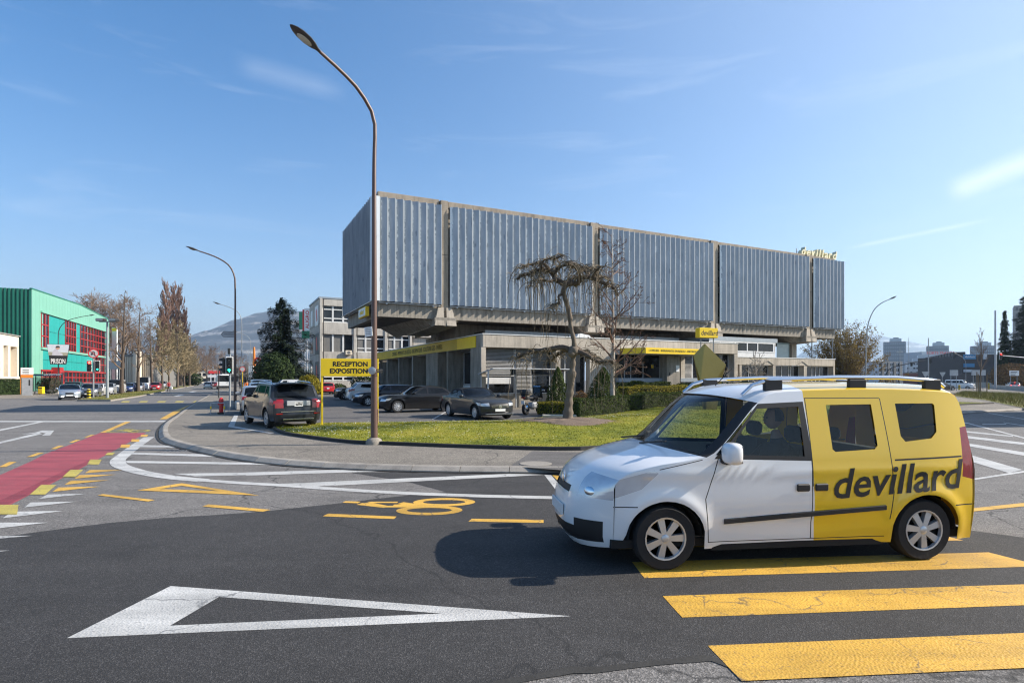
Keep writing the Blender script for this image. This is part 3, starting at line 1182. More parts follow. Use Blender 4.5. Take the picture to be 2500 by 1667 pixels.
# daisies in drifts
r = random.Random(12)
v, f = [], []
spots = [(G(u, w, LZ), s) for u, w, s in [(1110, 1042, 2.2), (1180, 1048, 1.6), (820, 1050, 1.4), (960, 1062, 1.6), (1020, 1046, 1.6), (1530, 1032, 1.5), (1590, 1034, 1.4), (1480, 1030, 1.0), (760, 1052, .8), (1250, 1066, 1.8), (900, 1046, 1.2)]]
for n_ in range(2600):
 (cx, cy), s = r.choice(spots)
 x, y = r.gauss(cx, s), r.gauss(cy, s * 1.0)
 if not inside((x, y), LAWN):
  continue
 z = lz_fast(x, y) + r.uniform(.045, .08)
 q = r.uniform(.012, .024)
 i = len(v)
 tl = r.uniform(-.5, .5)
 v += [(x - q, y, z - q * tl), (x, y - q, z), (x + q, y, z + q * tl), (x, y + q, z)]
 f.append((i, i + 1, i + 2, i + 3))
me = bpy.data.meshes.new('daisy')
me.from_pydata(v, [], f)
me.materials.append(MT['white_p'])
tag(link('daisies', me), kind='stuff')

# grassy strip between the lanes of the side street, and the verge on the right
def verge(name, pts, h, mat, n, seed, bl):
 c = [(p[0], p[1]) for p in pts]
 mb = MB()
 mb.prism(c, 0.0, h)
 kb = mb.build(name + '_kerb', MT['kerb'])
 tag(kb, kind='structure')
 cx = sum(p[0] for p in c) / len(c)
 cy = sum(p[1] for p in c) / len(c)
 inn = []
 for p in c:
  d = Vector((cx - p[0], cy - p[1]))
  d = d.normalized() * min(.18, d.length * .3)
  inn.append((p[0] + d.x, p[1] + d.y))
 flat(name, [inn], h + .012, mat)
 v, f = blades(inn, n, lambda x, y: h + .012, bl[0], bl[1], seed)
 me = bpy.data.meshes.new('grass')
 me.from_pydata(v, [], f)
 me.materials.append(mat)
 tag(link('grass', me), kind='stuff')


MED = gp([(188, 979), (270, 979.5), (338, 969), (404, 956), (404, 953), (330, 958)])
verge('median', MED, 0.14, MT['rough_grass'], 5000, 3, (.05, .16))
# two more lengths of median further up the street
for s0, s1 in ((44, 78), (86, 150)):
 b0_ = Vector(G(338, 962))
 d = Vector((-.442, .897))
 n_ = Vector((.897, .442))
 a_ = b0_ + d * s0
 b_ = b0_ + d * s1
 verge('median', [a_ + n_ * 1.2, b_ + n_ * 1.2, b_ - n_ * 1.2, a_ - n_ * 1.2], .14, MT['rough_grass'], 1500, 5, (.05, .15))
VR = gp([(2320, 968), (2400, 980), (2500, 1001), (2800, 1060), (3000, 1060), (2900, 975), (2500, 964), (2352, 958)])
verge('verge', VR, 0.12, MT['rough_grass'], 26000, 8, (.10, .42))
# pavement on the far left by the bus stop
flat('far_pavement', [gp([(-700, 1000), (-80, 974), (60, 973), (146, 965), (250, 952), (330, 944), (200, 944), (-700, 946)])], 0.012, MT['asph_walk'])
flat('cycle_lane', [gp([(2350, 958), (2460, 955.5), (2520, 953), (2390, 953)])], 0.006, MT['red_lane'])

# ------------------------------------------------------------------ the main office building
def panel_mat():
 m, nt, b = new_mat('weathered zinc panel')
 b.inputs['Metallic'].default_value = 0.25
 b.inputs['Roughness'].default_value = 0.46
 oi = nt.nodes.new('ShaderNodeObjectInfo')
 co = nt.nodes.new('ShaderNodeTexCoord')
 off = nt.nodes.new('ShaderNodeVectorMath')
 nt.links.new(co.outputs['Object'], off.inputs[0])
 cx = nt.nodes.new('ShaderNodeCombineXYZ')
 nt.links.new(math_node(nt, 'MULTIPLY', oi.outputs['Random'], 57.0), cx.inputs['Z'])
 nt.links.new(math_node(nt, 'MULTIPLY', oi.outputs['Random'], 23.0), cx.inputs['X'])
 nt.links.new(cx.outputs[0], off.inputs[1])
 mp = nt.nodes.new('ShaderNodeMapping')
 mp.inputs['Scale'].default_value = (2.0, 2.0, 0.55)
 nt.links.new(off.outputs[0], mp.inputs['Vector'])
 n1 = tex(nt, 'Noise', 1.0, mp.outputs['Vector'], Detail=6.0, Roughness=0.65)
 n2 = tex(nt, 'Noise', 4.5, off.outputs[0], Detail=8.0, Roughness=0.75)
 base = ramp(nt, n1.outputs['Fac'], [(0.3, (0.285, 0.32, 0.36)), (0.7, (0.45, 0.48, 0.515))])
 sp = nt.nodes.new('ShaderNodeSeparateXYZ')
 nt.links.new(co.outputs['Object'], sp.inputs[0])
 # chalky bloom along the recessed edge, ragged
 e = math_node(nt, 'ADD', sp.outputs['X'], math_node(nt, 'MULTIPLY', math_node(nt, 'SUBTRACT', n2.outputs['Fac'], 0.5), 0.34))
 e = math_node(nt, 'ADD', e, math_node(nt, 'MULTIPLY', math_node(nt, 'SUBTRACT', n1.outputs['Fac'], 0.5), -0.22))
 k = ramp(nt, e, [(0.125, 0.9), (0.15, 0.0)])
 c = mix(nt, k, base, (0.80, 0.82, 0.80))
 # dark damp blotches
 n3 = tex(nt, 'Noise', 1.5, mp.outputs['Vector'], Detail=3.0)
 d = ramp(nt, n3.outputs['Fac'], [(0.66, 0.0), (0.72, 0.55)])
 c = mix(nt, d, c, (0.13, 0.155, 0.19))
 nt.links.new(c, b.inputs['Base Color'])
 add_bump(nt, b, n1.outputs['Fac'], 0.18, 0.03)
 return m


MT['zinc'] = panel_mat()
MT['lip'] = pbr('zinc edge', (0.60, 0.60, 0.57), 0.5, 0.1, var=0.1, scale=1.5)
MT['frame'] = pbr('aluminium frame', (0.52, 0.53, 0.54), 0.45, 0.3)
MT['frame_w'] = pbr('white frame', (0.66, 0.66, 0.64), 0.5)
MT['blind'] = pbr('aluminium blind', (0.36, 0.35, 0.33), 0.55, 0.2)
MT['trim'] = pbr('roof edge trim', (0.62, 0.62, 0.60), 0.5, 0.2)
MT['roof'] = pbr('gravel roof', (0.25, 0.24, 0.22), 0.9, bump=.3)
MT['sillp'] = pbr('sill panel', (0.30, 0.34, 0.37), 0.5, 0.2)
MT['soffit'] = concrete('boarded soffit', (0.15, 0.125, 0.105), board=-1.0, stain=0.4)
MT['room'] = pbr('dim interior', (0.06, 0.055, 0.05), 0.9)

BX, BY = -8.30, 36.0
BR = math.atan2(.444, .896)
bld = thing('office_building', 'long concrete office block with ribbed zinc facade raised above a low wing', 'office building', (BX, BY, 0), BR)


def a_of(u, b=0.0):
 """distance along the facade (at depth b) of the point seen in column u."""
 x0, y0 = BX - .444 * b, BY + .896 * b
 k = (u - U0) / F
 return (k * y0 - x0) / (.896 - .444 * k)


COLS = [(4.02, 4.62), (15.65, 16.39), (27.56, 28.42), (39.38, 40.2)]
BAYS = [(0.0, 4.02), (4.66, 15.62), (16.44, 27.54), (28.50, 39.36), (40.24, 44.30)]
END, DEP = 43.5, 9.7
PB, PT = 6.72, 13.12
# folded sheet: wide face turned away from the sun, narrow lip, return
pm = MB()
prof = [(0.0, -.18), (0.22, -.30), (0.456, -.44), (0.494, -.445), (0.494, -.18)]
for x, y in prof:
 pm.v += [(x, y, PB), (x, y, PT)]
for i in range(4):
 pm.face((2 * i, 2 * i + 2, 2 * i + 3, 2 * i + 1), 1 if i == 2 else 0)
pme = pm.mesh('facade_panel', [MT['zinc'], MT['lip']])
sl = MB()
for x, y in prof:
 sl.v += [(x, y, 0), (x, y, -0.03)]
for (p, q) in BAYS:
 n = round((q - p) / 0.5)
 w = (q - p) / n
 for i in range(n):
  o = link('facade_panel', pme, bld, (p + i * w, rnd.uniform(-.006, .006), rnd.uniform(-.012, .012)), (0, 0, rnd.uniform(-.006, .006)))
  o.scale = (w / 0.5, 1, 1)
 MB().box(p, -.16, PB - .10, q, -.10, PB - .03).build('panel_rail', MT['steel'], bld)
 MB().box(p, -.14, PT - .06, q, -.10, PT).build('panel_rail', MT['steel'], bld)
 for i in range(max(2, int((q - p) / 1.9))):
  x = p + .5 + i * (q - p - 1) / max(1, int((q - p) / 1.9) - 1)
  MB().box(x - .05, -.22, PB - .17, x + .05, -.002, PB - .10).build('panel_bracket', MT['steel'], bld)
# left end face: the same sheets turned round the corner
n = 19
for i in range(n):
 o = link('facade_panel', pme, bld, (-.06, 9.62 - i * .5, rnd.uniform(-.012, .012)), (0, 0, R(-90)))
cp = MB()
cp.prism([(-.46, -.42), (0.02, -.42), (0.02, -.36), (-.40, -.36), (-.40, .12), (-.46, .12)], PB, PT)
cp.build('corner_panel', MT['zinc'], bld)
MB().box(-.30, .1, PB - .09, -.24, 9.6, PB - .03).build('panel_rail', MT['steel'], bld)
MB().box(-.5, .0, PB - .05, -.43, 9.7, PB - .01).build('panel_rail', MT['trim'], bld)
for i in range(19):
 MB().box(-.46, .25 + i * .5, PB - .07, -.02, .29 + i * .5, PB - .015).build('panel_bracket', MT['steel'], bld)
# the last gable, seen edge on
for i in range(19):
 link('facade_panel', pme, bld, (END + .86, .1 + i * .5, 0), (0, 0, R(90)))
# raised storeys
MB().box(0.02, .42, 5.98, END, DEP, 13.15).build('wall', MT['concrete_d'], bld)
MB().box(0.0, 0, 5.80, END, .40, 6.74).build('edge_beam', MT['concrete_d'], bld)
MB().box(0.0, .40, 5.80, .4, DEP, 6.74).build('edge_beam', MT['concrete_d'], bld)
MB().box(END - .4, .40, 5.80, END, DEP, 6.74).build('edge_beam', MT['concrete_d'], bld)
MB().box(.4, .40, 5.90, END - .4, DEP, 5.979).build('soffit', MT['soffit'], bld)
MB().box(.35, .352, 13.16, END, DEP, 13.22).build('roof', MT['roof'], bld)
hs = [13.56, 13.52, 13.47, 13.42, 13.38]
for (p, q), h in zip([(0, 4.0), (4.64, 15.63), (16.41, 27.54), (28.44, 39.36), (40.22, END)], hs):
 MB().box(p, 0, 13.16, q, .35, h, bev=.02).build('parapet', MT['concrete_f'], bld)
MB().box(0, .352, 13.16, .35, DEP, 13.5, bev=.02).build('parapet', MT['concrete_f'], bld)
for (p, q), h in zip(COLS, hs[:4]):
 c = (p + q) / 2
 MB().box(p + .03, -.10, 6.30, q - .03, .42, h - .03, bev=.025).build('column', MT['concrete_f'], bld)
 MB().box(p + .05, -.105, 9.98, q - .05, -.098, 10.0).build('joint', MT['dark'], bld)
 # cantilever head: two flared cheeks with a slot between them
 for s in (-1, 1):
  x0, x1 = (c - .75, c - .09) if s < 0 else (c + .09, c + .75)
  tp = (x0 + .28, x1) if s < 0 else (x0, x1 - .28)
  mb = MB()
  for z, (xa, xb), y in ((5.38, (x0, x1), -.34), (6.55, tp, -.20)):
   mb.v += [(xa, y, z), (xb, y, z), (xb, .41, z), (xa, .41, z)]
  for fc in ((0, 3, 2, 1), (4, 5, 6, 7), (0, 1, 5, 4), (1, 2, 6, 5), (2, 3, 7, 6), (3, 0, 4, 7)):
   mb.face(fc)
  mb.build('bracket', MT['concrete'], bld)
 mb = MB()
 # haunched cross beam to the pier
 pr = [(-.30, 5.36), (5.6, 5.10), (9.0, 5.36), (9.0, 5.895), (-.30, 5.895)]
 mb.prism([(y, z) for y, z in pr], c - .74, c + .74, axis='x')
 mb.build('cross_beam', MT['concrete_d'], bld)
 for s in (-1, 1):
  mb = MB()
  mb.v += [(c + s * .742, .42, 5.38), (c + s * .742, 8.9, 5.14), (c + s * 2.1, 8.9, 5.89), (c + s * 1.3, .42, 5.89), (c + s * .742, .42, 5.89), (c + s * .742, 8.9, 5.89)]
  for fc in ((0, 1, 2, 3), (0, 3, 4), (1, 5, 2), (3, 2, 5, 4), (0, 4, 5, 1)):
   mb.face(fc)
  mb.build('haunch', MT['concrete_d'], bld)
 pc = c + (2.0 if c < 6 else 0)
 MB().box(pc - .5, 5.6, 0, pc + .5, 8.4, 5.09).build('pier', MT['concrete_d'], bld)
# roof hatches
hx = a_of(1322)
for x, w, s in ((hx - .5, 1.0, 1), (hx + 1.0, 1.6, 1)):
 mb = MB()
 mb.prism([(x - w / 2, 13.21), (x + w / 2, 13.21), (x + w / 2, 13.62), (x - w / 2, 13.80)], 1.2, 3.0, axis='y')
 mb.build('roof_hatch', MT['frame'], bld)
# window behind the gap beside the third column
MB().box(28.46, .405, 7.2, 29.2, .415, 12.6).build('side_window', MT['glass'], bld)
for z in (9.2, 10.6):
 MB().box(28.46, .395, z, 29.2, .404, z + .5).build('spandrel', MT['concrete_d'], bld)

# --- low wing in front
LA, LB0 = 5.82, -2.87


def aL(u):
 return a_of(u, LB0)


RE = LA + 21.83
MB().box(LA + .4, LB0 + .4, 4.56, RE - .2, 24.0, 4.64).build('low_roof', MT['roof'], bld)
MB().box(LA, LB0, 3.90, RE, LB0 + .38, 4.70, bev=.015).build('fascia', MT['concrete'], bld)
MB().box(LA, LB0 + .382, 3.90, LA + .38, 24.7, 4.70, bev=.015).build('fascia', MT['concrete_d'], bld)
MB().box(RE - .38, LB0 + .382, 3.90, RE, 6, 4.70, bev=.015).build('fascia', MT['concrete'], bld)
MB().box(LA - .03, LB0 - .03, 4.702, RE + .03, LB0 + .42, 4.76).build('roof_trim', MT['trim'], bld)
MB().box(LA - .03, LB0 + .422, 4.702, LA + .42, 24.75, 4.76).build('roof_trim', MT['trim'], bld)
MB().box(RE - .42, LB0 + .422, 4.702, RE + .03, 6, 4.76).build('roof_trim', MT['trim'], bld)
MB().box(LA + .4, LB0 + .4, 3.86, RE - .4, 24.0, 3.90).build('ceiling', MT['concrete_d'], bld)
# pilasters of the front
for u0, u1, dep, z0 in ((1175, 1186.6, .8, 0), (1357, 1368.5, .8, 0), (1440, 1503, .5, 0), (1662.5, 1673, .7, 0), (1793, 1801.5, .8, 0)):
 MB().box(aL(u0), LB0 + .01, z0, aL(u1), LB0 + dep, 3.898, bev=.012).build('pilaster', MT['concrete'], bld)
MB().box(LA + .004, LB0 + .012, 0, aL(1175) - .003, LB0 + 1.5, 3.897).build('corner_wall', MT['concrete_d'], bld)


def window(a0, a1, z0, z1, b, mull, glass=MT['glass'], frame=MT['frame'], blind=None, trans=(), fw=.05, horizontal=True):
 w = MB().box(a0, b, z0, a1, b + .03, z1).build('window', glass, bld)
 fr = MB()
 fr.box(a0, b - .05, z1 - fw, a1, b - .003, z1)
 fr.box(a0, b - .05, z0, a1, b - .003, z0 + fw)
 xs = [a0 + fw / 2] + [a0 + (a1 - a0) * t for t in mull] + [a1 - fw / 2]
 for x in xs:
  fr.box(x - fw / 2, b - .045, z0 + fw, x + fw / 2, b - .004, z1 - fw)
 for t in trans:
  z = z0 + (z1 - z0) * t
  for xa, xb in zip(xs, xs[1:]):
   fr.box(xa + fw / 2, b - .04, z - fw / 2, xb - fw / 2, b - .004, z + fw / 2)
 fr.build('frame', frame, w)
 if blind:
  for (t0, t1, zb, tilt) in blind:
   sl = MB()
   xa, xb = a0 + (a1 - a0) * t0 + .06, a0 + (a1 - a0) * t1 - .06
   z = z1 - .08
   while z > zb:
    sl.v += [(xa, b - .13, z), (xb, b - .13, z), (xb, b - .07, z + tilt), (xa, b - .07, z + tilt)]
    k = len(sl.v)
    sl.face((k - 4, k - 3, k - 2, k - 1))
    z -= .085
   so = sl.build('blind', MT['blind'], w)
   so['kind'] = 'stuff'
 return w


FB = LB0 + .62
window(aL(1187), aL(1266), .98, 3.895, FB, (), blind=[(0, 1, 2.05, .055)])
window(aL(1268), aL(1356.5), .98, 3.895, FB, (.46,), blind=[(0, .46, 1.0, .055), (.46, 1, 1.4, .02)])
MB().box(aL(1187), FB - .03, 0, aL(1356.5), FB + .2, .975).build('plinth', MT['concrete_d'], bld)
MB().box(aL(1185), FB - .10, 1.62, aL(1256), FB - .06, 2.02).build('panel', MT['frame_w'], bld)
MB().box(aL(1185), FB - .45, .86, aL(1256), FB - .06, .97).build('sill', MT['concrete_p'], bld)
window(aL(1369), aL(1439), .98, 3.895, FB, (.3, .65))
MB().box(aL(1369), FB - .03, 0, aL(1439), FB + .2, .975).build('plinth', MT['concrete_d'], bld)
window(aL(1504), aL(1631), .9, 3.895, FB + .3, (.30, .42, .66), glass=MT['glass'])
window(aL(1673.5), aL(1704), 1.2, 3.895, FB, (.3,), blind=[(.3, 1, 1.9, .055)])
window(aL(1704), aL(1792.5), 1.2, 3.895, FB, (.25, .62))
MB().box(aL(1504), FB, 0, aL(1631), FB + .25, .895).build('plinth', MT['concrete_d'], bld)
MB().box(aL(1673.5), FB - .03, 0, aL(1792.5), FB + .25, 1.195).build('plinth', MT['concrete_d'], bld)
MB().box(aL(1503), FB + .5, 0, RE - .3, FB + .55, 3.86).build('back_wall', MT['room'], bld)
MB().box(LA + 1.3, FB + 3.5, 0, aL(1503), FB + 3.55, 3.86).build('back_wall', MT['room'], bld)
# entrance pier, its notice plate, letter box
ep = MB().box(a_of(1628.5, LB0 - 1.0), LB0 - 1.0, 0, a_of(1660, LB0 - 1.0), LB0 - .2, 3.62, bev=.02).build('entrance_pier', MT['concrete_d'], bld)
a_ = a_of(1650, LB0 - 1.0)
MB().box(a_, LB0 - 1.03, 2.45, a_ + .30, LB0 - 1.004, 2.92).build('notice_plate', MT['white_p'], ep)
a_ = a_of(1634, LB0 - 1.0)
MB().box(a_, LB0 - 1.03, 2.2, a_ + .07, LB0 - 1.004, 2.42).build('intercom', MT['black'], ep)
a_ = aL(1609)
MB().box(a_, FB + .24, 2.75, a_ + .22, FB + .25, 2.98).build('window_sticker', MT['yellow_sign'], bld)
a_ = aL(1584)
MB().box(a_, FB + .24, 3.2, a_ + .7, FB + .25, 3.42).build('window_sign', MT['black'], bld)
# metal sill troughs
for u0, u1 in ((1512, 1624), (1662, 1784)):
 MB().box(a_of(u0, LB0 - .5), LB0 - .5, 1.72, a_of(u1, LB0 - .5), LB0 - .05, 2.0, bev=.01).build('planter_trough', MT['sillp'], bld)
# entrance canopy: a chamfered yellow band
ca = [(a_of(1576, LB0 - 1.9), LB0 - 1.9), (a_of(1716, LB0 - 1.9), LB0 - 1.9), (a_of(1716, LB0 - 1.9) + .4, LB0 - .01), (a_of(1514, LB0 - .3) - .3, LB0 - .01), (a_of(1514, LB0 - .3), LB0 - .3)]
cn = MB().prism(ca, 3.63, 4.00).build('entrance_canopy', MT['concrete_p'], bld)
cb = MB()
off = .02
for (p, q) in ((ca[4], ca[0]), (ca[0], ca[1])):
 d = Vector((q[0] - p[0], q[1] - p[1])).normalized()
 nn = Vector((d.y, -d.x)) * off
 cb.v += [(p[0] + nn.x, p[1] + nn.y, 3.66), (q[0] + nn.x, q[1] + nn.y, 3.66), (q[0] + nn.x, q[1] + nn.y, 4.06), (p[0] + nn.x, p[1] + nn.y, 4.06)]
 k = len(cb.v)
 cb.face((k - 4, k - 3, k - 2, k - 1))
cb.prism([(x, y) for x, y in ca], 4.002, 4.03, m=1)
cbo = cb.build('canopy_band', [MT['yellow_sign'], MT['trim']], cn)
wall_text('COPIEURS - IMPRIMANTES EN RESEAU - INFORMATIQUE -', .21, MT['ink_fade'], ((ca[0][0] + ca[1][0]) / 2 + .15, LB0 - 1.926, 3.86), (1, 0, 0), (0, 0, 1), cn, extrude=.003, xscale=.92)
# yellow fascia band on the left side of the low wing
yb = MB().box(LA - .05, LB0 + 4.3, 3.93, LA - .004, 24.6, 4.66).build('fascia_band', MT['yellow_fade'], bld)
MB().box(LA - .055, LB0 + 1.05, 3.93, LA - .005, LB0 + 4.29, 4.66).build('fascia_band', MT['yellow_sign'], bld)
wall_text('COPIEURS - IMPRIMANTES EN RESEAU - INFORMATIQUE - SOLUTIONS GED - PAPIERS', .52, MT['ink_fade'], (LA - .056, LB0 + 14.4, 4.28), (0, -1, 0), (0, 0, 1), yb, extrude=.004, xscale=.72)
# deep fins and recessed windows along that side
fb = [1.8, 6.3, 10.6, 14.9, 19.2, 23.5, 27.5]
for t in fb:
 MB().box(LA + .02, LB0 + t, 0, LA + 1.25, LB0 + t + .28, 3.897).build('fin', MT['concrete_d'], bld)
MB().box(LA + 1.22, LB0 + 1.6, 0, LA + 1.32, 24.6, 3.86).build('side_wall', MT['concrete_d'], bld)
for t0, t1 in zip(fb, fb[1:]):
 w0, w1 = LB0 + t0 + 1.6, LB0 + t1 - .2
 w = MB().box(LA + 1.19, w0, 1.55, LA + 1.215, w1, 3.85).build('window', MT['glass'], bld)
 fr = MB()
 for y in (w0, (w0 + w1) / 2, w1 - .06):
  fr.box(LA + 1.14, y, 1.6, LA + 1.187, y + .06, 3.8)
 fr.box(LA + 1.14, w0, 3.8, LA + 1.186, w1, 3.85)
 fr.box(LA + 1.14, w0, 1.55, LA + 1.186, w1, 1.6)
 fr.build('frame', MT['frame'], w)
 MB().box(LA + 1.10, w0, 1.0, LA + 1.2, w1, 1.5).build('spandrel', MT['frame_w'], bld)
 w = MB().box(LA + 1.19, w0, .3, LA + 1.215, w1, .98).build('window', MT['glass'], bld)
 MB().box(LA + 1.12, w0 + .6, .4, LA + 1.187, w0 + 1.3, .9).build('frame', MT['frame_w'], w)
MB().box(LA + .5, LB0 + 27.4, 0, LA + 4, 24.9, 4.5).build('side_wall', MT['concrete_d'], bld)
# --- right low wing, one step lower
RA = RE + .004
RR = aL(2040)
MB().box(RA, LB0 + .05, 3.07, RR, LB0 + .42, 3.66, bev=.012).build('fascia', MT['concrete'], bld)
MB().box(RA, LB0 + .422, 3.56, RR, 6, 3.62).build('low_roof', MT['roof'], bld)
MB().box(RA, LB0 + .02, 3.662, RR + .03, LB0 + .45, 3.72).build('roof_trim', MT['trim'], bld)
for u0, u1 in ((1807, 1812.5), (1888.5, 1895.5), (1964.5, 1971.5), (2036, 2040)):
 MB().box(aL(u0), LB0 + .06, 0, aL(u1), LB0 + .6, 3.067, bev=.01).build('pilaster', MT['concrete'], bld)
for u0, u1, m_ in ((1813, 1888, (.35, .8)), (1896, 1964, (.36, .62, .68)), (1972, 2035.5, (.36, .5, .64))):
 window(aL(u0), aL(u1), .9, 3.065, LB0 + .55, m_, frame=MT['frame_w'] if u0 > 1890 else MT['frame'])
 MB().box(aL(u0), LB0 + .5, 0, aL(u1), LB0 + .7, .897).build('plinth', MT['concrete_p'], bld)
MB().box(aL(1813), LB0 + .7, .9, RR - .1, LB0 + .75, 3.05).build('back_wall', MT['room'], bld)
for u in (1876, 1960):
 x = aL(u)
 mb = MB()
 mb.tube([(x - .75, LB0 + .03, 3.10), (x, LB0 + .03, 3.42), (x + .65, LB0 + .03, 3.10)], .022, 5)
 mb.build('awning_stay', MT['black'], bld)
# --- set-back upper storey under the raised block
MB().box(LA + .6, 3.4, 4.65, 38.0, 9.0, 5.89).build('recess_wall', MT['concrete_d'], bld)
for x0, x1 in ((a_of(1185, 1.4), a_of(1395, 1.4)), (a_of(1500, 1.4), a_of(1655, 1.4))):
 w = window(x0, x1, 4.66, 5.02, 1.4, (.2, .4, .6, .8))
 MB().box(x0 - .05, 1.30, 5.03, x1 + .05, 1.6, 5.36).build('spandrel', MT['sillp'], bld)
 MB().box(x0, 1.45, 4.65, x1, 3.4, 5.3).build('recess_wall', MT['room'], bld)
x0, x1 = RE - .8, a_of(1892, -.6)
window(x0, x1, 4.22, 5.10, -.6, (.16, .38, .56, .72, .97), frame=MT['frame_w'], fw=.11)
MB().box(x0, -.62, 3.63, x1, -.4, 4.215).build('spandrel', MT['frame_w'], bld)
MB().box(x0, -.66, 5.105, x1 + .25, 3, 5.45).build('spandrel', MT['sillp'], bld)
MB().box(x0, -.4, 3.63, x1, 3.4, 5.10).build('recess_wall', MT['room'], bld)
MT['cyan_glass'] = pbr('pale blue glass', (0.30, 0.42, 0.44), 0.12, coat=.6)
MB().box(a_of(1897, 1.5), 1.5, 3.63, a_of(1927, 1.5), 1.54, 5.34).build('glass_screen', MT['cyan_glass'], bld)
MB().box(a_of(1933, 2.0), 2.0, 3.63, a_of(1945, 2.0), 3.0, 5.3).build('pier', MT['concrete'], bld)
for u in (1981, 2031):
 x = a_of(u, .3)
 MB().tube([(x, .25, 3.62), (x, .25, 5.8)], .05, 8).build('steel_post', MT['grey_post'], bld)
# small roof dome on the low wing
dm = MB()
dx = a_of(1421, LB0 + 2)
dm.prism([(dx - .85, 4.65), (dx + .75, 4.65), (dx + .35, 5.05), (dx - .35, 5.15), (dx - .55, 5.12)], LB0 + 1.6, LB0 + 2.8, axis='y')
dm.build('skylight', MT['white_p'], bld)


def loc2w(a, b, z=0.0):
 return (BX + .896 * a - .444 * b, BY + .444 * a + .896 * b, z)


# rooftop letters: a thing of their own
rs = thing('rooftop_sign', 'yellow sculpted letters spelling the firm name on the roof edge', 'sign', loc2w(39.2, .5, 13.2), BR)
MT['letter'] = pbr('bleached yellow letter', (.70, .65, .42), .6, var=.2, scale=1.2)
nm = 'devillard'
xx = 0.0
for ch in nm:
 me = text_mesh(ch, 1.08, MT['letter'], extrude=.20, bold=.025, shear=.22, align='LEFT')
 w = max(v.co.x for v in me.vertices) - min(0, min(v.co.x for v in me.vertices))
 o = link('letter', me, rs, (xx, 0, .56), (R(90), 0, 0))
 xx += w + .06
MB().box(-.1, -.1, .0, xx, .1, .12).build('rail', MT['steel'], rs)
for k in range(5):
 MB().box(k * xx / 4 - .03, .24, .0, k * xx / 4 + .03, .3, .9).build('strut', MT['steel'], rs)
# yellow sign box on posts by the entrance
sx, sy = X_at(1728, 38.6), 38.6
sb = thing('sign_box', 'yellow illuminated sign box on two thin posts above the entrance roof', 'sign', (sx, sy, LZ), R(20))
zt, zb = Z_at(800.5, sy), Z_at(824.5, sy)
MB().box(-.68, -.02, zb - LZ, .82, .42, zt - LZ, bev=.02).build('box', MT['yellow_sign'], sb)
wall_text('devillard', .46, MT['ink'], (.12, -.0215, (zt + zb) / 2 - LZ - .02), (1, 0, 0), (0, 0, 1), sb, shear=.16, bold=.008, xscale=.86, extrude=.0008)
for x in (-.4, .62):
 MB().tube([(x, .2, 0), (x, .2, zb - LZ)], .035, 8).build('post', MT['grey_post'], sb)
# small yellow sign under the left end of the raised block
p = loc2w(-.25, 1.6, 6.15)
us = thing('sign_box', 'yellow and white sign box under the left end of the raised block', 'sign', loc2w(-.36, 2.2, 5.93), BR)
MB().box(-.14, -1.0, 0, .10, 1.2, .62, bev=.02).build('box', MT['yellow_sign'], us)
MB().box(-.15, -.9, .06, -.142, 1.1, .56).build('face', MT['white_p'], us)
wall_text('devillard', .42, MT['yellow_sign'], (-.156, .1, .31), (0, -1, 0), (0, 0, 1), us, shear=.16, xscale=.85)

# ------------------------------------------------------------------ vehicles
def pchip(xs, ys):
 n = len(xs)
 h = [xs[i + 1] - xs[i] for i in range(n - 1)]
 d = [(ys[i + 1] - ys[i]) / h[i] for i in range(n - 1)]
 m = [0.0] * n
 m[0], m[-1] = d[0], d[-1]
 for i in range(1, n - 1):
  m[i] = 0.0 if d[i - 1] * d[i] <= 0 else 2 * d[i - 1] * d[i] / (d[i - 1] + d[i])

 def f(x):
  i = 0
  while i < n - 2 and x > xs[i + 1]:
   i += 1
  t = (x - xs[i]) / h[i]
  return ((2 * t ** 3 - 3 * t * t + 1) * ys[i] + (t ** 3 - 2 * t * t + t) * h[i] * m[i] + (-2 * t ** 3 + 3 * t * t) * ys[i + 1] + (t ** 3 - t * t) * h[i] * m[i + 1])
 return f


TS = [0, .2, .4, .6, .75, .86, .93, .97, 1.0]


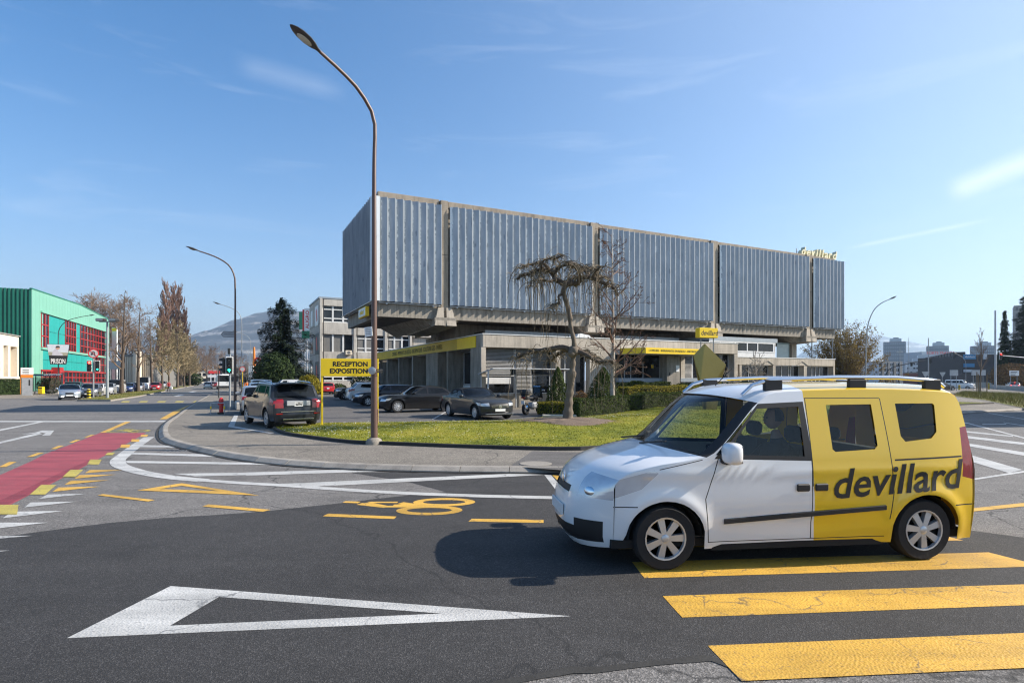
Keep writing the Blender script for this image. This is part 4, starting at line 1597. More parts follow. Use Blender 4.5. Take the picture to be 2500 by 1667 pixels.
class Car:
 """Body skin from a side profile: a ribbon over the car plus two side panels, cut into parts along given outlines."""

 def __init__(s, W, rows, axles, wr, sill, belt, roofz, tumble=.20, nose=.10, tail=.06, p=2.8, flare=.012, nz=12):
  s.hw, s.rows, s.axles, s.wr, s.sill, s.belt, s.roofz = W / 2, rows, axles, wr, sill, belt, roofz
  s.tumble, s.nose, s.tail, s.p, s.flare, s.nz = tumble, nose, tail, p, flare, nz
  s.xf = max(r[2] for r in rows)
  s.xr = min(r[2] for r in rows)

 def y(s, x, z):
  """half width of the side surface"""
  if z > s.belt:
   k = 1 - s.tumble * ((z - s.belt) / (s.roofz - s.belt)) ** 1.15
  else:
   t = (s.belt - z) / (s.belt - s.sill)
   k = 1 - .05 * max(0, (t - .35) / .65) ** 2 + .012 * math.sin(min(1, t) * 3.14)
  q = 1.0
  xa = s.xf - .75
  if x > xa:
   q -= s.nose * ((x - xa) / (s.xf - xa)) ** 2.2
  xb = s.xr + .7
  if x < xb:
   q -= s.tail * ((xb - x) / (xb - s.xr)) ** 2.2
  o = 0.0
  for a in s.axles:                   # swelling round the wheel arches
   d = math.hypot(x - a, z - s.wr) - (s.wr + .085)
   o += s.flare * math.exp(-(d / .075) ** 2)
  # shoulder crease under the windows and hollow above the sill
  o += s.flare * .4 * math.exp(-((z - s.belt + .10) / .055) ** 2) - s.flare * .9 * math.exp(-((z - s.sill - .22) / .10) ** 2) * max(0, 1 - abs(x) / (s.axles[0] - .3))
  return s.hw * .98 * k * q + o * max(0, min(1, (s.belt + .03 - z) / .06)) * q

 def arch(s, x, arch_r):
  z = s.sill
  for a in s.axles:
   d = abs(x - a)
   if d < arch_r:
    z = max(z, s.wr + math.sqrt(arch_r ** 2 - d * d) * .97)
  return z

 def skin(s, polys, ribbon_tag, arch_r=None, cuts=()):
  arch_r = arch_r or s.wr + .065
  rows = s.rows
  n = len(rows)
  us = list(range(n))
  fs = [pchip(us, [r[k] for r in rows]) for k in range(4)]
  samp, seg = [], []
  for i in range(n - 1):
   L = math.hypot(rows[i + 1][0] - rows[i][0], rows[i + 1][1] - rows[i][1])
   k = max(2, int(L / .11))
   for j in range(k):
    samp.append(i + j / k)
    seg.append(i)
  samp.append(n - 1.0)
  bm = bmesh.new()
  side = bm.faces.layers.int.new('side')
  tagl = bm.faces.layers.int.new('tag')
  tags = ['body']

  def tid(name):
   if name not in tags:
    tags.append(name)
   return tags.index(name)
  ts = [-t for t in TS[:0:-1]] + TS
  ring = []
  edge = []
  for u in samp:
   xc, zc, xe, ze = (f(u) for f in fs)
   xe = min(max(xe, s.xr), s.xf)
   ye = s.y(xe, ze)
   edge.append((xe, ze))
   r = []
   for t in ts:
    g = abs(t) ** s.p
    r.append(bm.verts.new((xc + (xe - xc) * g, t * ye, zc + (ze - zc) * g)))
   ring.append(r)
  for i in range(len(samp) - 1):
   for j in range(len(ts) - 1):
    f = bm.faces.new((ring[i][j], ring[i][j + 1], ring[i + 1][j + 1], ring[i + 1][j]))
    c = f.calc_center_median()
    f[tagl] = tid(ribbon_tag(seg[i], (ts[j] + ts[j + 1]) / 2, c.x, c.z, samp[i] - seg[i]))
  # side panels
  top = {}
  for x, z in edge:
   k = round(x, 4)
   top[k] = max(top.get(k, -1), z)
  xs = sorted(set(list(top.keys())))
  extra = []
  for a in s.axles:
   for k in range(-8, 9):
    extra.append(a + arch_r * math.sin(k / 8 * math.pi / 2) * (1.0 if abs(k) < 8 else 1.0005))
  xk = sorted(top)

  def topz(x):
   if x <= xk[0]:
    return top[xk[0]]
   for a, b in zip(xk, xk[1:]):
    if a <= x <= b:
     return top[a] + (top[b] - top[a]) * (x - a) / max(1e-6, b - a)
   return top[xk[-1]]
  for x in extra:
   if s.xr < x < s.xf and min(abs(x - k) for k in xs) > .006:
    xs.append(x)
  xs.sort()
  NZ = s.nz
  bot0 = {xs[0]: min(z for x, z in edge if abs(x - s.xr) < .001), xs[-1]: min(z for x, z in edge if abs(x - s.xf) < .001)}
  for sg in (1, -1):
   colv = []
   for x in xs:
    b = max(s.arch(x, arch_r), bot0.get(x, 0))
    t = max(topz(x), b + .01)
    colv.append([bm.verts.new((x, sg * s.y(x, b + (t - b) * k / NZ), b + (t - b) * k / NZ)) for k in range(NZ + 1)])
   for i in range(len(xs) - 1):
    for k in range(NZ):
     q = (colv[i][k], colv[i + 1][k], colv[i + 1][k + 1], colv[i][k + 1])
     f = bm.faces.new(q if sg < 0 else q[::-1])
     f[side] = sg
  bmesh.ops.remove_doubles(bm, verts=bm.verts[:], dist=.0008)

  def cut(co, no, faces):
   ge = set(faces)
   es = set(e for f in faces for e in f.edges)
   vs = set(v for f in faces for v in f.verts)
   bmesh.ops.bisect_plane(bm, geom=list(ge) + list(es) + list(vs), plane_co=co, plane_no=no, dist=1e-5)
  for x in cuts:
   cut((x[0], 0, x[1]), (x[2], 0, x[3]), bm.faces[:])
  for name, sides, poly in polys:
   m = len(poly)
   x0, x1 = min(p[0] for p in poly) - .05, max(p[0] for p in poly) + .05
   z0, z1 = min(p[1] for p in poly) - .05, max(p[1] for p in poly) + .05
   for i in range(m):
    (ax, az), (bx, bz) = poly[i], poly[(i + 1) % m]
    no = Vector((-(bz - az), 0, bx - ax)).normalized()
    fc = [f for f in bm.faces if f[side] in sides and any(x0 <= v.co.x <= x1 and z0 <= v.co.z <= z1 for v in f.verts)]
    cut((ax, 0, az), no, fc)
   t = tid(name)
   for f in bm.faces:
    if f[side] in sides:
     c = f.calc_center_median()
     if inside((c.x, c.z), poly):
      f[tagl] = t
  bmesh.ops.recalc_face_normals(bm, faces=bm.faces[:])
  bm.normal_update()
  # make sure it points outwards
  f0 = max(bm.faces, key=lambda f: f.calc_center_median().z)
  if f0.normal.z < 0:
   bmesh.ops.reverse_faces(bm, faces=bm.faces[:])
  return bm, tags, tagl, side

 def parts(s, bm, tags, tagl, side, table, parent, inset=.008, slots=None, slotfn=None, split=()):
  """table: tag -> (part name, material)."""
  bm.verts.ensure_lookup_table()
  bm.verts.index_update()
  out = {}
  groups = {}
  for f in bm.faces:
   t = tags[f[tagl]]
   key = t
   if t in split:
    key = (t, 1 if f.calc_center_median().y > 0 else -1)
   groups.setdefault(key, []).append(f)
  for key, fs in groups.items():
   t = key if isinstance(key, str) else key[0]
   if t not in table:
    continue
   name, mat = table[t]
   ids = {}
   v, fc, mi = [], [], []
   glassy = t.endswith('glass') or t in ('grille', 'intake')
   for f in fs:
    q = []
    for w in f.verts:
     if w.index not in ids:
      ids[w.index] = len(v)
      c = w.co - (w.normal * inset if glassy else w.normal * 0)
      v.append((c.x, c.y, c.z))
     q.append(ids[w.index])
    fc.append(q)
    c = f.calc_center_median()
    mi.append(slotfn(c) if slotfn and t in slots else 0)
   me = bpy.data.meshes.new(name)
   me.from_pydata(v, [], fc)
   for m in (mat if isinstance(mat, (list, tuple)) else [mat]):
    me.materials.append(m)
   if slotfn and slots and t in slots:
    me.polygons.foreach_set('material_index', mi)
   me.polygons.foreach_set('use_smooth', [True] * len(me.polygons))
   me.set_sharp_from_angle(angle=R(42))
   me.update()
   # smooth panels: take the flank normals from the body's own surface
   nl = []
   for f in fs:
    sg = f[side]
    for w in f.verts:
     if sg:
      x, z, e = w.co.x, w.co.z, .02
      gx_ = (s.y(x + e, z) - s.y(x - e, z)) / (2 * e)
      gz_ = (s.y(x, z + e) - s.y(x, z - e)) / (2 * e)
      q = Vector((-gx_, sg, -gz_)).normalized()
     else:
      q = w.normal
     nl.append((q.x, q.y, q.z))
   me.normals_split_custom_set(nl)
   out[key] = link(name, me, parent)
  bm.free()
  return out


WHEELS = {}


def wheel_meshes(r, w, spokes, twin=False, two=False):
 k = (round(r, 3), round(w, 3), spokes, twin, two)
 if k in WHEELS:
  return WHEELS[k]
 rr = r * .66
 t = MB()
 t.lathe([(rr, -w / 2), (r * .93, -w / 2 - .004), (r * .985, -w * .40), (r, -w * .2), (r, w * .2), (r * .985, w * .40), (r * .93, w / 2 + .004), (rr, w / 2)], 28, axis='y', caps=False)
 tm = t.mesh('wheel', MT['rubber'], 40)
 m = MB()
 # barrel and rim lip, outer face towards +y
 m.lathe([(rr * .985, -w / 2 + .02), (rr * .96, w / 2 - .03)], 24, m=1, axis='y', caps=False)
 m.lathe([(rr * 1.005, w / 2 - .01), (rr * 1.0, w / 2 + .006), (rr * .93, w / 2 + .004), (rr * .91, w / 2 - .03)], 24, axis='y', caps=False)
 m.lathe([(.001, w / 2 - .075), (rr * .9, w / 2 - .075)], 20, m=1, axis='y')
 m.lathe([(rr * .20, w / 2 - .04), (rr * .20, w / 2 - .004), (rr * .12, w / 2 + .004), (.001, w / 2 + .004)], 14, axis='y')
 for i in range(spokes):
  for dd in ((-.10, .10) if twin else (0,)):
   a = 2 * math.pi * i / spokes
   w0, w1 = (rr * .09, rr * .055) if twin else (rr * .12, rr * .17)
   n = len(m.v)
   for (q, ww, yy, sh) in ((rr * .14, w0, w / 2 - .006, dd * .4), (rr * .95, w1, w / 2 - .012, dd * 1.9)):
    ca, sa = math.cos(a), math.sin(a)
    for s_ in (-1, 1):
     tx = s_ * ww + sh * rr
     x, z = q * ca - tx * sa, q * sa + tx * ca
     m.v += [(x, yy, z), (x, yy - .05, z)]
   for fc in ((0, 2, 6, 4), (0, 4, 5, 1), (2, 3, 7, 6)):
    m.face([n + j for j in fc], 2 if (two and i % 2) else 0)
 rm = m.mesh('rim', [MT['alloy'], MT['dark'], MT['black']], 35)
 WHEELS[k] = (tm, rm)
 return WHEELS[k]


def add_wheels(root, car, spokes=5, w=.21, twin=False, inset=.012, steer=0, two=False):
 tm, rm = wheel_meshes(car.wr, w, spokes, twin, two)
 for k, a in enumerate(car.axles):
  for s_ in (1, -1):
   y = s_ * (car.y(a, car.wr + .1) - inset - w / 2)
   rz = 0 if s_ > 0 else math.pi
   o = link('wheel', tm, root, (a, y, car.wr), (0, R(17 * (k + 1) + 9 * s_), rz + (steer if k == 0 else 0)))
   link('rim', rm, o)


def underbody(root, car, depth=.24):
 y = car.hw - depth
 mb = MB()
 mb.box(car.xr + .08, -y, car.sill - .03, car.xf - .08, y, car.belt - .16)
 for a, b in ((car.axles[0] - car.wr - .07, car.axles[1] + car.wr + .07), (car.axles[0] + car.wr + .07, car.xf - .05), (car.xr + .05, car.axles[1] - car.wr - .07)):
  if b > a:
   mb.box(a, -car.hw * .90, car.sill - .005, b, car.hw * .90, car.sill + .03)
 return mb.build('underbody', MT['dark'], root)


def mirror(root, car, x, z, mat, s_):
 bm = bmesh.new()
 bmesh.ops.create_uvsphere(bm, u_segments=10, v_segments=7, radius=1)
 y = car.y(x, z)
 for v in bm.verts:
  c = v.co
  c.x = (c.x if c.x > -.55 else -.55) * .10
  c.y = (abs(c.y) ** .7) * (1 if c.y > 0 else -1) * .105
  c.z = (abs(c.z) ** .7) * (1 if c.z > 0 else -1) * .075
 mb = MB()
 mb.add_bm(bm, 0, Matrix.Translation((x, s_ * (y + .12), z + .04)))
 mb.box(x - .03, s_ * (y - .01), z - .015, x + .03, s_ * (y + .09), z + .015, 1)
 return mb.build('mirror', [mat, MT['black']], root, smooth=40)


def build_car(name, label, cat, p, mat, group=None, far=False):
 """p: dict of proportions -> a car heading along +x, origin on the ground between the axles."""
 L, W, H = p['L'], p['W'], p['H']
 wb, fo = p['wb'], p['fo']
 xf, xr = wb / 2 + fo, wb / 2 + fo - L
 nz, cz, cx, tx, rx, bx, bz = p['nose_z'], p['cowl_z'], p['cowl_x'], p['top_x'], p['rear_x'], p['base_x'], p['base_z']
 nb = p.get('nb', .30)
 tb = p.get('tb', .16)
 rd = p.get('drop', .055)
 deck = p.get('deck')
 ef, er = xf - nb, xr + tb
 rows = [(xf - .12, .20, ef, .24), (xf - .01, .36, ef, .38), (xf, .52, ef, .54), (xf - .05, nz - .10, ef, nz - .12), (xf - .17, nz, ef - .04, nz - .03),
   ((xf + cx) / 2 + .1, (nz + cz) / 2 + .055, (xf + cx) / 2 - .1, (nz + cz) / 2 + .01), (cx, cz, cx - .30, cz - .005),
   (tx, H - .025, tx - .13, H - rd - .035), ((tx * .6 + rx * .4), H, (tx * .6 + rx * .4), H - rd), (rx, H - p.get('fall', .04), rx + .06, H - rd - p.get('fall', .04) - .01)]
 rseg = len(rows) - 1
 rows.append((bx, bz, bx + .12, bz - .02))
 if deck:
  rows.append(((bx + xr) / 2, bz + .015, (bx + er) / 2 + .06, bz - .02))
  rows.append((xr + .06, bz - .03, er, bz - .06))
 else:
  rows.append((xr + .06, bz - .10, er, bz - .12))
 rows += [(xr + .02, .62, er, .62), (xr, .46, er, .46), (xr + .06, .24, er, .27)]
 # keep the edge line monotonic
 for i in range(1, len(rows)):
  if rows[i][2] > rows[i - 1][2]:
   rows[i] = (rows[i][0], rows[i][1], rows[i - 1][2], rows[i][3])
 car = Car(W, rows, (wb / 2, -wb / 2), p['wr'], p.get('sill', .20), p.get('belt', cz - .05), H, p.get('tumble', .19))
 hl = p.get('hl', (nz - .20, nz - .05))
 tl = p.get('tl', (bz - .32, bz - .08))

 def rt(seg, t, x, z, fr):
  a = abs(t)
  if seg == 6:
   return 'front_glass' if a < .93 else 'body'
  if seg == rseg:
   return 'rear_glass' if a < .88 and fr > .06 else 'body'
  if seg < 5 and x > ef - .1:
   if hl[0] < z < hl[1] and a > .56:
    return 'headlight'
   if p.get('grille', (.50, nz - .10))[0] < z < p.get('grille', (.50, nz - .10))[1] and a < p.get('gw', .5):
    return 'grille'
   if .24 < z < .36 and a < .78:
    return 'intake'
  if seg > rseg and x < er + .02 and tl[0] < z < tl[1] and a > p.get('tw', .66):
   return 'taillight'
  if seg > rseg and z < .36 and a < .8:
   return 'rear_intake'
  return 'body'
 polys = []
 bl, rf = cz + .0, H - rd - .075
 b2 = bz + .01 if not deck else cz + .02
 xw = cx - .30
 bp = p.get('bp', (tx + rx) / 2 - .05)
 if not far or True:
  ax = xw - .16
  atx = tx - .13 - .07
  polys.append(('side_glass', (1, -1), [(ax, bl + .015), (bp + .045, bl + .03), (bp + .045, rf), (atx, rf - .01)]))
  q = p.get('rw', [(bp - .045, rf), (bp - .045, bl + .03), (bx + .45, b2 + .03), (rx + .12, rf - .05)])
  polys.append(('side_glass', (1, -1), q[::-1] if False else q))
  if p.get('qw'):
   polys.append(('side_glass', (1, -1), p['qw']))
 polys.append(('headlight', (1, -1), [(ef + .01, hl[0]), (ef + .01, hl[1] + .02), (ef - p.get('hx', .30), hl[1] + .03), (ef - p.get('hx', .30) * .5, hl[0] + .02)]))
 polys.append(('taillight', (1, -1), [(er - .01, tl[0]), (er + p.get('tlx', .22), tl[0] + .05), (er + p.get('tlx', .22), tl[1]), (er - .01, tl[1])]))
 if not far:
  polys.append(('door', (1, -1), [(xw - .10, .32), (xw - .10, bl - .0), (bp + .01, bl + .0), (bp + .01, .32)]))
  if not p.get('two_door'):
   polys.append(('rear_door', (1, -1), [(bp - .005, .32), (bp - .005, bl), (-wb / 2 + .18, bl + .005), (-wb / 2 + p['wr'] + .12, .32)]))
 root = thing(name, label, cat, group=group)
 bm, tags, tagl, side = car.skin(polys, rt)
 gl = MT['car_glass']
 table = {'body': ('body', mat), 'door': ('door', mat), 'rear_door': ('door', mat), 'front_glass': ('windscreen', gl), 'rear_glass': ('rear_window', gl),
             'side_glass': ('side_window', gl), 'headlight': ('headlight', MT['lens_c']), 'taillight': ('taillight', MT['lens_r']), 'grille': ('grille', MT['black']), 'intake': ('intake', MT['black']), 'rear_intake': ('rear_valance', MT['black'])}
 sp = ('headlight', 'taillight', 'side_glass') + (('door', 'rear_door') if not far else ())
 car.parts(bm, tags, tagl, side, table, root, split=sp)
 underbody(root, car)
 add_wheels(root, car, p.get('spokes', 5), twin=p.get('twin', False))
 for s_ in (1, -1):
  mirror(root, car, xw - .12, bl + .02, p.get('mir', mat), s_)
 # number plates
 MB().box(xf + .002, -.25, .38, xf + .014, .25, .49).build('number_plate', MT['plate'], root)
 pz = p.get('pz', bz - .34)
 MB().box(xr - .012, -.15, pz, xr + .03, .15, pz + .16).build('number_plate', MT['plate'], root)
 root['_car'] = 0
 del root['_car']
 return root, car


def place(root, x, y, heading, z=0.0):
 root.location = (x, y, z)
 root.rotation_euler = (0, 0, math.atan2(heading[1], heading[0]))
 return root


PNT = {}


def P(name, col, flake=0.0, metal=0.0, rough=.28):
 if name not in PNT:
  PNT[name] = paint(name + ' car paint', col, rough, flake, metal, .45 if max(col) < .08 else 1.0)
 return PNT[name]


SUV = dict(L=4.53, W=1.84, H=1.66, wb=2.755, fo=.87, nose_z=.97, cowl_z=1.10, cowl_x=.86, top_x=.20, rear_x=-1.62, base_x=-2.02, base_z=1.12, wr=.355, sill=.27, belt=1.04, tumble=.17, drop=.05, bp=-.17,
           rw=[(-.215, 1.535), (-.215, 1.14), (-1.12, 1.16), (-1.10, 1.535)], qw=[(-1.16, 1.53), (-1.18, 1.16), (-1.72, 1.18), (-1.50, 1.51)], tl=(.82, 1.08), tlx=.30, tw=.60, pz=.80, tb=.14, grille=(.55, .90), spokes=5)
HATCH = dict(L=4.25, W=1.77, H=1.48, wb=2.60, fo=.86, nose_z=.82, cowl_z=1.0, cowl_x=.98, top_x=.20, rear_x=-1.40, base_x=-1.88, base_z=1.0, wr=.315, belt=.95, bp=-.16,
             rw=[(-.205, 1.35), (-.205, 1.03), (-1.35, 1.05), (-1.22, 1.33)], tl=(.72, .98), tlx=.2, spokes=7)
COMPACT = dict(L=3.75, W=1.66, H=1.49, wb=2.40, fo=.75, nose_z=.86, cowl_z=1.02, cowl_x=.95, top_x=.25, rear_x=-1.35, base_x=-1.66, base_z=1.02, wr=.29, belt=.97, bp=-.10,
               rw=[(-.145, 1.36), (-.145, 1.05), (-1.15, 1.07), (-1.08, 1.34)], tl=(.70, .95), spokes=6)
SEDAN = dict(L=4.80, W=1.85, H=1.45, wb=2.80, fo=.93, nose_z=.80, cowl_z=.98, cowl_x=.95, top_x=.08, rear_x=-1.30, base_x=-1.95, base_z=1.03, wr=.335, belt=.92, bp=-.30, deck=True, fall=.07,
             rw=[(-.345, 1.32), (-.345, 1.0), (-1.55, 1.04), (-1.18, 1.30)], tl=(.70, .95), spokes=10, twin=True, hl=(.64, .75))
CABRIO = dict(L=4.69, W=1.81, H=1.40, wb=2.84, fo=.80, nose_z=.80, cowl_z=.96, cowl_x=.72, top_x=-.08, rear_x=-1.20, base_x=-1.62, base_z=1.02, wr=.325, belt=.90, bp=-.58, deck=True, fall=.06,
              two_door=True, rw=[(-.62, 1.26), (-.62, .99), (-1.18, 1.02), (-.98, 1.25)], tl=(.72, .93), spokes=10, hl=(.62, .74), hx=.36, grille=(.50, .69), gw=.55)
CROSS = dict(L=4.30, W=1.80, H=1.58, wb=2.58, fo=.84, nose_z=.92, cowl_z=1.08, cowl_x=.95, top_x=.20, rear_x=-1.35, base_x=-1.85, base_z=1.16, wr=.34, sill=.25, belt=1.02, bp=-.17,
             rw=[(-.215, 1.45), (-.215, 1.12), (-1.22, 1.20), (-1.12, 1.42)], tl=(.88, 1.08), tlx=.34, spokes=5)
VANLET = dict(L=4.38, W=1.81, H=1.83, wb=2.73, fo=.87, nose_z=1.00, cowl_z=1.15, cowl_x=1.25, top_x=.55, rear_x=-2.02, base_x=-2.10, base_z=1.15, wr=.32, sill=.23, belt=1.05, tumble=.12, bp=-.05,
              rw=[(-.10, 1.66), (-.10, 1.2), (-.12, 1.2), (-.12, 1.66)], tl=(.75, 1.25), tlx=.08, tw=.86, tb=.06, pz=.62, spokes=5)
MPV = dict(VANLET, rw=[(-.10, 1.66), (-.10, 1.2), (-1.0, 1.2), (-1.0, 1.66)], qw=[(-1.1, 1.66), (-1.1, 1.2), (-1.85, 1.22), (-1.85, 1.64)])
BIGVAN = dict(L=5.6, W=2.02, H=2.45, wb=3.5, fo=.95, nose_z=1.10, cowl_z=1.40, cowl_x=1.95, top_x=1.05, rear_x=-2.72, base_x=-2.80, base_z=1.3, wr=.35, sill=.28, belt=1.3, tumble=.10, bp=.5,
              rw=[(.45, 2.2), (.45, 1.5), (.43, 1.5), (.43, 2.2)], tl=(.9, 1.4), tlx=.08, tw=.88, tb=.06, pz=.6, spokes=6)
CITYVAN = dict(MPV, L=5.0, H=1.95, W=1.95, wb=3.05, fo=.95, nose_z=1.05, cowl_z=1.22, cowl_x=1.45, top_x=.70, rear_x=-2.42, base_x=-2.5, base_z=1.2, belt=1.12, bp=.1,
               rw=[(.05, 1.76), (.05, 1.28), (-1.1, 1.28), (-1.1, 1.76)], qw=[(-1.2, 1.76), (-1.2, 1.28), (-2.25, 1.3), (-2.22, 1.74)], tl=(.9, 1.35))

D1, D2 = (.896, .444), (-.442, .897)
ND1, ND2 = (-.896, -.444), (.442, -.897)

# dark grey SUV parked by the lawn, seen from behind
suv, sc = build_car('suv', 'dark grey SUV with silver roof rails parked beside the lawn tip', 'car', SUV, P('anthracite', (0.022, 0.025, 0.031), .1, .2))
hd = (-.62, .78)
place(suv, -8.91 + hd[0] * 1.378 + .78 * .80, 21.27 + hd[1] * 1.378 + .62 * .80, hd, PZ)
for s_ in (1, -1):
 mb = MB()
 yy = s_ * (sc.y(-.4, 1.60) - .06)
 mb.tube([(.35, yy, 1.615), (.22, yy, 1.675), (-.6, yy, 1.70), (-1.4, yy, 1.665), (-1.55, yy, 1.60)], .017, 6)
 mb.build('roof_rail', MT['chrome'], suv, smooth=60)
MB().box(-1.62 - .44, -.62, 1.60, -1.62, .62, 1.635, bev=.012).build('spoiler', P('anthracite', ()), suv)
MB().tube([(-2.03, -.05, 1.17), (-1.99, .26, 1.185)], .012, 5).build('rear_wiper', MT['black'], suv)
xr_ = 2.755 / 2 + .87 - 4.53
MB().box(xr_ - .012, -.42, .82, xr_ + .06, .42, 1.0, bev=.01).build('plate_recess', MT['steel'], suv)
wall_text('86972', .085, MT['ink'], (xr_ - .016, 0, .856), (0, -1, 0), (0, 0, 1), suv, extrude=.001, bold=.002)
wall_text('GE', .05, MT['ink'], (xr_ - .016, .0, .925), (0, -1, 0), (0, 0, 1), suv, extrude=.001, bold=.001)
MB().box(xr_ - .01, -.62, .60, xr_ + .03, .62, .625).build('chrome_strip', MT['chrome'], suv)
MB().box(xr_ - .015, -.55, .33, xr_ + .1, .55, .36).build('skid_plate', MT['chrome'], suv)
for s_ in (1, -1):
 MB().box(xr_ + .02, s_ * .56, .52, xr_ + .05, s_ * .78, .56).build('reflector', MT['lens_r'], suv)
 MB().box(-1.0, s_ * (sc.hw - .07), .29, .98, s_ * (sc.hw + .02), .335).build('running_board', MT['steel'], suv)
for x in (.02, -.02):
 pass
for k in range(2):
 MB().box(-.10 - k * 1.0, -(sc.y(-.1, .93) + .03), .92, .08 - k * 1.0, -(sc.y(-.1, .93) + .005), .95).build('door_handle', MT['chrome'], suv)
 MB().box(-.10 - k * 1.0, (sc.y(-.1, .93) + .005), .92, .08 - k * 1.0, (sc.y(-.1, .93) + .03), .95).build('door_handle', MT['chrome'], suv)
# row ahead of it
c, _ = build_car('hatchback', 'silver hatchback parked directly ahead of the dark grey SUV', 'car', HATCH, P('silver', (.42, .43, .44), .15, .55))
place(c, -13.4, 30.7, D2, PZ)
c, _ = build_car('hatchback', 'white car in the kerbside row between silver hatchback and boxy white van', 'car', dict(SUV, H=1.62, tl=(.8, 1.0)), P('white', (.74, .74, .73)))
place(c, -16.95, 39.3, D2, PZ)
c, _ = build_car('minivan', 'boxy pale minivan furthest along the kerbside row, seen from behind', 'van', MPV, P('white', ()))
place(c, -21.3, 49.2, D2, PZ)
c, _ = build_car('delivery_van', 'white panel van crossing behind the dark grey SUV, by the round bush', 'van', VANLET, P('white', ()))
place(c, -22.6, 58.5, (-.93, -.36), PZ)
c, _ = build_car('hatchback', 'red car parked below the grey annex building, seen from behind', 'car', HATCH, P('red', (.42, .012, .014)))
place(c, -23.6, 73.6, D2, PZ)

# cars nosed in along the low wing
c, _ = build_car('saloon', 'black saloon with bright alloy wheels parked behind the lamp post', 'car', SEDAN, P('black', (.010, .010, .012), .0, .2))
sedan = c
hd = Vector((-.87, -.49)).normalized()
lf = Vector((-hd.y, hd.x))
q = Vector((-6.15, 31.2)) - hd * 1.4 - lf * .80
place(c, q.x, q.y, hd, PZ)
xf_ = 2.8 / 2 + .93
MB().box(.2, .905, .94, 1.0, .915, .96).build('chrome_strip', MT['chrome'], c)
c, _ = build_car('estate_car', 'dark blue estate car half hidden between black saloon and white crossover', 'car', dict(HATCH, L=4.6, fo=.9, wb=2.75, rear_x=-1.75, base_x=-2.1, rw=[(-.205, 1.35), (-.205, 1.03), (-1.6, 1.05), (-1.45, 1.33)], H=1.46), P('night blue', (.012, .016, .028), .1, .3))
q = Vector((-9.75, 39.3)) - Vector(ND1) * 1.4 - Vector((.444, -.896)) * .8
place(c, q.x, q.y, ND1, PZ)
c, _ = build_car('crossover', 'white crossover parked nose in beside the low wing', 'car', CROSS, P('white', ()))
q = Vector((-11.9, 45.4)) + Vector(D1) * 1.29 + Vector((-.444, .896)) * .8
place(c, q.x, q.y, D1, PZ)
c, _ = build_car('suv', 'black SUV parked beyond the white crossover under the annex', 'car', dict(SUV, tl=(.9, 1.1)), P('black', ()))
q = Vector((-14.7, 51.3)) - Vector(ND1) * 1.38 - Vector((.444, -.896)) * .8
place(c, q.x, q.y, ND1, PZ)

# convertible at the end of the lawn
cab, cc_ = build_car('convertible', 'dark grey convertible with black soft top parked by the shelter', 'car', CABRIO, P('graphite', (.036, .040, .046), .1, .25))
hd = (.50, -.866)
place(cab, -1.62, 27.35, hd, PZ)
xf_ = 2.84 / 2 + .80
mb = MB()
for z in (.545, .585, .625):
 mb.box(xf_ - .03, -.44, z, xf_ + .012, .44, z + .012)
mb.build('grille_bar', MT['chrome'], cab)
mb = MB()
mb.lathe([(.068, 0), (.085, 0), (.085, .012), (.068, .012)], 20, axis='x', c=(xf_ + .012, 0, .60))
for k in range(3):
 a = R(90 + 120 * k)
 mb.tube([(xf_ + .018, 0, .60), (xf_ + .018, .07 * math.cos(a), .60 + .07 * math.sin(a))], .008, 4)
mb.build('grille_badge', MT['chrome'], cab)
MB().box(xf_ - .10, -.70, .255, xf_ + .02, .70, .28, bev=.008).build('chrome_strip', MT['chrome'], cab)
# fabric hood over the roof
for o in [x for x in COL.objects if x.parent == cab and x.name.startswith('body')]:
 me = o.data
 me.materials.append(pbr('black soft top', (.018, .018, .020), .85, bump=.2))
 for pl in me.polygons:
  c_ = pl.center
  if c_.z > 1.10 and c_.x < .1 or (c_.z > 1.02 and -1.75 < c_.x < -1.05 and abs(c_.y) < .72):
   pl.material_index = 1

# ------------------------------------------------------------------ queue in the side street, copied from a few models
def recolor(root, label, name, mats):
 root['label'] = label
 for ch in [x for x in COL.objects if x.parent == root]:
  if ch.name.split('.')[0] in ('body', 'door', 'mirror'):
   ch.data = ch.data.copy()
   for i, m in enumerate(ch.data.materials):
    if m and 'car paint' in m.name:
     ch.data.materials[i] = mats
 return root


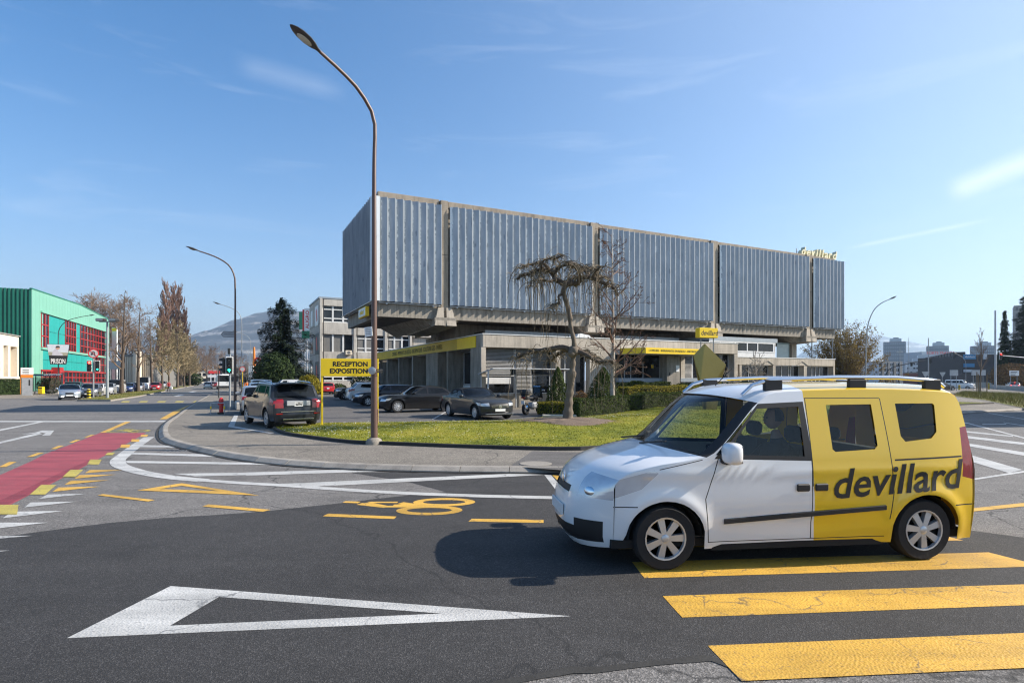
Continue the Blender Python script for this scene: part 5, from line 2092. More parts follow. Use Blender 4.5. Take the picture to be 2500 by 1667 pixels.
PALE = P('pale grey', (.50, .51, .52), .1, .3)
SKYB = P('silver blue', (.34, .39, .45), .15, .5)
BLUE = P('deep blue', (.016, .030, .11), .1, .3)
GRIM = P('grey', (.16, .165, .18), .15, .5)
lead, _ = build_car('hatchback', 'silver blue hatchback waiting first at the red signal on the left', 'car', dict(HATCH, L=4.46, fo=.92, wb=2.70, nose_z=.80, cowl_z=1.0, cowl_x=1.15, top_x=.15), SKYB, group='cars queuing in the side street')
Q0 = Vector((-42.5, 55.9))
ql = [
 (COMPACT, 'grey small car with lit headlamp behind the first silver blue hatchback', 6.3, GRIM, 0.6),
 (HATCH, 'white hatchback third in the queue, just left of the floodlight mast', 12.6, P('white', ()), 0.0),
 (COMPACT, 'pale small car between white hatchback and white passenger van in the queue', 18.6, PALE, 0.2),
 (CITYVAN, 'white passenger van in the queue left of the second thin tree', 26.0, P('white', ()), 0.0),
 (SEDAN, 'deep blue saloon in the queue behind the white passenger van', 33.5, BLUE, 0.4),
 (HATCH, 'deep blue hatchback in the queue beside a thin street tree', 40.0, BLUE, -.5),
 (HATCH, 'silver hatchback in the queue just before the tall white van', 46.5, P('silver', ()), 0.2),
 (BIGVAN, 'tall white high-roof van in the far part of the queue', 57.0, P('white', ()), 0.0),
 (COMPACT, 'red small car beside the person at the median end', 51.5, P('red', ()), 2.3),
 (HATCH, 'dark grey hatchback behind the tall white van', 66.0, GRIM, 0.0),
 (COMPACT, 'white small car far back in the side street queue', 74.0, P('white', ()), 0.3),
 (HATCH, 'black hatchback near the far end of the queue', 82.0, P('black', ()), 0.0),
 (SUV, 'silver SUV last in sight of the side street queue', 91.0, P('silver', ()), 0.0),
 (SUV, 'green tinted SUV in the outer lane behind the grey small car', 18.5, P('dark green', (.02, .10, .075), .1, .3), -3.3),
 (HATCH, 'white hatchback in the outer lane behind the green tinted SUV', 25.5, P('white', ()), -3.3),
 (SEDAN, 'grey saloon in the outer lane level with the deep blue saloon', 35.0, GRIM, -3.3),
]
place(lead, Q0.x, Q0.y, (.60, -.80))
made = {}
for spec, lab, t, col, off in ql:
 key = id(spec)
 c, _ = build_car({id(COMPACT): 'small_car', id(HATCH): 'hatchback', id(CITYVAN): 'passenger_van', id(SEDAN): 'saloon', id(BIGVAN): 'high_roof_van', id(SUV): 'suv'}[key], lab,
                     'van' if spec in (CITYVAN, BIGVAN) else 'car', spec, col, group='cars queuing in the side street', far=True)
 q = Q0 + Vector(D2) * t + Vector(D1) * (-off if False else off)
 place(c, q.x, q.y, (.46, -.888) if t < 10 else ND2)
for ch in [x for x in COL.objects if x.parent == lead and x.name.startswith('headlight')]:
 pass
MT['drl'] = emit('lit headlamp', (1.0, .97, .9), 6.0)
for s_ in (1, -1):
 MB().box(1.35 + .85, s_ * .52 - .10, .30, 1.35 + .93, s_ * .52 + .10, .36, bev=.01).build('running_light', MT['drl'], lead)
# going away
c, _ = build_car('hatchback', 'white hatchback driving away in the middle of the side street', 'car', HATCH, P('white', ()), far=True)
px, py = G(496, 949)
place(c, px, py + 2, D2)
c, _ = build_car('hatchback', 'dark red hatchback far off beside the bus', 'car', HATCH, P('dark red', (.16, .01, .012)), far=True)
px, py = X_at(521, 150), 150
place(c, px, py, D2)
# bus seen from behind
MT['bus_glass'] = MT['car_glass']
bus = thing('bus', 'white city bus seen from behind beyond the traffic signal', 'bus')
mb = MB()
mb.box(-6, -1.27, .30, 6, 1.27, 3.05, bev=.18)
mb.build('body', P('white', ()), bus, smooth=40)
MB().box(-6.02, -1.05, 1.55, -5.95, 1.05, 2.85, bev=.06).build('rear_window', MT['car_glass'], bus)
MB().box(-6.05, -.45, 2.62, -6.021, .45, 2.80).build('route_display', MT['black'], bus)
MB().box(-6.03, -1.20, .32, -5.9, 1.20, .72, bev=.03).build('rear_bumper', MT['black'], bus)
for s_ in (1, -1):
 MB().box(-6.04, s_ * 1.08, .85, -5.9, s_ * 1.25, 1.35, bev=.03).build('taillight', MT['lens_r'], bus)
 MB().box(-5.4, s_ * 1.275, 1.35, 5.6, s_ * 1.262, 2.6).build('side_window', MT['car_glass'], bus)
tm, rm = wheel_meshes(.48, .28, 8)
for x in (-3.2, 3.4):
 for s_ in (1, -1):
  o = link('wheel', tm, bus, (x, s_ * 1.12, .48), (0, 0, 0 if s_ > 0 else math.pi))
  link('rim', rm, o)
px, py = X_at(545, 118), 118
place(bus, px - .442 * 6, py + .897 * 6, D2)
# right-hand road
mv, _ = build_car('passenger_van', 'white passenger van on the far carriageway to the right', 'van', CITYVAN, P('white', ()), far=True)
place(mv, X_at(2354, 118), 119, (.55, -.835))
c, _ = build_car('saloon', 'dark saloon at the junction just above the roof rail of the yellow van', 'car', SEDAN, P('black', ()), far=True)
place(c, X_at(2300, 100), 100, (.94, .34))
c, _ = build_car('hatchback', 'silver hatchback with lit brake lamps behind the low concrete barrier', 'car', HATCH, P('silver', ()), far=True)
place(c, X_at(2472, 118), 118, (.50, .866))
MT['brake'] = emit('lit brake lamp', (1.0, .06, .05), 3.0)
xr_ = 2.6 / 2 + .86 - 4.25
MB().box(xr_ + .06, -.1, 1.38, xr_ + .35, .1, 1.42).build('brake_light', MT['brake'], c)
for s_ in (1, -1):
 MB().box(xr_ - .01, s_ * .52, .80, xr_ + .06, s_ * .72, .92).build('brake_light', MT['brake'], c)

# ------------------------------------------------------------------ the white and yellow van in front
VW = P('van white', (.80, .80, .795))
VY = P('van yellow', (.86, .55, .008))
van = thing('van', 'white and yellow van with roof rails driving over the yellow crossing', 'van')
vrows = [(2.17, .17, 1.86, .22), (2.255, .30, 1.88, .32), (2.265, .46, 1.88, .47), (2.245, .62, 1.88, .62), (2.20, .76, 1.88, .74), (2.12, .88, 1.86, .84), (1.96, .985, 1.76, .93),
         (1.62, 1.10, 1.42, 1.03), (1.32, 1.175, .98, 1.10), (.70, 1.70, .40, 1.625), (.30, 1.805, .20, 1.725), (-.8, 1.835, -.8, 1.755), (-1.85, 1.80, -1.78, 1.715),
         (-2.03, 1.70, -1.86, 1.62), (-2.11, 1.17, -1.93, 1.12), (-2.13, .95, -1.96, .92), (-2.16, .60, -1.96, .60), (-2.17, .45, -1.96, .45), (-2.10, .27, -1.95, .28)]
vc = Car(1.832, vrows, (1.3775, -1.3775), .315, .21, 1.05, 1.80, tumble=.145, nose=.13, tail=.05, p=3.4, flare=.02, nz=20)


def vt(seg, t, x, z, fr):
 a = abs(t)
 if seg == 8 and a < .93:
  return 'front_glass'
 if seg == 13 and a < .80 and .08 < fr < .95:
  return 'rear_glass'
 if seg < 6:
  if .235 < z < .41 and a < .62:
   return 'grille'
  if .66 < z < .73 and a < .42:
   return 'intake'
  if .25 < z < .47 and .64 < a < .93:
   return 'foglamp'
  if .70 < z < .90 and a > .66:
   return 'headlight'
 if seg == 8 and a >= .93:
  return 'apillar'
 return 'body'


# everything measured on the side that faces us
vpoly = [
 ('front_door', (1, -1), [(.96, .27), (1.0, .70), (.86, 1.095), (.42, 1.62), (-.095, 1.665), (-.115, .27)]),
 ('slide_door', (1, -1), [(-.128, .27), (-.108, 1.665), (-.93, 1.665), (-1.0, .72), (-.94, .27)]),
 ('frame_band', (1, -1), [(.90, 1.085), (.40, 1.615), (-.085, 1.635), (-.125, 1.05)]),
 ('side_glass', (1, -1), [(.78, 1.125), (.415, 1.565), (-.03, 1.585), (-.045, 1.095)]),
 ('quarter_glass', (1, -1), [(.885, 1.122), (.83, 1.122), (.50, 1.50), (.46, 1.565)][::-1]),
 ('side_glass', (1, -1), [(-.33, 1.60), (-.35, 1.16), (-.38, 1.135), (-.81, 1.155), (-.845, 1.19), (-.83, 1.605)]),
 ('side_glass', (1, -1), [(-1.10, 1.61), (-1.115, 1.28), (-1.16, 1.225), (-1.46, 1.255), (-1.53, 1.32), (-1.55, 1.59), (-1.53, 1.61)]),
 ('rail_slot', (1, -1), [(-1.02, 1.035), (-1.02, 1.052), (-1.80, 1.075), (-1.80, 1.058)]),
 ('headlight', (1, -1), [(1.885, .70), (1.885, .87), (1.50, .985), (1.46, .955), (1.62, .80)]),
 ('taillight', (1, -1), [(-1.97, .82), (-1.97, 1.38), (-1.82, 1.36), (-1.80, .86)]),
 ('seam', (1, -1), [(-1.965, .565), (-1.965, .577), (-1.70, .577), (-1.70, .565)]),
 ('seam', (1, -1), [(1.885, .615), (1.885, .625), (1.66, .635), (1.66, .625)]),
 ('seam', (1, -1), [(-.118, .27), (-.112, 1.05), (-.122, 1.05), (-.128, .27)]),
 ('seam', (1, -1), [(-.122, .8), (-.103, 1.665), (-.113, 1.665), (-.132, .8)]),
 ('seam', (1, -1), [(.96, .27), (1.0, .70), (.99, .70), (.95, .27)]),
 ('seam', (1, -1), [(1.0, .70), (.865, 1.085), (.855, 1.085), (.99, .70)]),
 ('seam', (1, -1), [(-.93, 1.665), (-1.0, .72), (-1.01, .72), (-.94, 1.665)]),
 ('seam', (1, -1), [(-1.0, .72), (-.955, .45), (-.965, .45), (-1.01, .72)]),
 ('seam', (1, -1), [(.95, .278), (-.92, .278), (-.92, .27), (.95, .27)][::-1]),
 ('seam', (1, -1), [(-.10, 1.665), (-.93, 1.665), (-.93, 1.673), (-.10, 1.673)]),
 ('seam', (1, -1), [(1.45, .985), (1.02, 1.075), (1.02, 1.083), (1.45, .993)]),
 ('fuel_door', (-1,), [(-1.25, .80), (-1.25, .98), (-1.43, .98), (-1.43, .80)]),
]
# the colours meet on a slanting line behind the front door
sl_n = Vector((1, 0, -.045)).normalized()
bm, tags, tagl, side = vc.skin(vpoly, vt, arch_r=.385, cuts=[(-.135, .8, sl_n.x, sl_n.z)])
tb_ = {'body': ('body', [VW, VY]), 'front_door': ('front_door', [VW, VY]), 'slide_door': ('sliding_door', [VW, VY]), 'frame_band': ('window_surround', MT['black']), 'apillar': ('windscreen_pillar', MT['black']),
       'front_glass': ('windscreen', MT['clear']), 'rear_glass': ('rear_window', MT['clear']), 'side_glass': ('side_window', MT['clear']), 'quarter_glass': ('quarter_window', MT['clear']),
       'grille': ('grille', MT['black']), 'intake': ('grille', MT['black']), 'foglamp': ('fog_recess', MT['black']), 'headlight': ('headlight', MT['lens_c']), 'taillight': ('taillight', MT['lens_r']),
       'rail_slot': ('door_rail', MT['black']), 'seam': ('seam', MT['black']), 'fuel_door': ('fuel_flap', [VY])}
# separate the five side windows by their place
for f in bm.faces:
 if tags[f[tagl]] == 'side_glass':
  x = f.calc_center_median().x
  nm_ = 'g%d glass' % (0 if x > -.2 else (1 if x > -.95 else 2))
  if nm_ not in tags:
   tags.append(nm_)
   tb_[nm_] = ('side_window', MT['clear'])
  f[tagl] = tags.index(nm_)
vp = vc.parts(bm, tags, tagl, side, tb_, van, inset=.012, slots=('body', 'front_door', 'slide_door'), slotfn=lambda c: 1 if (c - Vector((-.135, 0, .8))).dot(sl_n) < 0 else 0,
              split=('headlight', 'taillight', 'foglamp', 'apillar', 'front_door', 'slide_door', 'g0 glass', 'g1 glass', 'g2 glass', 'quarter_glass', 'frame_band', 'rail_slot'))
for k, o in vp.items():
 nm_ = k if isinstance(k, str) else k[0]
 if nm_ == 'slide_door':
  o['label'] = 'yellow sliding door'
 if nm_ == 'front_door':
  o['label'] = 'white front door'
# floor and wheel boxes
mb = MB()
mb.box(-1.9, -.80, .22, 1.9, .80, .30)
mb.box(-1.80, -.62, .30, -.94, .62, .70)
mb.box(.98, -.62, .30, 1.80, .62, .95)
for s_ in (1, -1):
 mb.box(-.93, s_ * .80, .19, .92, s_ * .86, .27)
mb.build('floor', MT['dark'], van)
add_wheels(van, vc, 7, w=.20, inset=.022)
# wheel-arch liners
for a in vc.axles:
 for s_ in (1, -1):
  ln = MB()
  n0 = 10
  for k in range(n0 + 1):
   t = math.pi * k / n0
   for y in (.60, vc.hw - .06):
    ln.v.append((a + .375 * math.cos(t), s_ * y, .315 + .365 * math.sin(t)))
  for k in range(n0):
   ln.face((2 * k, 2 * k + 1, 2 * k + 3, 2 * k + 2))
  ln.build('arch_liner', MT['dark'], van)
# rub strip along the doors, handles, sill
for s_ in (1, -1):
 st = MB()
 pts = [(.80 - i * .19, .475 + i * .0105) for i in range(10)]
 for x, z in pts:
  y = vc.y(x, z)
  st.v += [(x, s_ * (y + .004), z - .026), (x, s_ * (y + .022), z - .02), (x, s_ * (y + .022), z + .02), (x, s_ * (y + .004), z + .026)]
 for i in range(len(pts) - 1):
  for j in range(3):
   a_ = 4 * i + j
   st.face((a_, a_ + 1, a_ + 5, a_ + 4))
 st.face((0, 1, 2, 3))
 st.face((36, 37, 38, 39))
 st.build('rub_strip', MT['black'], van)
 for x, z in ((-.01, .80), (-.205, .80)):
  y = vc.y(x, z)
  MB().box(x - .07, s_ * (y + .006), z - .045, x + .07, s_ * (y + .032), z + .03, bev=.015).build('door_handle', MT['black'], van)
 # roof rail on three feet, silver
 rl = MB()
 rp = [(.52, 1.70), (.40, 1.80), (.22, 1.85), (-.5, 1.88), (-1.2, 1.878), (-1.68, 1.845), (-1.78, 1.78)]
 rl.tube([(x, s_ * (vc.y(x, min(z, 1.76)) - .075), z) for x, z in rp], [.018, .021, .022, .022, .022, .021, .018], 8)
 rl.build('roof_rail', MT['chrome'], van, smooth=50)
 for x in (.18, -.75, -1.62):
  y = s_ * (vc.y(x, 1.76) - .075)
  MB().box(x - .10, y - .025, 1.74, x + .10, y + .025, 1.86, bev=.012).build('rail_foot', MT['black'], van)
 # large white mirror
 bm2 = bmesh.new()
 bmesh.ops.create_uvsphere(bm2, u_segments=18, v_segments=12, radius=1)
 for v in bm2.verts:
  c = v.co
  v.co = Vector(((abs(max(c.x, -.5)) ** .8) * (1 if c.x > 0 else -1) * .085, (abs(c.y) ** .55) * (1 if c.y > 0 else -1) * .115, (abs(c.z) ** .55) * (1 if c.z > 0 else -1) * .105))
 mb = MB()
 y = s_ * (vc.y(.78, 1.1) + .155)
 mb.add_bm(bm2, 0, Matrix.Translation((.79, y, 1.155)))
 mo = mb.build('mirror', VW, van, smooth=60)
 MB().box(.72, s_ * (vc.y(.78, 1.1) - .01), 1.04, .84, s_ * (vc.y(.78, 1.1) + .12), 1.10, bev=.015).build('mirror_arm', MT['black'], mo)
 MB().box(.742, y - .10, 1.07, .745, y + .10, 1.235).build('mirror_glass', MT['chrome'], mo)
# bumper details, plate, badge, wipers, aerial
MB().box(2.262, -.26, .44, 2.278, .26, .55).build('number_plate', MT['plate'], van)
MB().box(-2.185, -.26, .62, -2.165, .26, .73).build('number_plate', MT['plate'], van)
bd = MB()
bd.lathe([(.001, 0), (.055, 0), (.055, .012), (.045, .016), (.001, .016)], 18, axis='x', c=(2.195, 0, .80))
bd.build('nose_badge', MT['chrome'], van)
for y0, y1 in ((.10, .62), (-.55, -.02)):
 MB().tube([(1.37, y0, 1.165), (1.28, y1, 1.235)], .010, 5).build('wiper', MT['black'], van)
MB().tube([(.45, 0, 1.79), (.25, 0, 1.98)], .005, 5).build('aerial', MT['black'], van)
hs_ = MB()
hs_.box(-2.14, -.30, 1.725, -2.06, .30, 1.75)
hs_.build('brake_light', MT['lens_r'], van)
# name on the sliding door and rear flank, following the panel
for s_ in (1, -1):
 me = text_mesh('devillard', .40, MT['ink'], extrude=.0, bold=.006, shear=.20, xscale=.98)
 w_ = max(v.co.x for v in me.vertices) - min(v.co.x for v in me.vertices)
 k_ = 1.46 / w_
 bmt = bmesh.new()
 bmt.from_mesh(me)
 bmesh.ops.triangulate(bmt, faces=bmt.faces[:])
 bmesh.ops.subdivide_edges(bmt, edges=[e for e in bmt.edges if e.calc_length() > .15], cuts=1)
 for v in bmt.verts:
  x = -1.04 - s_ * v.co.x * k_ * -1 * -1
  z = .835 + v.co.y * k_ * .95 - (x + 1.02) * .055
  v.co = Vector((x, s_ * (vc.y(x, z) + .006), z))
 bmt.to_mesh(me)
 bmt.free()
 link('lettering', me, van)
# lamp bowls set into the headlights
from mathutils.bvhtree import BVHTree
for k, o in vp.items():
 if not isinstance(k, str) and k[0] == 'headlight':
  bv = BVHTree.FromPolygons([v.co.copy() for v in o.data.vertices], [list(p.vertices) for p in o.data.polygons])
  if o.data.vertices[0].co.x < 1.3:
   continue
  for tgt, rr in ((Vector((2.3, k[1] * .80, .83)), .062),):
   hit, nrm, _, dist = bv.find_nearest(tgt)
   nrm = nrm if nrm.dot(tgt - hit) > 0 else -nrm
   b2 = bmesh.new()
   bmesh.ops.create_uvsphere(b2, u_segments=14, v_segments=8, radius=rr)
   q4 = nrm.to_track_quat('Z', 'Y').to_matrix().to_4x4()
   M4 = Matrix.Translation(hit - nrm * rr * .16) @ q4 @ Matrix.Diagonal((1.15, .8, .28, 1))
   MB().add_bm(b2, 0, M4).build('lamp_bowl', MT['chrome'], o, smooth=80)
# cabin: seats, dashboard, wheel
MT['seat'] = pbr('dark seat cloth', (.035, .036, .042), .9)
for y in (.40, -.40):
 st = MB()
 st.box(-.02, y - .24, .42, .52, y + .24, .60, bev=.05)
 st.prism([(-.02, .56), (-.16, 1.16), (-.28, 1.16), (-.18, .50)], y - .24, y + .24, axis='y')
 seat = st.build('seat', MT['seat'], van, smooth=50)
 MB().box(-.30, y - .13, 1.19, -.19, y + .13, 1.36, bev=.04).build('headrest', MT['seat'], seat)
st = MB()
st.box(-1.05, -.66, .42, -.55, .66, .62, bev=.05)
st.prism([(-1.05, .56), (-1.2, 1.10), (-1.32, 1.10), (-1.22, .5)], -.66, .66, axis='y')
seat = st.build('seat', MT['seat'], van, smooth=50)
for y in (.42, -.42):
 MB().box(-1.34, y - .12, 1.12, -1.24, y + .12, 1.27, bev=.04).build('headrest', MT['seat'], seat)
db = MB()
db.prism([(.72, .70), (.70, 1.02), (.90, 1.10), (1.25, 1.10), (1.25, .70)], -.72, .72, axis='y')
db.build('dashboard', MT['black'], van)
sw = MB()
cx_, cz_ = Vector((.60, .40, 1.02)), 0
ringp = []
ax_ = Vector((-.80, 0, .60)).normalized()
u_ = Vector((0, 1, 0))
w_ = ax_.cross(u_)
for k in range(21):
 t = 2 * math.pi * k / 20
 ringp.append(cx_ + (u_ * math.cos(t) + w_ * math.sin(t)) * .185)
sw.tube(ringp, .014, 6, cap=False)
sw.tube([cx_ + u_ * .18, cx_ - u_ * .18], .018, 5)
sw.tube([cx_, Vector((.80, .40, .92))], .03, 6)
sw.build('steering_wheel', MT['black'], van, smooth=60)
# rub and sill shadow line under the doors
place(van, 2.75, 6.65, (-.9925, -.1226))
van['_'] = 0
del van['_']


# ------------------------------------------------------------------ people
MT['skin'] = pbr('skin', (.46, .27, .19), .55, var=.08, scale=20)
MT['hair'] = pbr('dark hair', (.022, .016, .012), .6, var=.3, scale=60)
MT['jacket_d'] = pbr('dark jacket', (.018, .019, .026), .85)
MT['jacket_r'] = pbr('red jacket', (.32, .02, .025), .85)
MT['jacket_o'] = pbr('orange work jacket', (.75, .16, .015), .8)
MT['trousers'] = pbr('dark trousers', (.02, .022, .03), .9)


def skin_body(name, nodes, edges, root_i, mats, matfn, parent, sub=2):
 """nodes: (x, y, z, radius). One continuous surface grown round a skeleton."""
 me = bpy.data.meshes.new(name)
 me.from_pydata([n[:3] for n in nodes], edges, [])
 o = bpy.data.objects.new(name, me)
 COL.objects.link(o)
 m = o.modifiers.new('skin', 'SKIN')
 for i, n in enumerate(nodes):
  r = n[3]
  me.skin_vertices[0].data[i].radius = (r, r) if not hasattr(r, '__len__') else r
  me.skin_vertices[0].data[i].use_root = (i == root_i)
 s_ = o.modifiers.new('sub', 'SUBSURF')
 s_.levels = s_.render_levels = sub
 dg = bpy.context.evaluated_depsgraph_get()
 dg.update()
 ev = o.evaluated_get(dg)
 out = bpy.data.meshes.new_from_object(ev)
 bpy.data.objects.remove(o)
 bpy.data.meshes.remove(me)
 out.materials.clear()
 for x in mats:
  out.materials.append(x)
 for p in out.polygons:
  p.material_index = matfn(p.center)
  p.use_smooth = True
 return link(name, out, parent)


def head(parent, c, r, face, hair_long=False):
 """A head with eyes, nose, mouth and ears at c, looking along face (a horizontal direction)."""
 bm_ = bmesh.new()
 bmesh.ops.create_uvsphere(bm_, u_segments=20, v_segments=14, radius=1)
 f = Vector((face[0], face[1], 0)).normalized()
 l = Vector((-f.y, f.x, 0))

 def W(x, y, z):
  return Vector(c) + f * x * r + l * y * r + Vector((0, 0, z * r))
 for v in bm_.verts:
  x, y, z = v.co
  k = 1 - .22 * max(0, -z)
  v.co = W(x * .95 * (1 - .10 * max(0, -z) * (x < 0)) + .07 * max(0, -z), y * .78 * k, z * 1.12)
 mb = MB()
 mb.add_bm(bm_, 0)
 for s2 in (1, -1):
  b2 = bmesh.new()
  bmesh.ops.create_uvsphere(b2, u_segments=8, v_segments=6, radius=1)
  for v in b2.verts:
   v.co = W(v.co.x * .16 - .02, s2 * .79 + v.co.y * .07, v.co.z * .24 - .02)
  mb.add_bm(b2, 0)
 b2 = bmesh.new()
 bmesh.ops.create_cone(b2, segments=6, radius1=.17, radius2=.05, depth=.40, cap_ends=True)
 for v in b2.verts:
  v.co = W(.98 + (.10 if v.co.z < 0 else -.02), v.co.y, v.co.z - .12)
 mb.add_bm(b2, 0)
 h = mb.build('head', MT['skin'], parent, smooth=70)
 for s2 in (1, -1):
  b2 = bmesh.new()
  bmesh.ops.create_uvsphere(b2, u_segments=8, v_segments=6, radius=1)
  for v in b2.verts:
   v.co = W(.88 + v.co.x * .06, s2 * .33 + v.co.y * .11, .06 + v.co.z * .07)
  MB().add_bm(b2, 0).build('eye', MT['black'], h)
 MB().box(-1, -1, -1, 1, 1, 1).mesh('tmp', MT['red_p'])
 b2 = bmesh.new()
 bmesh.ops.create_uvsphere(b2, u_segments=8, v_segments=5, radius=1)
 for v in b2.verts:
  v.co = W(.93 + v.co.x * .06, v.co.y * .26, -.52 + v.co.z * .06)
 MB().add_bm(b2, 0).build('mouth', MT['red_p'], h)
 b2 = bmesh.new()
 bmesh.ops.create_uvsphere(b2, u_segments=18, v_segments=12, radius=1)
 dele = [v for v in b2.verts if v.co.z < (-.75 if hair_long else -.35) or (v.co.x > .45 and v.co.z < .55)]
 bmesh.ops.delete(b2, geom=dele, context='VERTS')
 for v in b2.verts:
  x, y, z = v.co
  v.co = W(x * 1.02 - .05, y * .88, z * 1.18 + .03)
 MB().add_bm(b2, 0).build('hair', MT['hair'], h, smooth=70)
 return h


def hand(parent, p, d, side_v, s=1.0, curl=.5):
 """Palm with four fingers and a thumb; d points along the fingers."""
 d = Vector(d).normalized()
 sv = Vector(side_v)
 sv = (sv - d * sv.dot(d)).normalized()
 nrm = d.cross(sv)
 p = Vector(p)
 mb = MB()
 mb.tube([p - d * .02 * s, p + d * .03 * s, p + d * .085 * s], [.026 * s, .036 * s, .036 * s], 8)
 for k, (o_, L_) in enumerate(((-.028, .068), (-.010, .078), (.010, .074), (.028, .058))):
  a = p + d * .075 * s + sv * o_ * s
  b = a + (d * math.cos(curl) + nrm * math.sin(curl)) * L_ * .5 * s
  c = b + (d * math.cos(curl * 2.2) + nrm * math.sin(curl * 2.2)) * L_ * .5 * s
  mb.tube([a, b, c], [.0095 * s, .0088 * s, .007 * s], 6)
 a = p + d * .02 * s - sv * .03 * s
 b = a + (d * .6 - sv * .7 + nrm * .3).normalized() * .035 * s
 c = b + (d * .9 - sv * .1 + nrm * .5).normalized() * .032 * s
 mb.tube([a, b, c], [.012 * s, .011 * s, .008 * s], 6)
 return mb.build('hand', MT['skin'], parent, smooth=60)


# driver, in the van's own frame, then placed in the world
def vanw(x, y, z):
 h_ = Vector((-.9925, -.1226))
 l_ = Vector((.1226, -.9925))
 return Vector((2.75 + h_.x * x + l_.x * y, 6.65 + h_.y * x + l_.y * y, z))


drv = thing('person', 'person in dark jacket driving the white and yellow van', 'person', (0, 0, 0))
nd = [(.10, .40, .66, .15), (.02, .40, .85, .145), (-.06, .40, 1.06, .15), (-.07, .40, 1.17, .10), (-.04, .40, 1.26, .052), (-.03, .40, 1.33, .05),
      (-.04, .60, 1.11, .070), (.14, .66, .93, .048), (.40, .55, 1.00, .036), (.50, .51, 1.04, .028),
      (-.04, .20, 1.11, .070), (.14, .15, .93, .048), (.40, .27, 1.00, .036), (.50, .30, 1.04, .028),
      (.42, .52, .66, .085), (.62, .53, .62, .065), (.72, .53, .36, .05), (.42, .28, .66, .085), (.62, .27, .62, .065), (.72, .27, .36, .05)]
nd = [(*vanw(x, y, z), r) for x, y, z, r in nd]
ed_ = [(0, 1), (1, 2), (2, 3), (3, 4), (4, 5), (2, 6), (6, 7), (7, 8), (8, 9), (2, 10), (10, 11), (11, 12), (12, 13), (0, 14), (14, 15), (15, 16), (0, 17), (17, 18), (18, 19)]
skin_body('body', nd, ed_, 0, [MT['jacket_d'], MT['skin']], lambda c: 1 if c.z > 1.235 else 0, drv)
hv = Vector((-.9925, -.1226, 0))
head(drv, vanw(-.01, .40, 1.445), .105, (hv.x, hv.y))
for y in (.51, .30):
 hand(drv, vanw(.50, y, 1.04), hv * .8 + Vector((0, 0, .35)), Vector((.1226, -.9925, 0)) * (1 if y > .4 else -1), curl=.9)


def walker(name, label, x, y, h, face, top, bottom, group=None, arm=0.25):
 """A pedestrian in mid-stride."""
 r = thing(name, label, 'person', (x, y, 0), math.atan2(face[1], face[0]), group)
 k = h / 1.75
 nd = [(0, 0, .93, (.15, .12)), (0, 0, 1.10, (.13, .10)), (.01, 0, 1.30, (.17, .11)), (.01, 0, 1.42, (.13, .08)), (.02, 0, 1.50, .05), (.03, 0, 1.56, .05),
          (.0, .20, 1.39, .06), (-.06, .24, 1.13, .045), (.08 - arm, .24, .90, .032),
          (.0, -.20, 1.39, .06), (.06, -.24, 1.13, .045), (.20 + arm * .3, -.24, .92, .032),
          (.10, .09, .80, .09), (.16, .09, .48, .06), (.20, .09, .10, .042), (.32, .10, .035, .035),
          (-.06, -.09, .80, .09), (-.10, -.09, .48, .06), (-.30, -.09, .14, .042), (-.20, -.10, .04, .035)]
 nd = [(a * k, b * k, c * k, (tuple(q * k for q in d) if hasattr(d, '__len__') else d * k)) for a, b, c, d in nd]
 ed2 = [(0, 1), (1, 2), (2, 3), (3, 4), (4, 5), (3, 6), (6, 7), (7, 8), (3, 9), (9, 10), (10, 11), (0, 12), (12, 13), (13, 14), (14, 15), (0, 16), (16, 17), (17, 18), (18, 19)]
 skin_body('body', nd, ed2, 0, [top, bottom, MT['skin'], MT['black']], lambda c: 2 if c.z > 1.46 * k else (3 if c.z < .09 * k else (1 if c.z < .90 * k and abs(c.y) < .19 * k else 0)), r)
 head(r, (.045 * k, 0, 1.655 * k), .105 * k, (1, 0))
 hand(r, ((.08 - arm) * k, .24 * k, .89 * k), (0, 0, -1), (1, 0, 0), k)
 hand(r, ((.20 + arm * .3) * k, -.24 * k, .91 * k), (.2, 0, -1), (1, 0, 0), k)
 return r


px, py = G(412, 957)
walker('person', 'person in red jacket walking at the end of the planted median', px, py, 1.76, (.8, -.6), MT['jacket_r'], MT['trousers'])
bagp = thing('bag', 'pale carrier bag held by the person in the red jacket', 'bag', (px + .33, py + .02, .42))
MB().box(-.22, -.10, 0, .22, .10, .42, bev=.04).build('pouch', MT['white_p'], bagp)
for y in (-.05, .05):
 MB().tube([(-.08, y, .42), (-.06, y, .53), (.06, y, .53), (.08, y, .42)], .008, 4).build('handle', MT['white_p'], bagp)
px, py = X_at(586, 112), 112
walker('person', 'pedestrian in dark clothes on the pavement beyond the brown lamp post', px, py, 1.78, ND2, MT['jacket_d'], MT['trousers']).location.z = PZ
px, py = X_at(603, 66), 66
walker('person', 'pedestrian in orange work jacket beside the parked row', px, py, 1.75, D2, MT['jacket_o'], MT['trousers']).location.z = PZ

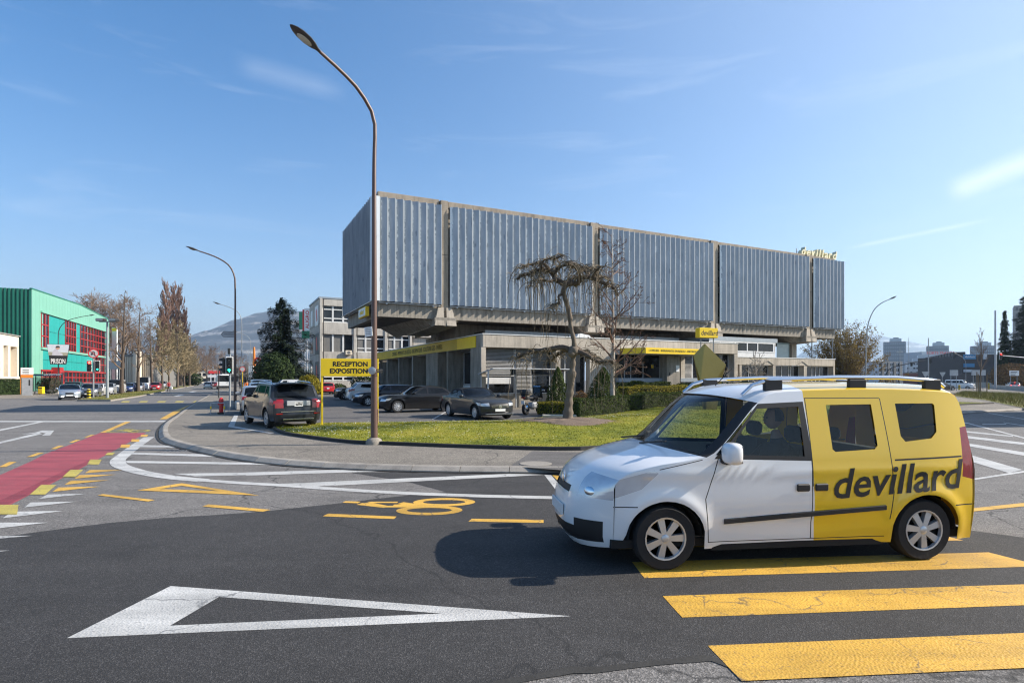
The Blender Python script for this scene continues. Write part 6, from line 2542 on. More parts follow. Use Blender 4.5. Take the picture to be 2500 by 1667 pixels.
# ------------------------------------------------------------------ street furniture
def street_lamp(label, x, y, z0, head_dir, arm_pts, r0, r1, mat, group='street lamps', head_len=.85, head_pitch=0.0, base=True):
 """arm_pts: (reach, height) from the foot up to the lamp head."""
 t = thing('street_lamp', label, 'street lamp', (x, y, z0), math.atan2(head_dir[1], head_dir[0]), group)
 n = len(arm_pts)
 cr = catmull([(0, 0, 0.0), (0, 0, arm_pts[0][1] * .5)] + [(a, 0, h) for a, h in arm_pts], .35)
 tot = len(cr)
 mb = MB()
 mb.tube(cr, [r0 + (r1 - r0) * (i / tot) ** .8 for i in range(tot)], 12)
 mb.build('pole', mat, t, smooth=60)
 if base:
  mb = MB()
  mb.lathe([(r0 * 2.3, -.10), (r0 * 2.3, .06), (r0 * 1.9, .13), (r0 * 1.05, .17)], 18)
  mb.build('base', MT['concrete_d'], t, smooth=50)
  MB().box(-r0 * 1.06, -.045, .55, -r0 * .9, .045, .95).build('service_door', mat, t)
 e, p = Vector((arm_pts[-1][0], 0, arm_pts[-1][1])), Vector((arm_pts[-2][0], 0, arm_pts[-2][1]))
 d = (e - p).normalized()
 d = Vector((math.cos(math.atan2(d.z, d.x) + head_pitch), 0, math.sin(math.atan2(d.z, d.x) + head_pitch)))
 up = Vector((-d.z, 0, d.x))
 M4 = Matrix((d, Vector((0, 1, 0)), up)).transposed().to_4x4()
 M4.translation = e
 mb = MB()
 L = head_len
 sect = [(-.02, .045, .04), (.10, .06, .05), (.22, .12, .07), (.42, .165, .085), (.66, .165, .08), (.84, .12, .055), (.96, .05, .03), (1.0, .004, .004)]
 ns = 12
 for s, w, hh in sect:
  for k in range(ns):
   a = 2 * math.pi * k / ns
   zz = math.sin(a)
   mb.v.append((s * L, math.cos(a) * w * L / .85, (zz * hh * 1.0 if zz > 0 else zz * hh * .55)))
 for i in range(len(sect) - 1):
  for k in range(ns):
   a, b = i * ns + k, i * ns + (k + 1) % ns
   mb.face((a, b, b + ns, a + ns))
 me = mb.mesh('lamp_head', MT['lamp_shell'], 60)
 me.transform(M4)
 hd = link('lamp_head', me, t)
 mb = MB()
 for k in range(14):
  a = 2 * math.pi * k / 14
  mb.v.append((.50 * L + math.cos(a) * .24 * L, math.sin(a) * .105 * L / .85, -.052))
 for k in range(14):
  a = 2 * math.pi * k / 14
  mb.v.append((.50 * L + math.cos(a) * .15 * L, math.sin(a) * .065 * L / .85, -.085))
 for k in range(14):
  j = (k + 1) % 14
  mb.face((k, j, 14 + j, 14 + k))
 mb.face(range(14, 28))
 me = mb.mesh('diffuser', MT['diffuser'], 60)
 me.transform(M4)
 link('diffuser', me, hd)
 return t


MT['lamp_shell'] = pbr('lamp housing', (.055, .05, .048), .35, .3, var=.1)
MT['diffuser'] = pbr('lamp diffuser', (.46, .45, .40), .2, var=.2, scale=30)
# the tall one on the lawn edge: arm measured to reach over the road
hdir = Vector((-.62, -.785)).normalized()
LX, LY = G(913.5, 1083, PZ)


def arm_from(u, v):
 k = (u - U0) / F
 Lr = (k * LY - LX) / (hdir.x - k * hdir.y)
 yy = LY + hdir.y * Lr
 return Lr, EYE - (v - HZ) / F * yy - PZ


pts = [(0.0, 4.0), (0.0, 7.4)] + [arm_from(u, v) for u, v in ((915.5, 318), (911, 282), (893, 246), (866, 208), (824, 166), (780, 126))]
lamp_big = street_lamp('tall brown street lamp rising from the lawn edge, its arm over the road', LX, LY, PZ, hdir, pts, .098, .040, MT['brown_post'], head_len=.86)
MB().box(-.16, -.10, 0, .16, .12, .26, bev=.01)
# little plate and coiled cable on it
bp = thing('notice_plate', 'small tilted white plate fixed high on the tall brown lamp post', 'sign', (LX - .10, LY - .15, Z_at(810, LY)), R(-12))
MB().box(-.13, -.006, -.13, .09, .006, .12).build('plate', MT['white_p'], bp)
bp.rotation_euler = (0, R(-6), R(-12))
for k in range(4):
 MB().box(-.10, -.009, .07 - k * .05, .05, -.0065, .083 - k * .05).build('print', MT['ink'], bp)
cb = thing('cable_coil', 'black cable coil with a dome fitting strapped to the tall brown lamp post', 'cable', (LX, LY, Z_at(905, LY)), 0)
mb = MB()
r_ = random.Random(2)
for k in range(5):
 rp = []
 for j in range(19):
  a = 2 * math.pi * j / 18
  rr = .20 + .012 * k + .02 * math.sin(a * 2 + k)
  rp.append((math.cos(a) * rr, math.sin(a) * rr * .8, .02 * math.sin(a + k * 1.3) - .015 * k + .03))
 mb.tube(rp, .007, 5, cap=False)
mb.build('cable', MT['black'], cb)
mb = MB()
mb.lathe([(.001, .03), (.07, .02), (.10, -.02), (.105, -.07), (.06, -.085), (.001, -.085)], 16, axis='y', c=(-.01, -.14, 0))
mb.build('dome', MT['steel'], cb, smooth=50)
std = [(0.0, 4.5), (0.0, 8.6), (.12, 9.5), (.5, 10.1), (1.3, 10.55), (2.3, 10.85)]
x, y = G(574, 986.7, PZ)
street_lamp('brown street lamp carrying a direction arrow, left of the parked SUV', x, y, PZ, ND1, std, .11, .04, MT['brown_post'])
street_lamp('slim grey street lamp behind the brown lamp with the arrow', X_at(590, 71), 71, PZ, ND1, std, .075, .03, MT['grey_post'])
street_lamp('slim grey street lamp further up the kerb, in front of the mountain', X_at(612, 112), 112, PZ, ND1, std, .075, .03, MT['grey_post'])
street_lamp('thin street lamp furthest up the kerb beyond the orange mast', X_at(608, 175), 175, PZ, ND1, std, .075, .03, MT['grey_post'])
street_lamp('street lamp in front of the green building carrying the poster panel', X_at(142.5, 86), 86, 0, D1, [(0, 5), (0, 8.6), (.3, 9.8), (1.1, 10.7), (2.6, 11.3), (3.6, 11.55)], .09, .04, MT['lamp_shell'])
street_lamp('street lamp standing among the bare street trees', X_at(283, 108), 108, 0, D1, [(0, 5), (0, 7.6), (.3, 8.8), (1.1, 9.7), (2.2, 10.3), (3.0, 10.5)], .09, .04, MT['lamp_shell'])
street_lamp('grey arched street lamp right of the office building', X_at(2113, 61), 61, 0, (1, .1), [(.05, 4.0), (.12, 6.4), (.35, 7.9), (.95, 9.2), (1.8, 9.95), (2.7, 10.35)], .09, .04, MT['grey_post'], head_len=.9)
street_lamp('small arched street lamp right of the traffic mast', X_at(2488, 150), 150, 0, (-1, 0), [(0, 4), (0, 7.5), (-0.0, 8.0), (.6, 8.9), (2.0, 9.6)], .08, .04, MT['grey_post'], head_len=.8)
street_lamp('arched street lamp before the brown pillared hall', X_at(2358, 150), 150, 0, (-1, 0), [(0, 3), (0, 6), (.5, 7.4), (1.6, 8.2), (2.4, 8.6)], .07, .04, MT['grey_post'], head_len=.8)

# floodlight mast on the median
fx, fy = G(262, 975)
fm = thing('floodlight_mast', 'grey mast with twin box floodlights on the median', 'lamp mast', (fx, fy, 0))
mb = MB()
mb.tube([(0, 0, 0), (0, 0, 4), (0, 0, 7.5)], [.14, .11, .085], 10)
mb.build('pole', MT['grey_post'], fm, smooth=60)
MB().box(-.75, -.04, 7.42, .75, .04, 7.5).build('crossbar', MT['grey_post'], fm)
for s_ in (-1, 1):
 f_ = MB().box(s_ * .22, -.26, 7.5, s_ * 1.0, .30, 7.78, bev=.05).build('floodlight', MT['lamp_shell'], fm)
 MB().box(s_ * .28, -.27, 7.53, s_ * .94, -.262, 7.74).build('diffuser', MT['diffuser'], f_)

# traffic signals
MT['sig_red'] = emit('lit red signal', (1.0, .03, .02), 12.0)
MT['sig_green'] = emit('lit green signal', (.02, .9, .55), 8.0)
MT['sig_off'] = pbr('unlit signal lens', (.02, .016, .012), .2, coat=.6)
MT['sig_body'] = pbr('signal housing', (.014, .015, .015), .5)


def signal_head(parent, cx, cy, z0, rz, lit, h=.92, w=.33, arrow=False, border=True):
 o = thing('signal_head', None, None)
 COL.objects.unlink(o)
 M = Matrix.Translation((cx, cy, z0)) @ Matrix.Rotation(rz, 4, 'Z')
 if border:
  me = MB().box(-w / 2 - .035, -.02, -.04, w / 2 + .035, .02, h + .04, bev=.03).mesh('backboard', MT['white_p'])
  me.transform(M)
  hd_ = link('backboard', me, parent)
 me = MB().box(-w / 2, -.10, 0, w / 2, .06, h, bev=.04).mesh('signal_head', MT['sig_body'])
 if border:
  me2 = me
 me.transform(M)
 hd_ = link('signal_head', me, parent)
 for k in range(3):
  z = h * (.82 - .32 * k)
  on = lit == k
  mb = MB()
  if on and arrow:
   mb.tube([(0, -.108, z - .08), (0, -.108, z + .08)], .016, 4)
   mb.tube([(-.07, -.108, z + .005), (0, -.108, z + .085), (.07, -.108, z + .005)], .016, 4)
   me = mb.mesh('lens', MT['sig_green'])
  else:
   mb.lathe([(.001, -.112), (.07, -.110), (.105, -.101)], 14, axis='y', c=(0, 0, z), caps=False)
   me = mb.mesh('lens', (MT['sig_red'] if k == 0 else MT['sig_green']) if on else MT['sig_off'])
  me.transform(M)
  link('lens', me, hd_)
  mb = MB()
  n0 = 8
  for j in range(n0 + 1):
   a = math.pi * (-.08 + 1.16 * j / n0)
   for yy in (-.10, -.27):
    mb.v.append((math.cos(a) * .118, yy, z + math.sin(a) * .118))
  for j in range(n0):
   mb.face((2 * j, 2 * j + 1, 2 * j + 3, 2 * j + 2))
  me = mb.mesh('visor', MT['sig_body'])
  me.transform(M)
  link('visor', me, hd_)
 return hd_


tx_, ty_ = G(561, 1001, PZ)
ts = thing('traffic_signal', 'traffic signal showing a green arrow, left of the brown lamp with the arrow', 'traffic signal', (tx_, ty_, PZ), R(22), 'traffic signals')
mb = MB()
mb.tube([(0, .1, 0), (0, .1, 3.25)], .055, 10)
mb.build('pole', MT['grey_post'], ts, smooth=60)
signal_head(ts, -.02, 0, 2.14, 0, 2, arrow=True)
signal_head(ts, -.28, .12, 2.14, R(-100), -1, border=False)
MB().box(-.12, .05, 3.25, .02, .15, 3.6, bev=.02).build('cap', MT['sig_body'], ts)
lx_, ly_ = G(228, 973.5)
tl_ = thing('traffic_signal', 'pair of signals side by side, red and green arrow, below a no U-turn disc', 'traffic signal', (lx_, ly_, 0), R(34), 'traffic signals')
mb = MB()
mb.tube([(0, .1, 0), (0, .1, 4.4)], .07, 10)
mb.build('pole', MT['grey_post'], tl_, smooth=60)
signal_head(tl_, -.33, 0, 2.72, 0, 0, h=1.05, w=.36)
signal_head(tl_, .33, 0, 2.72, 0, 2, h=1.05, w=.36, arrow=True)
nu = thing('road_sign', 'round no U-turn sign above the paired signals', 'road sign', (lx_ + .02, ly_ - .02, 4.50), R(32))


def disc(parent, name, r, y, mat, z=0.0, th=.012):
 mb = MB()
 mb.lathe([(.001, y), (r, y), (r, y + th), (.001, y + th)], 26, axis='y', c=(0, 0, z), caps=False)
 return mb.build(name, mat, parent)


disc(nu, 'rim', .45, 0, MT['red_p'])
disc(nu, 'face', .36, -.006, MT['grey_face'] if 'grey_face' in MT else MT.setdefault('grey_face', pbr('grey sign face', (.42, .42, .42), .6)), th=.005)
mb = MB()
mb.tube([(.11, -.016, -.20), (.11, -.016, .06), (.08, -.016, .14), (0, -.016, .18), (-.08, -.016, .14), (-.11, -.016, .06), (-.11, -.016, -.08)], .028, 5)
mb.tube([(-.19, -.016, -.04), (-.11, -.016, -.16), (-.03, -.016, -.04)], .026, 5)
mb.build('arrow', MT['ink'], nu)
mb = MB()
mb.tube([(-.26, -.022, .26), (.26, -.022, -.26)], .022, 5)
mb.build('bar', MT['red_p'], nu)


def bollard(label, x, y, z=0.0, h=.95, r=.17):
 t = thing('bollard', label, 'bollard', (x, y, z), 0, 'yellow and black bollards')
 n = 7
 for k in range(n):
  mb = MB()
  mb.lathe([(r, k * h / n), (r, (k + 1) * h / n - .004)], 14)
  mb.build('band', MT['yellow_sign'] if k % 2 else MT['black'], t, smooth=60)
 MB().lathe([(r * .95, h), (r * .6, h + .05), (.001, h + .06)], 14).build('cap', MT['yellow_sign'], t, smooth=60)
 return t


x, y = G(226, 974.5)
bollard('yellow and black banded bollard at the foot of the paired signals', x, y - .5)
x, y = G(2342, 953)
bollard('yellow and black banded bollard near the white van on the right', x, y)
x, y = X_at(2414, 112), 112
bollard('yellow and black banded bollard left of the low barrier', x, y, h=1.3, r=.14)

# direction arrow on the second lamp
yy = 42.75
da = thing('direction_sign', 'white left-pointing direction sign on the brown lamp post', 'road sign', (X_at(559, yy), yy - .16, Z_at(816.5, yy)), R(16))
mb = MB()
mb.prism([(.46, -.21), (.46, .21), (-.28, .21), (-.46, 0), (-.28, -.21)], -.015, .015, axis='y')
mb.build('panel', MT['grey_face'], da)
mb = MB()
for (p, q) in (((.45, .20), (-.28, .20)), ((-.28, .20), (-.45, 0)), ((-.45, 0), (-.28, -.20)), ((-.28, -.20), (.45, -.20))):
 mb.tube([(p[0], -.019, p[1]), (q[0], -.019, q[1])], .012, 4)
mb.build('border', MT['ink'], da)
wall_text('HOTEL DE POLICE', .105, MT['ink'], (.08, -.018, 0), (1, 0, 0), (0, 0, 1), da, extrude=.001, xscale=.8)
# round prohibition sign on a yellowish post
yy = 66
rs_ = thing('road_sign', 'round red-rimmed sign on a yellowish post behind the brown lamp', 'road sign', (X_at(592, yy), yy, PZ), R(22))
zc_ = Z_at(901, yy) - PZ
MB().tube([(0, .04, 0), (0, .04, zc_ + .2)], .045, 8).build('post', MT['yellow_fade'], rs_)
disc(rs_, 'rim', .30, -.01, MT['red_p'], zc_)
disc(rs_, 'face', .235, -.016, MT['grey_face'], zc_, th=.005)
# hydrant inside its guard hoop
hx_, hy_ = G(540, 1010, PZ)
hyd = thing('fire_hydrant', 'red fire hydrant inside a steel guard hoop on the pavement', 'fire hydrant', (hx_, hy_, PZ))
mb = MB()
mb.lathe([(.17, 0), (.17, .05), (.10, .08), (.095, .62), (.12, .64), (.12, .68), (.105, .76), (.06, .83), (.001, .85)], 14)
mb.build('barrel', MT['red_p'], hyd, smooth=40)
for s_ in (1, -1):
 MB().lathe([(.045, s_ * .09), (.045, s_ * .16), (.001, s_ * .16)], 10, axis='x', c=(0, 0, .5)).build('outlet', MT['red_p'], hyd)
MB().lathe([(.18, -.02), (.18, .09)], 14).build('foot', MT['black'], hyd)
gh = thing('guard_hoop', 'steel guard hoop with yellow reflectors round the red hydrant', 'barrier', (hx_ - .06, hy_ - .25, PZ), R(3))
mb = MB()
for x in (-.34, .0, .34):
 mb.tube([(x, 0 if x else .55, 0), (x, 0 if x else .55, .56)], .022, 8)
mb.tube([(-.34, 0, 0), (-.34, 0, .52), (-.32, 0, .57), (.32, 0, .57), (.34, 0, .52), (.34, 0, 0)], .024, 8)
mb.tube([(-.34, 0, .57), (0, .55, .57), (.34, 0, .57)], .02, 6)
mb.build('frame', MT['steel'], gh, smooth=60)
for x in (-.34, .34):
 MB().lathe([(.036, .26), (.036, .40)], 10, c=(x, 0, 0)).build('reflector', MT['yellow_sign'], gh)
MB().lathe([(.036, .26), (.036, .40)], 10, c=(0, .55, 0)).build('reflector', MT['yellow_sign'], gh)
# low concrete block by the second lamp
bx_, by_ = X_at(590, 35), 35.0
blk = MB().box(-.45, -2.2, 0, .45, 2.2, .42, bev=.04).build('concrete_block', MT['concrete_p'], None, (bx_ - .35, by_ + 1.0, PZ - .01), (0, 0, math.atan2(.442, .897)))
tag(blk, 'low pale concrete block beside the brown lamp with the arrow', 'concrete block')
x, y = X_at(534, 57), 57
mb = MB()
mb.tube([(0, 0, 0), (0, 0, 3.0)], .055, 8)
o = mb.build('post', MT['lamp_shell'], None, (x, y, PZ))
o.name = 'sign_post'
tag(o, 'dark bare post in front of the bus', 'post')

# yellow reception sign on the lawn
sx0, sy0 = G(786, 1041, LZ)
sx1, sy1 = G(921.5, 1038.5, LZ)
d = Vector((sx1 - sx0, sy1 - sy0))
rsn = thing('reception_sign', 'yellow sign reading reception exposition on two posts in the lawn', 'sign', (sx0, sy0, LZ), math.atan2(d.y, d.x))
W_ = d.length
zt_, zb_ = Z_at(875, sy0) - LZ, Z_at(918.5, sy0) - LZ
for x in (0, W_):
 MB().box(x - .035, -.03, -.05, x + .035, .03, zb_ - .002, bev=.006).build('post', MT['yellow_sign'], rsn)
pn = MB().box(-.04, -.045, zb_, W_ + .04, .035, zt_, bev=.008).build('panel', MT['yellow_sign'], rsn)
th_ = zt_ - zb_
wall_text('RECEPTION', .238, MT['ink'], (W_ - .345, -.0465, zb_ + th_ * .68), (1, 0, 0), (0, 0, 1), pn, extrude=.0006, align='RIGHT', bold=.009, xscale=1.0, spacing=1.0)
wall_text('EXPOSITION', .238, MT['ink'], (W_ - .345, -.0465, zb_ + th_ * .29), (1, 0, 0), (0, 0, 1), pn, extrude=.0006, align='RIGHT', bold=.009, xscale=1.0, spacing=1.0)

# poster panel hung on the lamp before the green building
yy = 85.6
bb = thing('billboard', 'tapered poster panel reading prison above the bus shelter', 'billboard', (X_at(142.5, yy), yy, 0), R(30))
zt_, zb_ = Z_at(840.5, yy), Z_at(889.5, yy)
hw0, hw1 = 1.32, .94
mb = MB()
mb.prism([(-hw1, zb_), (hw1, zb_), (hw0, zt_), (-hw0, zt_)], -.16, .10, axis='y')
pn = mb.build('panel', MT['black'], bb)
zm = zb_ + (zt_ - zb_) * .44
MT['sky_print'] = pbr('pale poster sky', (.52, .56, .60), .6, var=.08)
MT['field_print'] = pbr('poster field', (.30, .29, .22), .7, var=.3, scale=4)
mb = MB()
mb.prism([(-hw1 - .17, zm), (hw1 + .17, zm), (hw0 - .03, zt_ - .04), (-hw0 + .03, zt_ - .04)], -.166, -.161, axis='y')
mb.build('poster', MT['sky_print'], pn)
mb = MB()
mb.prism([(-hw1 - .17, zm), (hw1 + .17, zm), (hw1 + .23, zm + .45), (-hw1 - .23, zm + .52)], -.17, -.167, axis='y')
mb.build('poster', MT['field_print'], pn)
# plain printed figure leaning on one arm
mb = MB()
mb.prism([(-.75, zm), (.55, zm), (.50, zm + .30), (.05, zm + .50), (-.05, zm + .95), (-.35, zm + .95), (-.62, zm + .65)], -.174, -.171, axis='y')
mb.build('poster', pbr('poster shirt', (.46, .45, .50), .7), pn)
mb = MB()
mb.lathe([(.001, -.178), (.25, -.178), (.25, -.175)], 16, axis='y', c=(-.05, 0, zm + 1.12))
mb.build('poster', MT['skin'], pn)
mb = MB()
mb.prism([(-.31, zm + 1.15), (.2, zm + 1.2), (.18, zm + 1.36), (0, zm + 1.44), (-.22, zm + 1.38)], -.182, -.179, axis='y')
mb.build('poster', MT['hair'], pn)
wall_text('PRISON', 1.02, MT['white_p'], (0, -.166, zb_ + .42), (1, 0, 0), (0, 0, 1), pn, extrude=.002, bold=.012, xscale=.50)

# bus shelter, stop totem, ticket bin
shx, shy = G(112, 962)
sh = thing('bus_shelter', 'bus shelter with curved striped roof beside the green building', 'bus shelter', (shx, shy, 0), R(14))
for x in (-1.5, .1, 1.45):
 MB().tube([(x, .5, 0), (x + .12, .5, 2.5)], .05, 8).build('post', MT['black'], sh)
MB().tube([(-.6, -.4, 0), (.1, -.1, 2.45)], .05, 8).build('post', MT['black'], sh)
MB().tube([(.9, -.4, 0), (1.3, -.1, 2.45)], .05, 8).build('post', MT['black'], sh)
mb = MB()
for i in range(9):
 t = i / 8
 for x in (-1.75, 1.9):
  mb.v.append((x, -.9 + t * 1.8, 2.42 + .28 * math.sin(t * 2.2)))
for i in range(8):
 mb.face((2 * i, 2 * i + 1, 2 * i + 3, 2 * i + 2))
rf = mb.build('roof', thin_glass('smoked roof glass', (.25, .27, .28)), sh)
rf.modifiers.new('t', 'SOLIDIFY').thickness = .03
for k in range(7):
 mb = MB()
 x = .15 + k * .27
 for i in range(9):
  t = i / 8
  for q in (x, x + .10):
   mb.v.append((q, -.9 + t * 1.8, 2.45 + .28 * math.sin(t * 2.2)))
 for i in range(8):
  mb.face((2 * i, 2 * i + 1, 2 * i + 3, 2 * i + 2))
 mb.build('stripe', MT['frame'], rf)
MB().box(-1.55, .52, .35, 1.5, .54, 2.3).build('back_pane', thin_glass('shelter glass', (.55, .6, .6)), sh)
MB().box(-1.62, -.3, .35, -1.6, .5, 2.3).build('side_pane', thin_glass('shelter side glass', (.55, .6, .6)), sh)
MB().box(-1.3, .1, .45, .9, .45, .5).build('bench', MT['steel'], sh)
tx2, ty2 = G(66, 965.5)
to = thing('bus_stop_totem', 'grey bus stop totem with an orange band left of the shelter', 'bus stop sign', (tx2, ty2, 0), R(32))
MB().box(-.50, -.12, 0, .50, .12, 2.15, bev=.02).build('column', MT['steel'], to)
MB().box(-.55, -.13, 2.153, .55, .13, 2.5).build('orange_band', MT['orange_p'], to)
MB().box(-.58, -.13, 2.503, .58, .13, 3.35, bev=.02).build('timetable', MT['white_p'], to)
for k in range(3):
 MB().box(-.4, -.136, 2.62 + k * .2, .2, -.131, 2.70 + k * .2).build('print', MT['ink'], to)
MB().box(.16, -.126, 1.2, .3, -.121, 1.9).build('print', MT['ink'], to)
MB().box(-.62, -.1, .2, -.585, .1, 3.2).build('edge_strip', MT['orange_p'], to)
gx, gy = G(110, 963)
gb = thing('litter_bin', 'yellow litter bin under the end of the bus shelter', 'bin', (gx, gy - .6, 0))
MB().box(-.30, -.2, .1, .32, .2, 1.0, bev=.05).build('shell', MT['yellow_sign'], gb)
MB().box(-.25, -.21, .78, .27, -.201, .90).build('slot', MT['black'], gb)

# motorcycle shelter by the facade
shp = thing('motorcycle_shelter', 'steel and glass motorcycle shelter leaning up to the low wing', 'shelter', (0, 0, 0))
A_ = Vector((X_at(1203, 33.6), 33.6, 2.52))
B_ = A_ + Vector((.896, .444, 0)) * 5.2
C_ = Vector((X_at(1167.5, 35.75), 35.75, 2.22))
Dd = C_ - A_
mb = MB()
mb.poly([A_, B_, B_ + Dd, C_])
rf = mb.build('roof', thin_glass('shelter roof glass', (.16, .18, .19)), shp)
rf.modifiers.new('t', 'SOLIDIFY').thickness = .02
mb = MB()
for p, q in ((A_, B_), (C_, B_ + Dd), (A_, C_), (B_, B_ + Dd)):
 mb.tube([p, q], .035, 6)
mb.build('roof_frame', MT['frame'], shp)
for t in (.0, 1.0):
 p = A_.lerp(B_, t) + Dd * .28
 MB().tube([(p.x - .06, p.y, PZ), (p.x, p.y, p.z)], .045, 8).build('post', MT['frame'], shp)
for t in (.04, .5, .97):
 p = C_ + (B_ - A_) * t
 MB().tube([(p.x, p.y - .05, PZ), (p.x, p.y - .05, p.z)], .035, 8).build('post', MT['frame'], shp)

# motorcycle, seen from behind
mx, my = G(1300, 1011, PZ)
mc = thing('motorcycle', 'black motorcycle parked by the low wing, seen from behind', 'motorcycle', (mx, my, PZ), math.atan2(.86, .5))
tm = MB()
for x, w in ((-.72, .09), (.72, .06)):
 n0, n1 = 20, 8
 me = bpy.data.meshes.new('wheel')
 v, f = [], []
 for i in range(n0):
  a = 2 * math.pi * i / n0
  for j in range(n1):
   b = 2 * math.pi * j / n1
   r_ = .25 + .065 * math.cos(b)
   v.append((r_ * math.cos(a), w * math.sin(b), r_ * math.sin(a)))
 for i in range(n0):
  for j in range(n1):
   a, b = i * n1 + j, i * n1 + (j + 1) % n1
   c, d_ = ((i + 1) % n0) * n1 + (j + 1) % n1, ((i + 1) % n0) * n1 + j
   f.append((a, b, c, d_))
 me.from_pydata(v, [], f)
 me.materials.append(MT['rubber'])
 wo = link('wheel', me, mc, (x, 0, .315))
 mb = MB()
 mb.lathe([(.05, -.06), (.05, .06)], 10, axis='y')
 for k in range(6):
  a = k * math.pi / 3
  mb.tube([(0, 0, 0), (.21 * math.cos(a), 0, .21 * math.sin(a))], .016, 5)
 mb.build('rim', MT['alloy'], wo)
MB().box(-.25, -.20, .30, .35, .20, .62, bev=.08).build('engine', MT['steel'], mc)
MB().box(-.15, -.19, .68, .40, .19, .98, bev=.10).build('tank', P('black', ()), mc)
MB().box(-.80, -.15, .78, -.12, .15, .90, bev=.05).build('seat', MT['black'], mc)
MB().prism([(-1.02, .92), (-.72, .76), (-.60, .90), (-.95, 1.0)], -.10, .10, axis='y').build('tail', P('black', ()), mc)
MB().box(-1.02, -.09, .84, -.99, .09, .90).build('taillight', MT['lens_r'], mc)
MB().box(-1.02, -.09, .55, -1.0, .09, .72).build('number_plate', MT['plate'], mc)
MB().prism([(.42, .85), (.80, .80), (.70, 1.12), (.52, 1.36), (.45, 1.1)], -.19, .19, axis='y').build('fairing', P('black', ()), mc)
MB().prism([(.60, 1.12), (.66, 1.14), (.50, 1.44), (.46, 1.40)], -.20, .20, axis='y').build('windshield', MT['clear'], mc)
mb = MB()
mb.tube([(.72, .07, .32), (.50, .10, .90), (.40, .10, 1.06)], .028, 6)
mb.tube([(.72, -.07, .32), (.50, -.10, .90), (.40, -.10, 1.06)], .028, 6)
mb.build('fork', MT['chrome'], mc)
MB().tube([(.28, -.40, 1.06), (.40, -.12, 1.09), (.40, .12, 1.09), (.28, .40, 1.06)], .016, 6).build('handlebar', MT['black'], mc)
for s_ in (1, -1):
 MB().tube([(.36, s_ * .26, 1.08), (.42, s_ * .38, 1.22)], .008, 5).build('mirror_stem', MT['black'], mc)
 MB().box(.39, s_ * .32, 1.18, .42, s_ * .48, 1.27, bev=.02).build('mirror', MT['chrome'], mc)
MB().tube([(-.2, -.17, .30), (-.55, -.19, .33), (-.95, -.20, .45)], [.04, .05, .055], 8).build('exhaust', MT['chrome'], mc)
MB().tube([(-.72, .09, .32), (-.2, .11, .36)], .03, 5).build('swing_arm', MT['steel'], mc)
MB().box(-.98, -.24, .98, -.58, .24, 1.26, bev=.07).build('top_case', MT['black'], mc)

# faceted bronze sculpture
MT['bronze'] = pbr('gilded bronze', (.27, .215, .075), .30, .75, var=.10, scale=.9)
ys = 28.5
su = lambda u, v, dy=0.0: (X_at(u, ys + dy), ys + dy, Z_at(v, ys + dy))
vs = [su(1720, 838, 0), su(1692, 868, .1), su(1773, 890, .2), su(1766, 912, .35), su(1752, 958, .3), su(1748, 1012, .3), su(1724, 962, 0), su(1724, 1014, .1), su(1716, 958, .15), su(1718, 1012, .2),
      su(1727, 850, .9), su(1765, 893, .9), su(1742, 1010, .7), su(1705, 872, .8), su(1710, 930, -.05)]
mb = MB()
mb.v = vs
for fc in ((0, 6, 2), (2, 6, 4), (2, 4, 3), (6, 7, 5, 4), (0, 1, 14), (0, 14, 6), (14, 1, 8), (14, 8, 6), (6, 8, 9, 7), (0, 2, 11, 10), (2, 3, 11), (3, 4, 5, 12), (3, 12, 11), (0, 10, 13, 1), (1, 13, 12, 9), (1, 9, 8), (10, 11, 12, 13), (7, 9, 12, 5)):
 mb.face(fc)
me = mb.mesh('sculpture', MT['bronze'])
bm_ = bmesh.new()
bm_.from_mesh(me)
bmesh.ops.recalc_face_normals(bm_, faces=bm_.faces[:])
bmesh.ops.bevel(bm_, geom=bm_.edges[:], offset=.02, segments=2, affect='EDGES')
bm_.to_mesh(me)
bm_.free()
o = link('sculpture', me)
tag(o, 'tall faceted bronze sculpture on the lawn before the entrance', 'sculpture')
sb_ = tag(MB().box(-.8, -.5, 0, .8, .7, .20, bev=.03).build('stone_slab', MT['concrete_p'], None, (X_at(1733, ys), ys + .3, .12)), 'low concrete slab under the bronze sculpture', 'base')
# info stones on the lawn
x, y = G(1600, 992, .45)
st = MB()
st.prism([(-.13, 0), (.13, 0), (.13, .26), (0, .40), (-.13, .26)], -.08, .08, axis='y')
o = st.build('marker_stone', MT['concrete_p'], None, (x, y, .40))
tag(o, 'small pale marker stone in front of the clipped hedge', 'stone')
x, y = G(1365, 1013, .3)
o = MB().box(-.75, -.25, 0, .75, .25, .12, bev=.02).build('stone_slab', MT['concrete_p'], None, (x, y, .20))
tag(o, 'pale flat slab beside the trunk of the weeping tree', 'slab')

# ------------------------------------------------------------------ other buildings
def frame_at(x, y, d):
 return (x, y, 0), math.atan2(d[1], d[0])


def rotz(p, a, o):
 return (o[0] + p[0] * math.cos(a) - p[1] * math.sin(a), o[1] + p[0] * math.sin(a) + p[1] * math.cos(a))


# grey annex behind the main block: local x along its front, y into depth
AY = 80.0
AX = X_at(780.5, AY)
ann = thing('annex_building', 'three-storey grey concrete office annex behind the parked cars', 'office building', (AX, AY, PZ), BR)


def aA(u, b=0.0):
 x0, y0 = AX - .444 * b, AY + .896 * b
 k = (u - U0) / F
 return (k * y0 - x0) / (.896 - .444 * k)


def zA(v):
 return Z_at(v, AY) - PZ


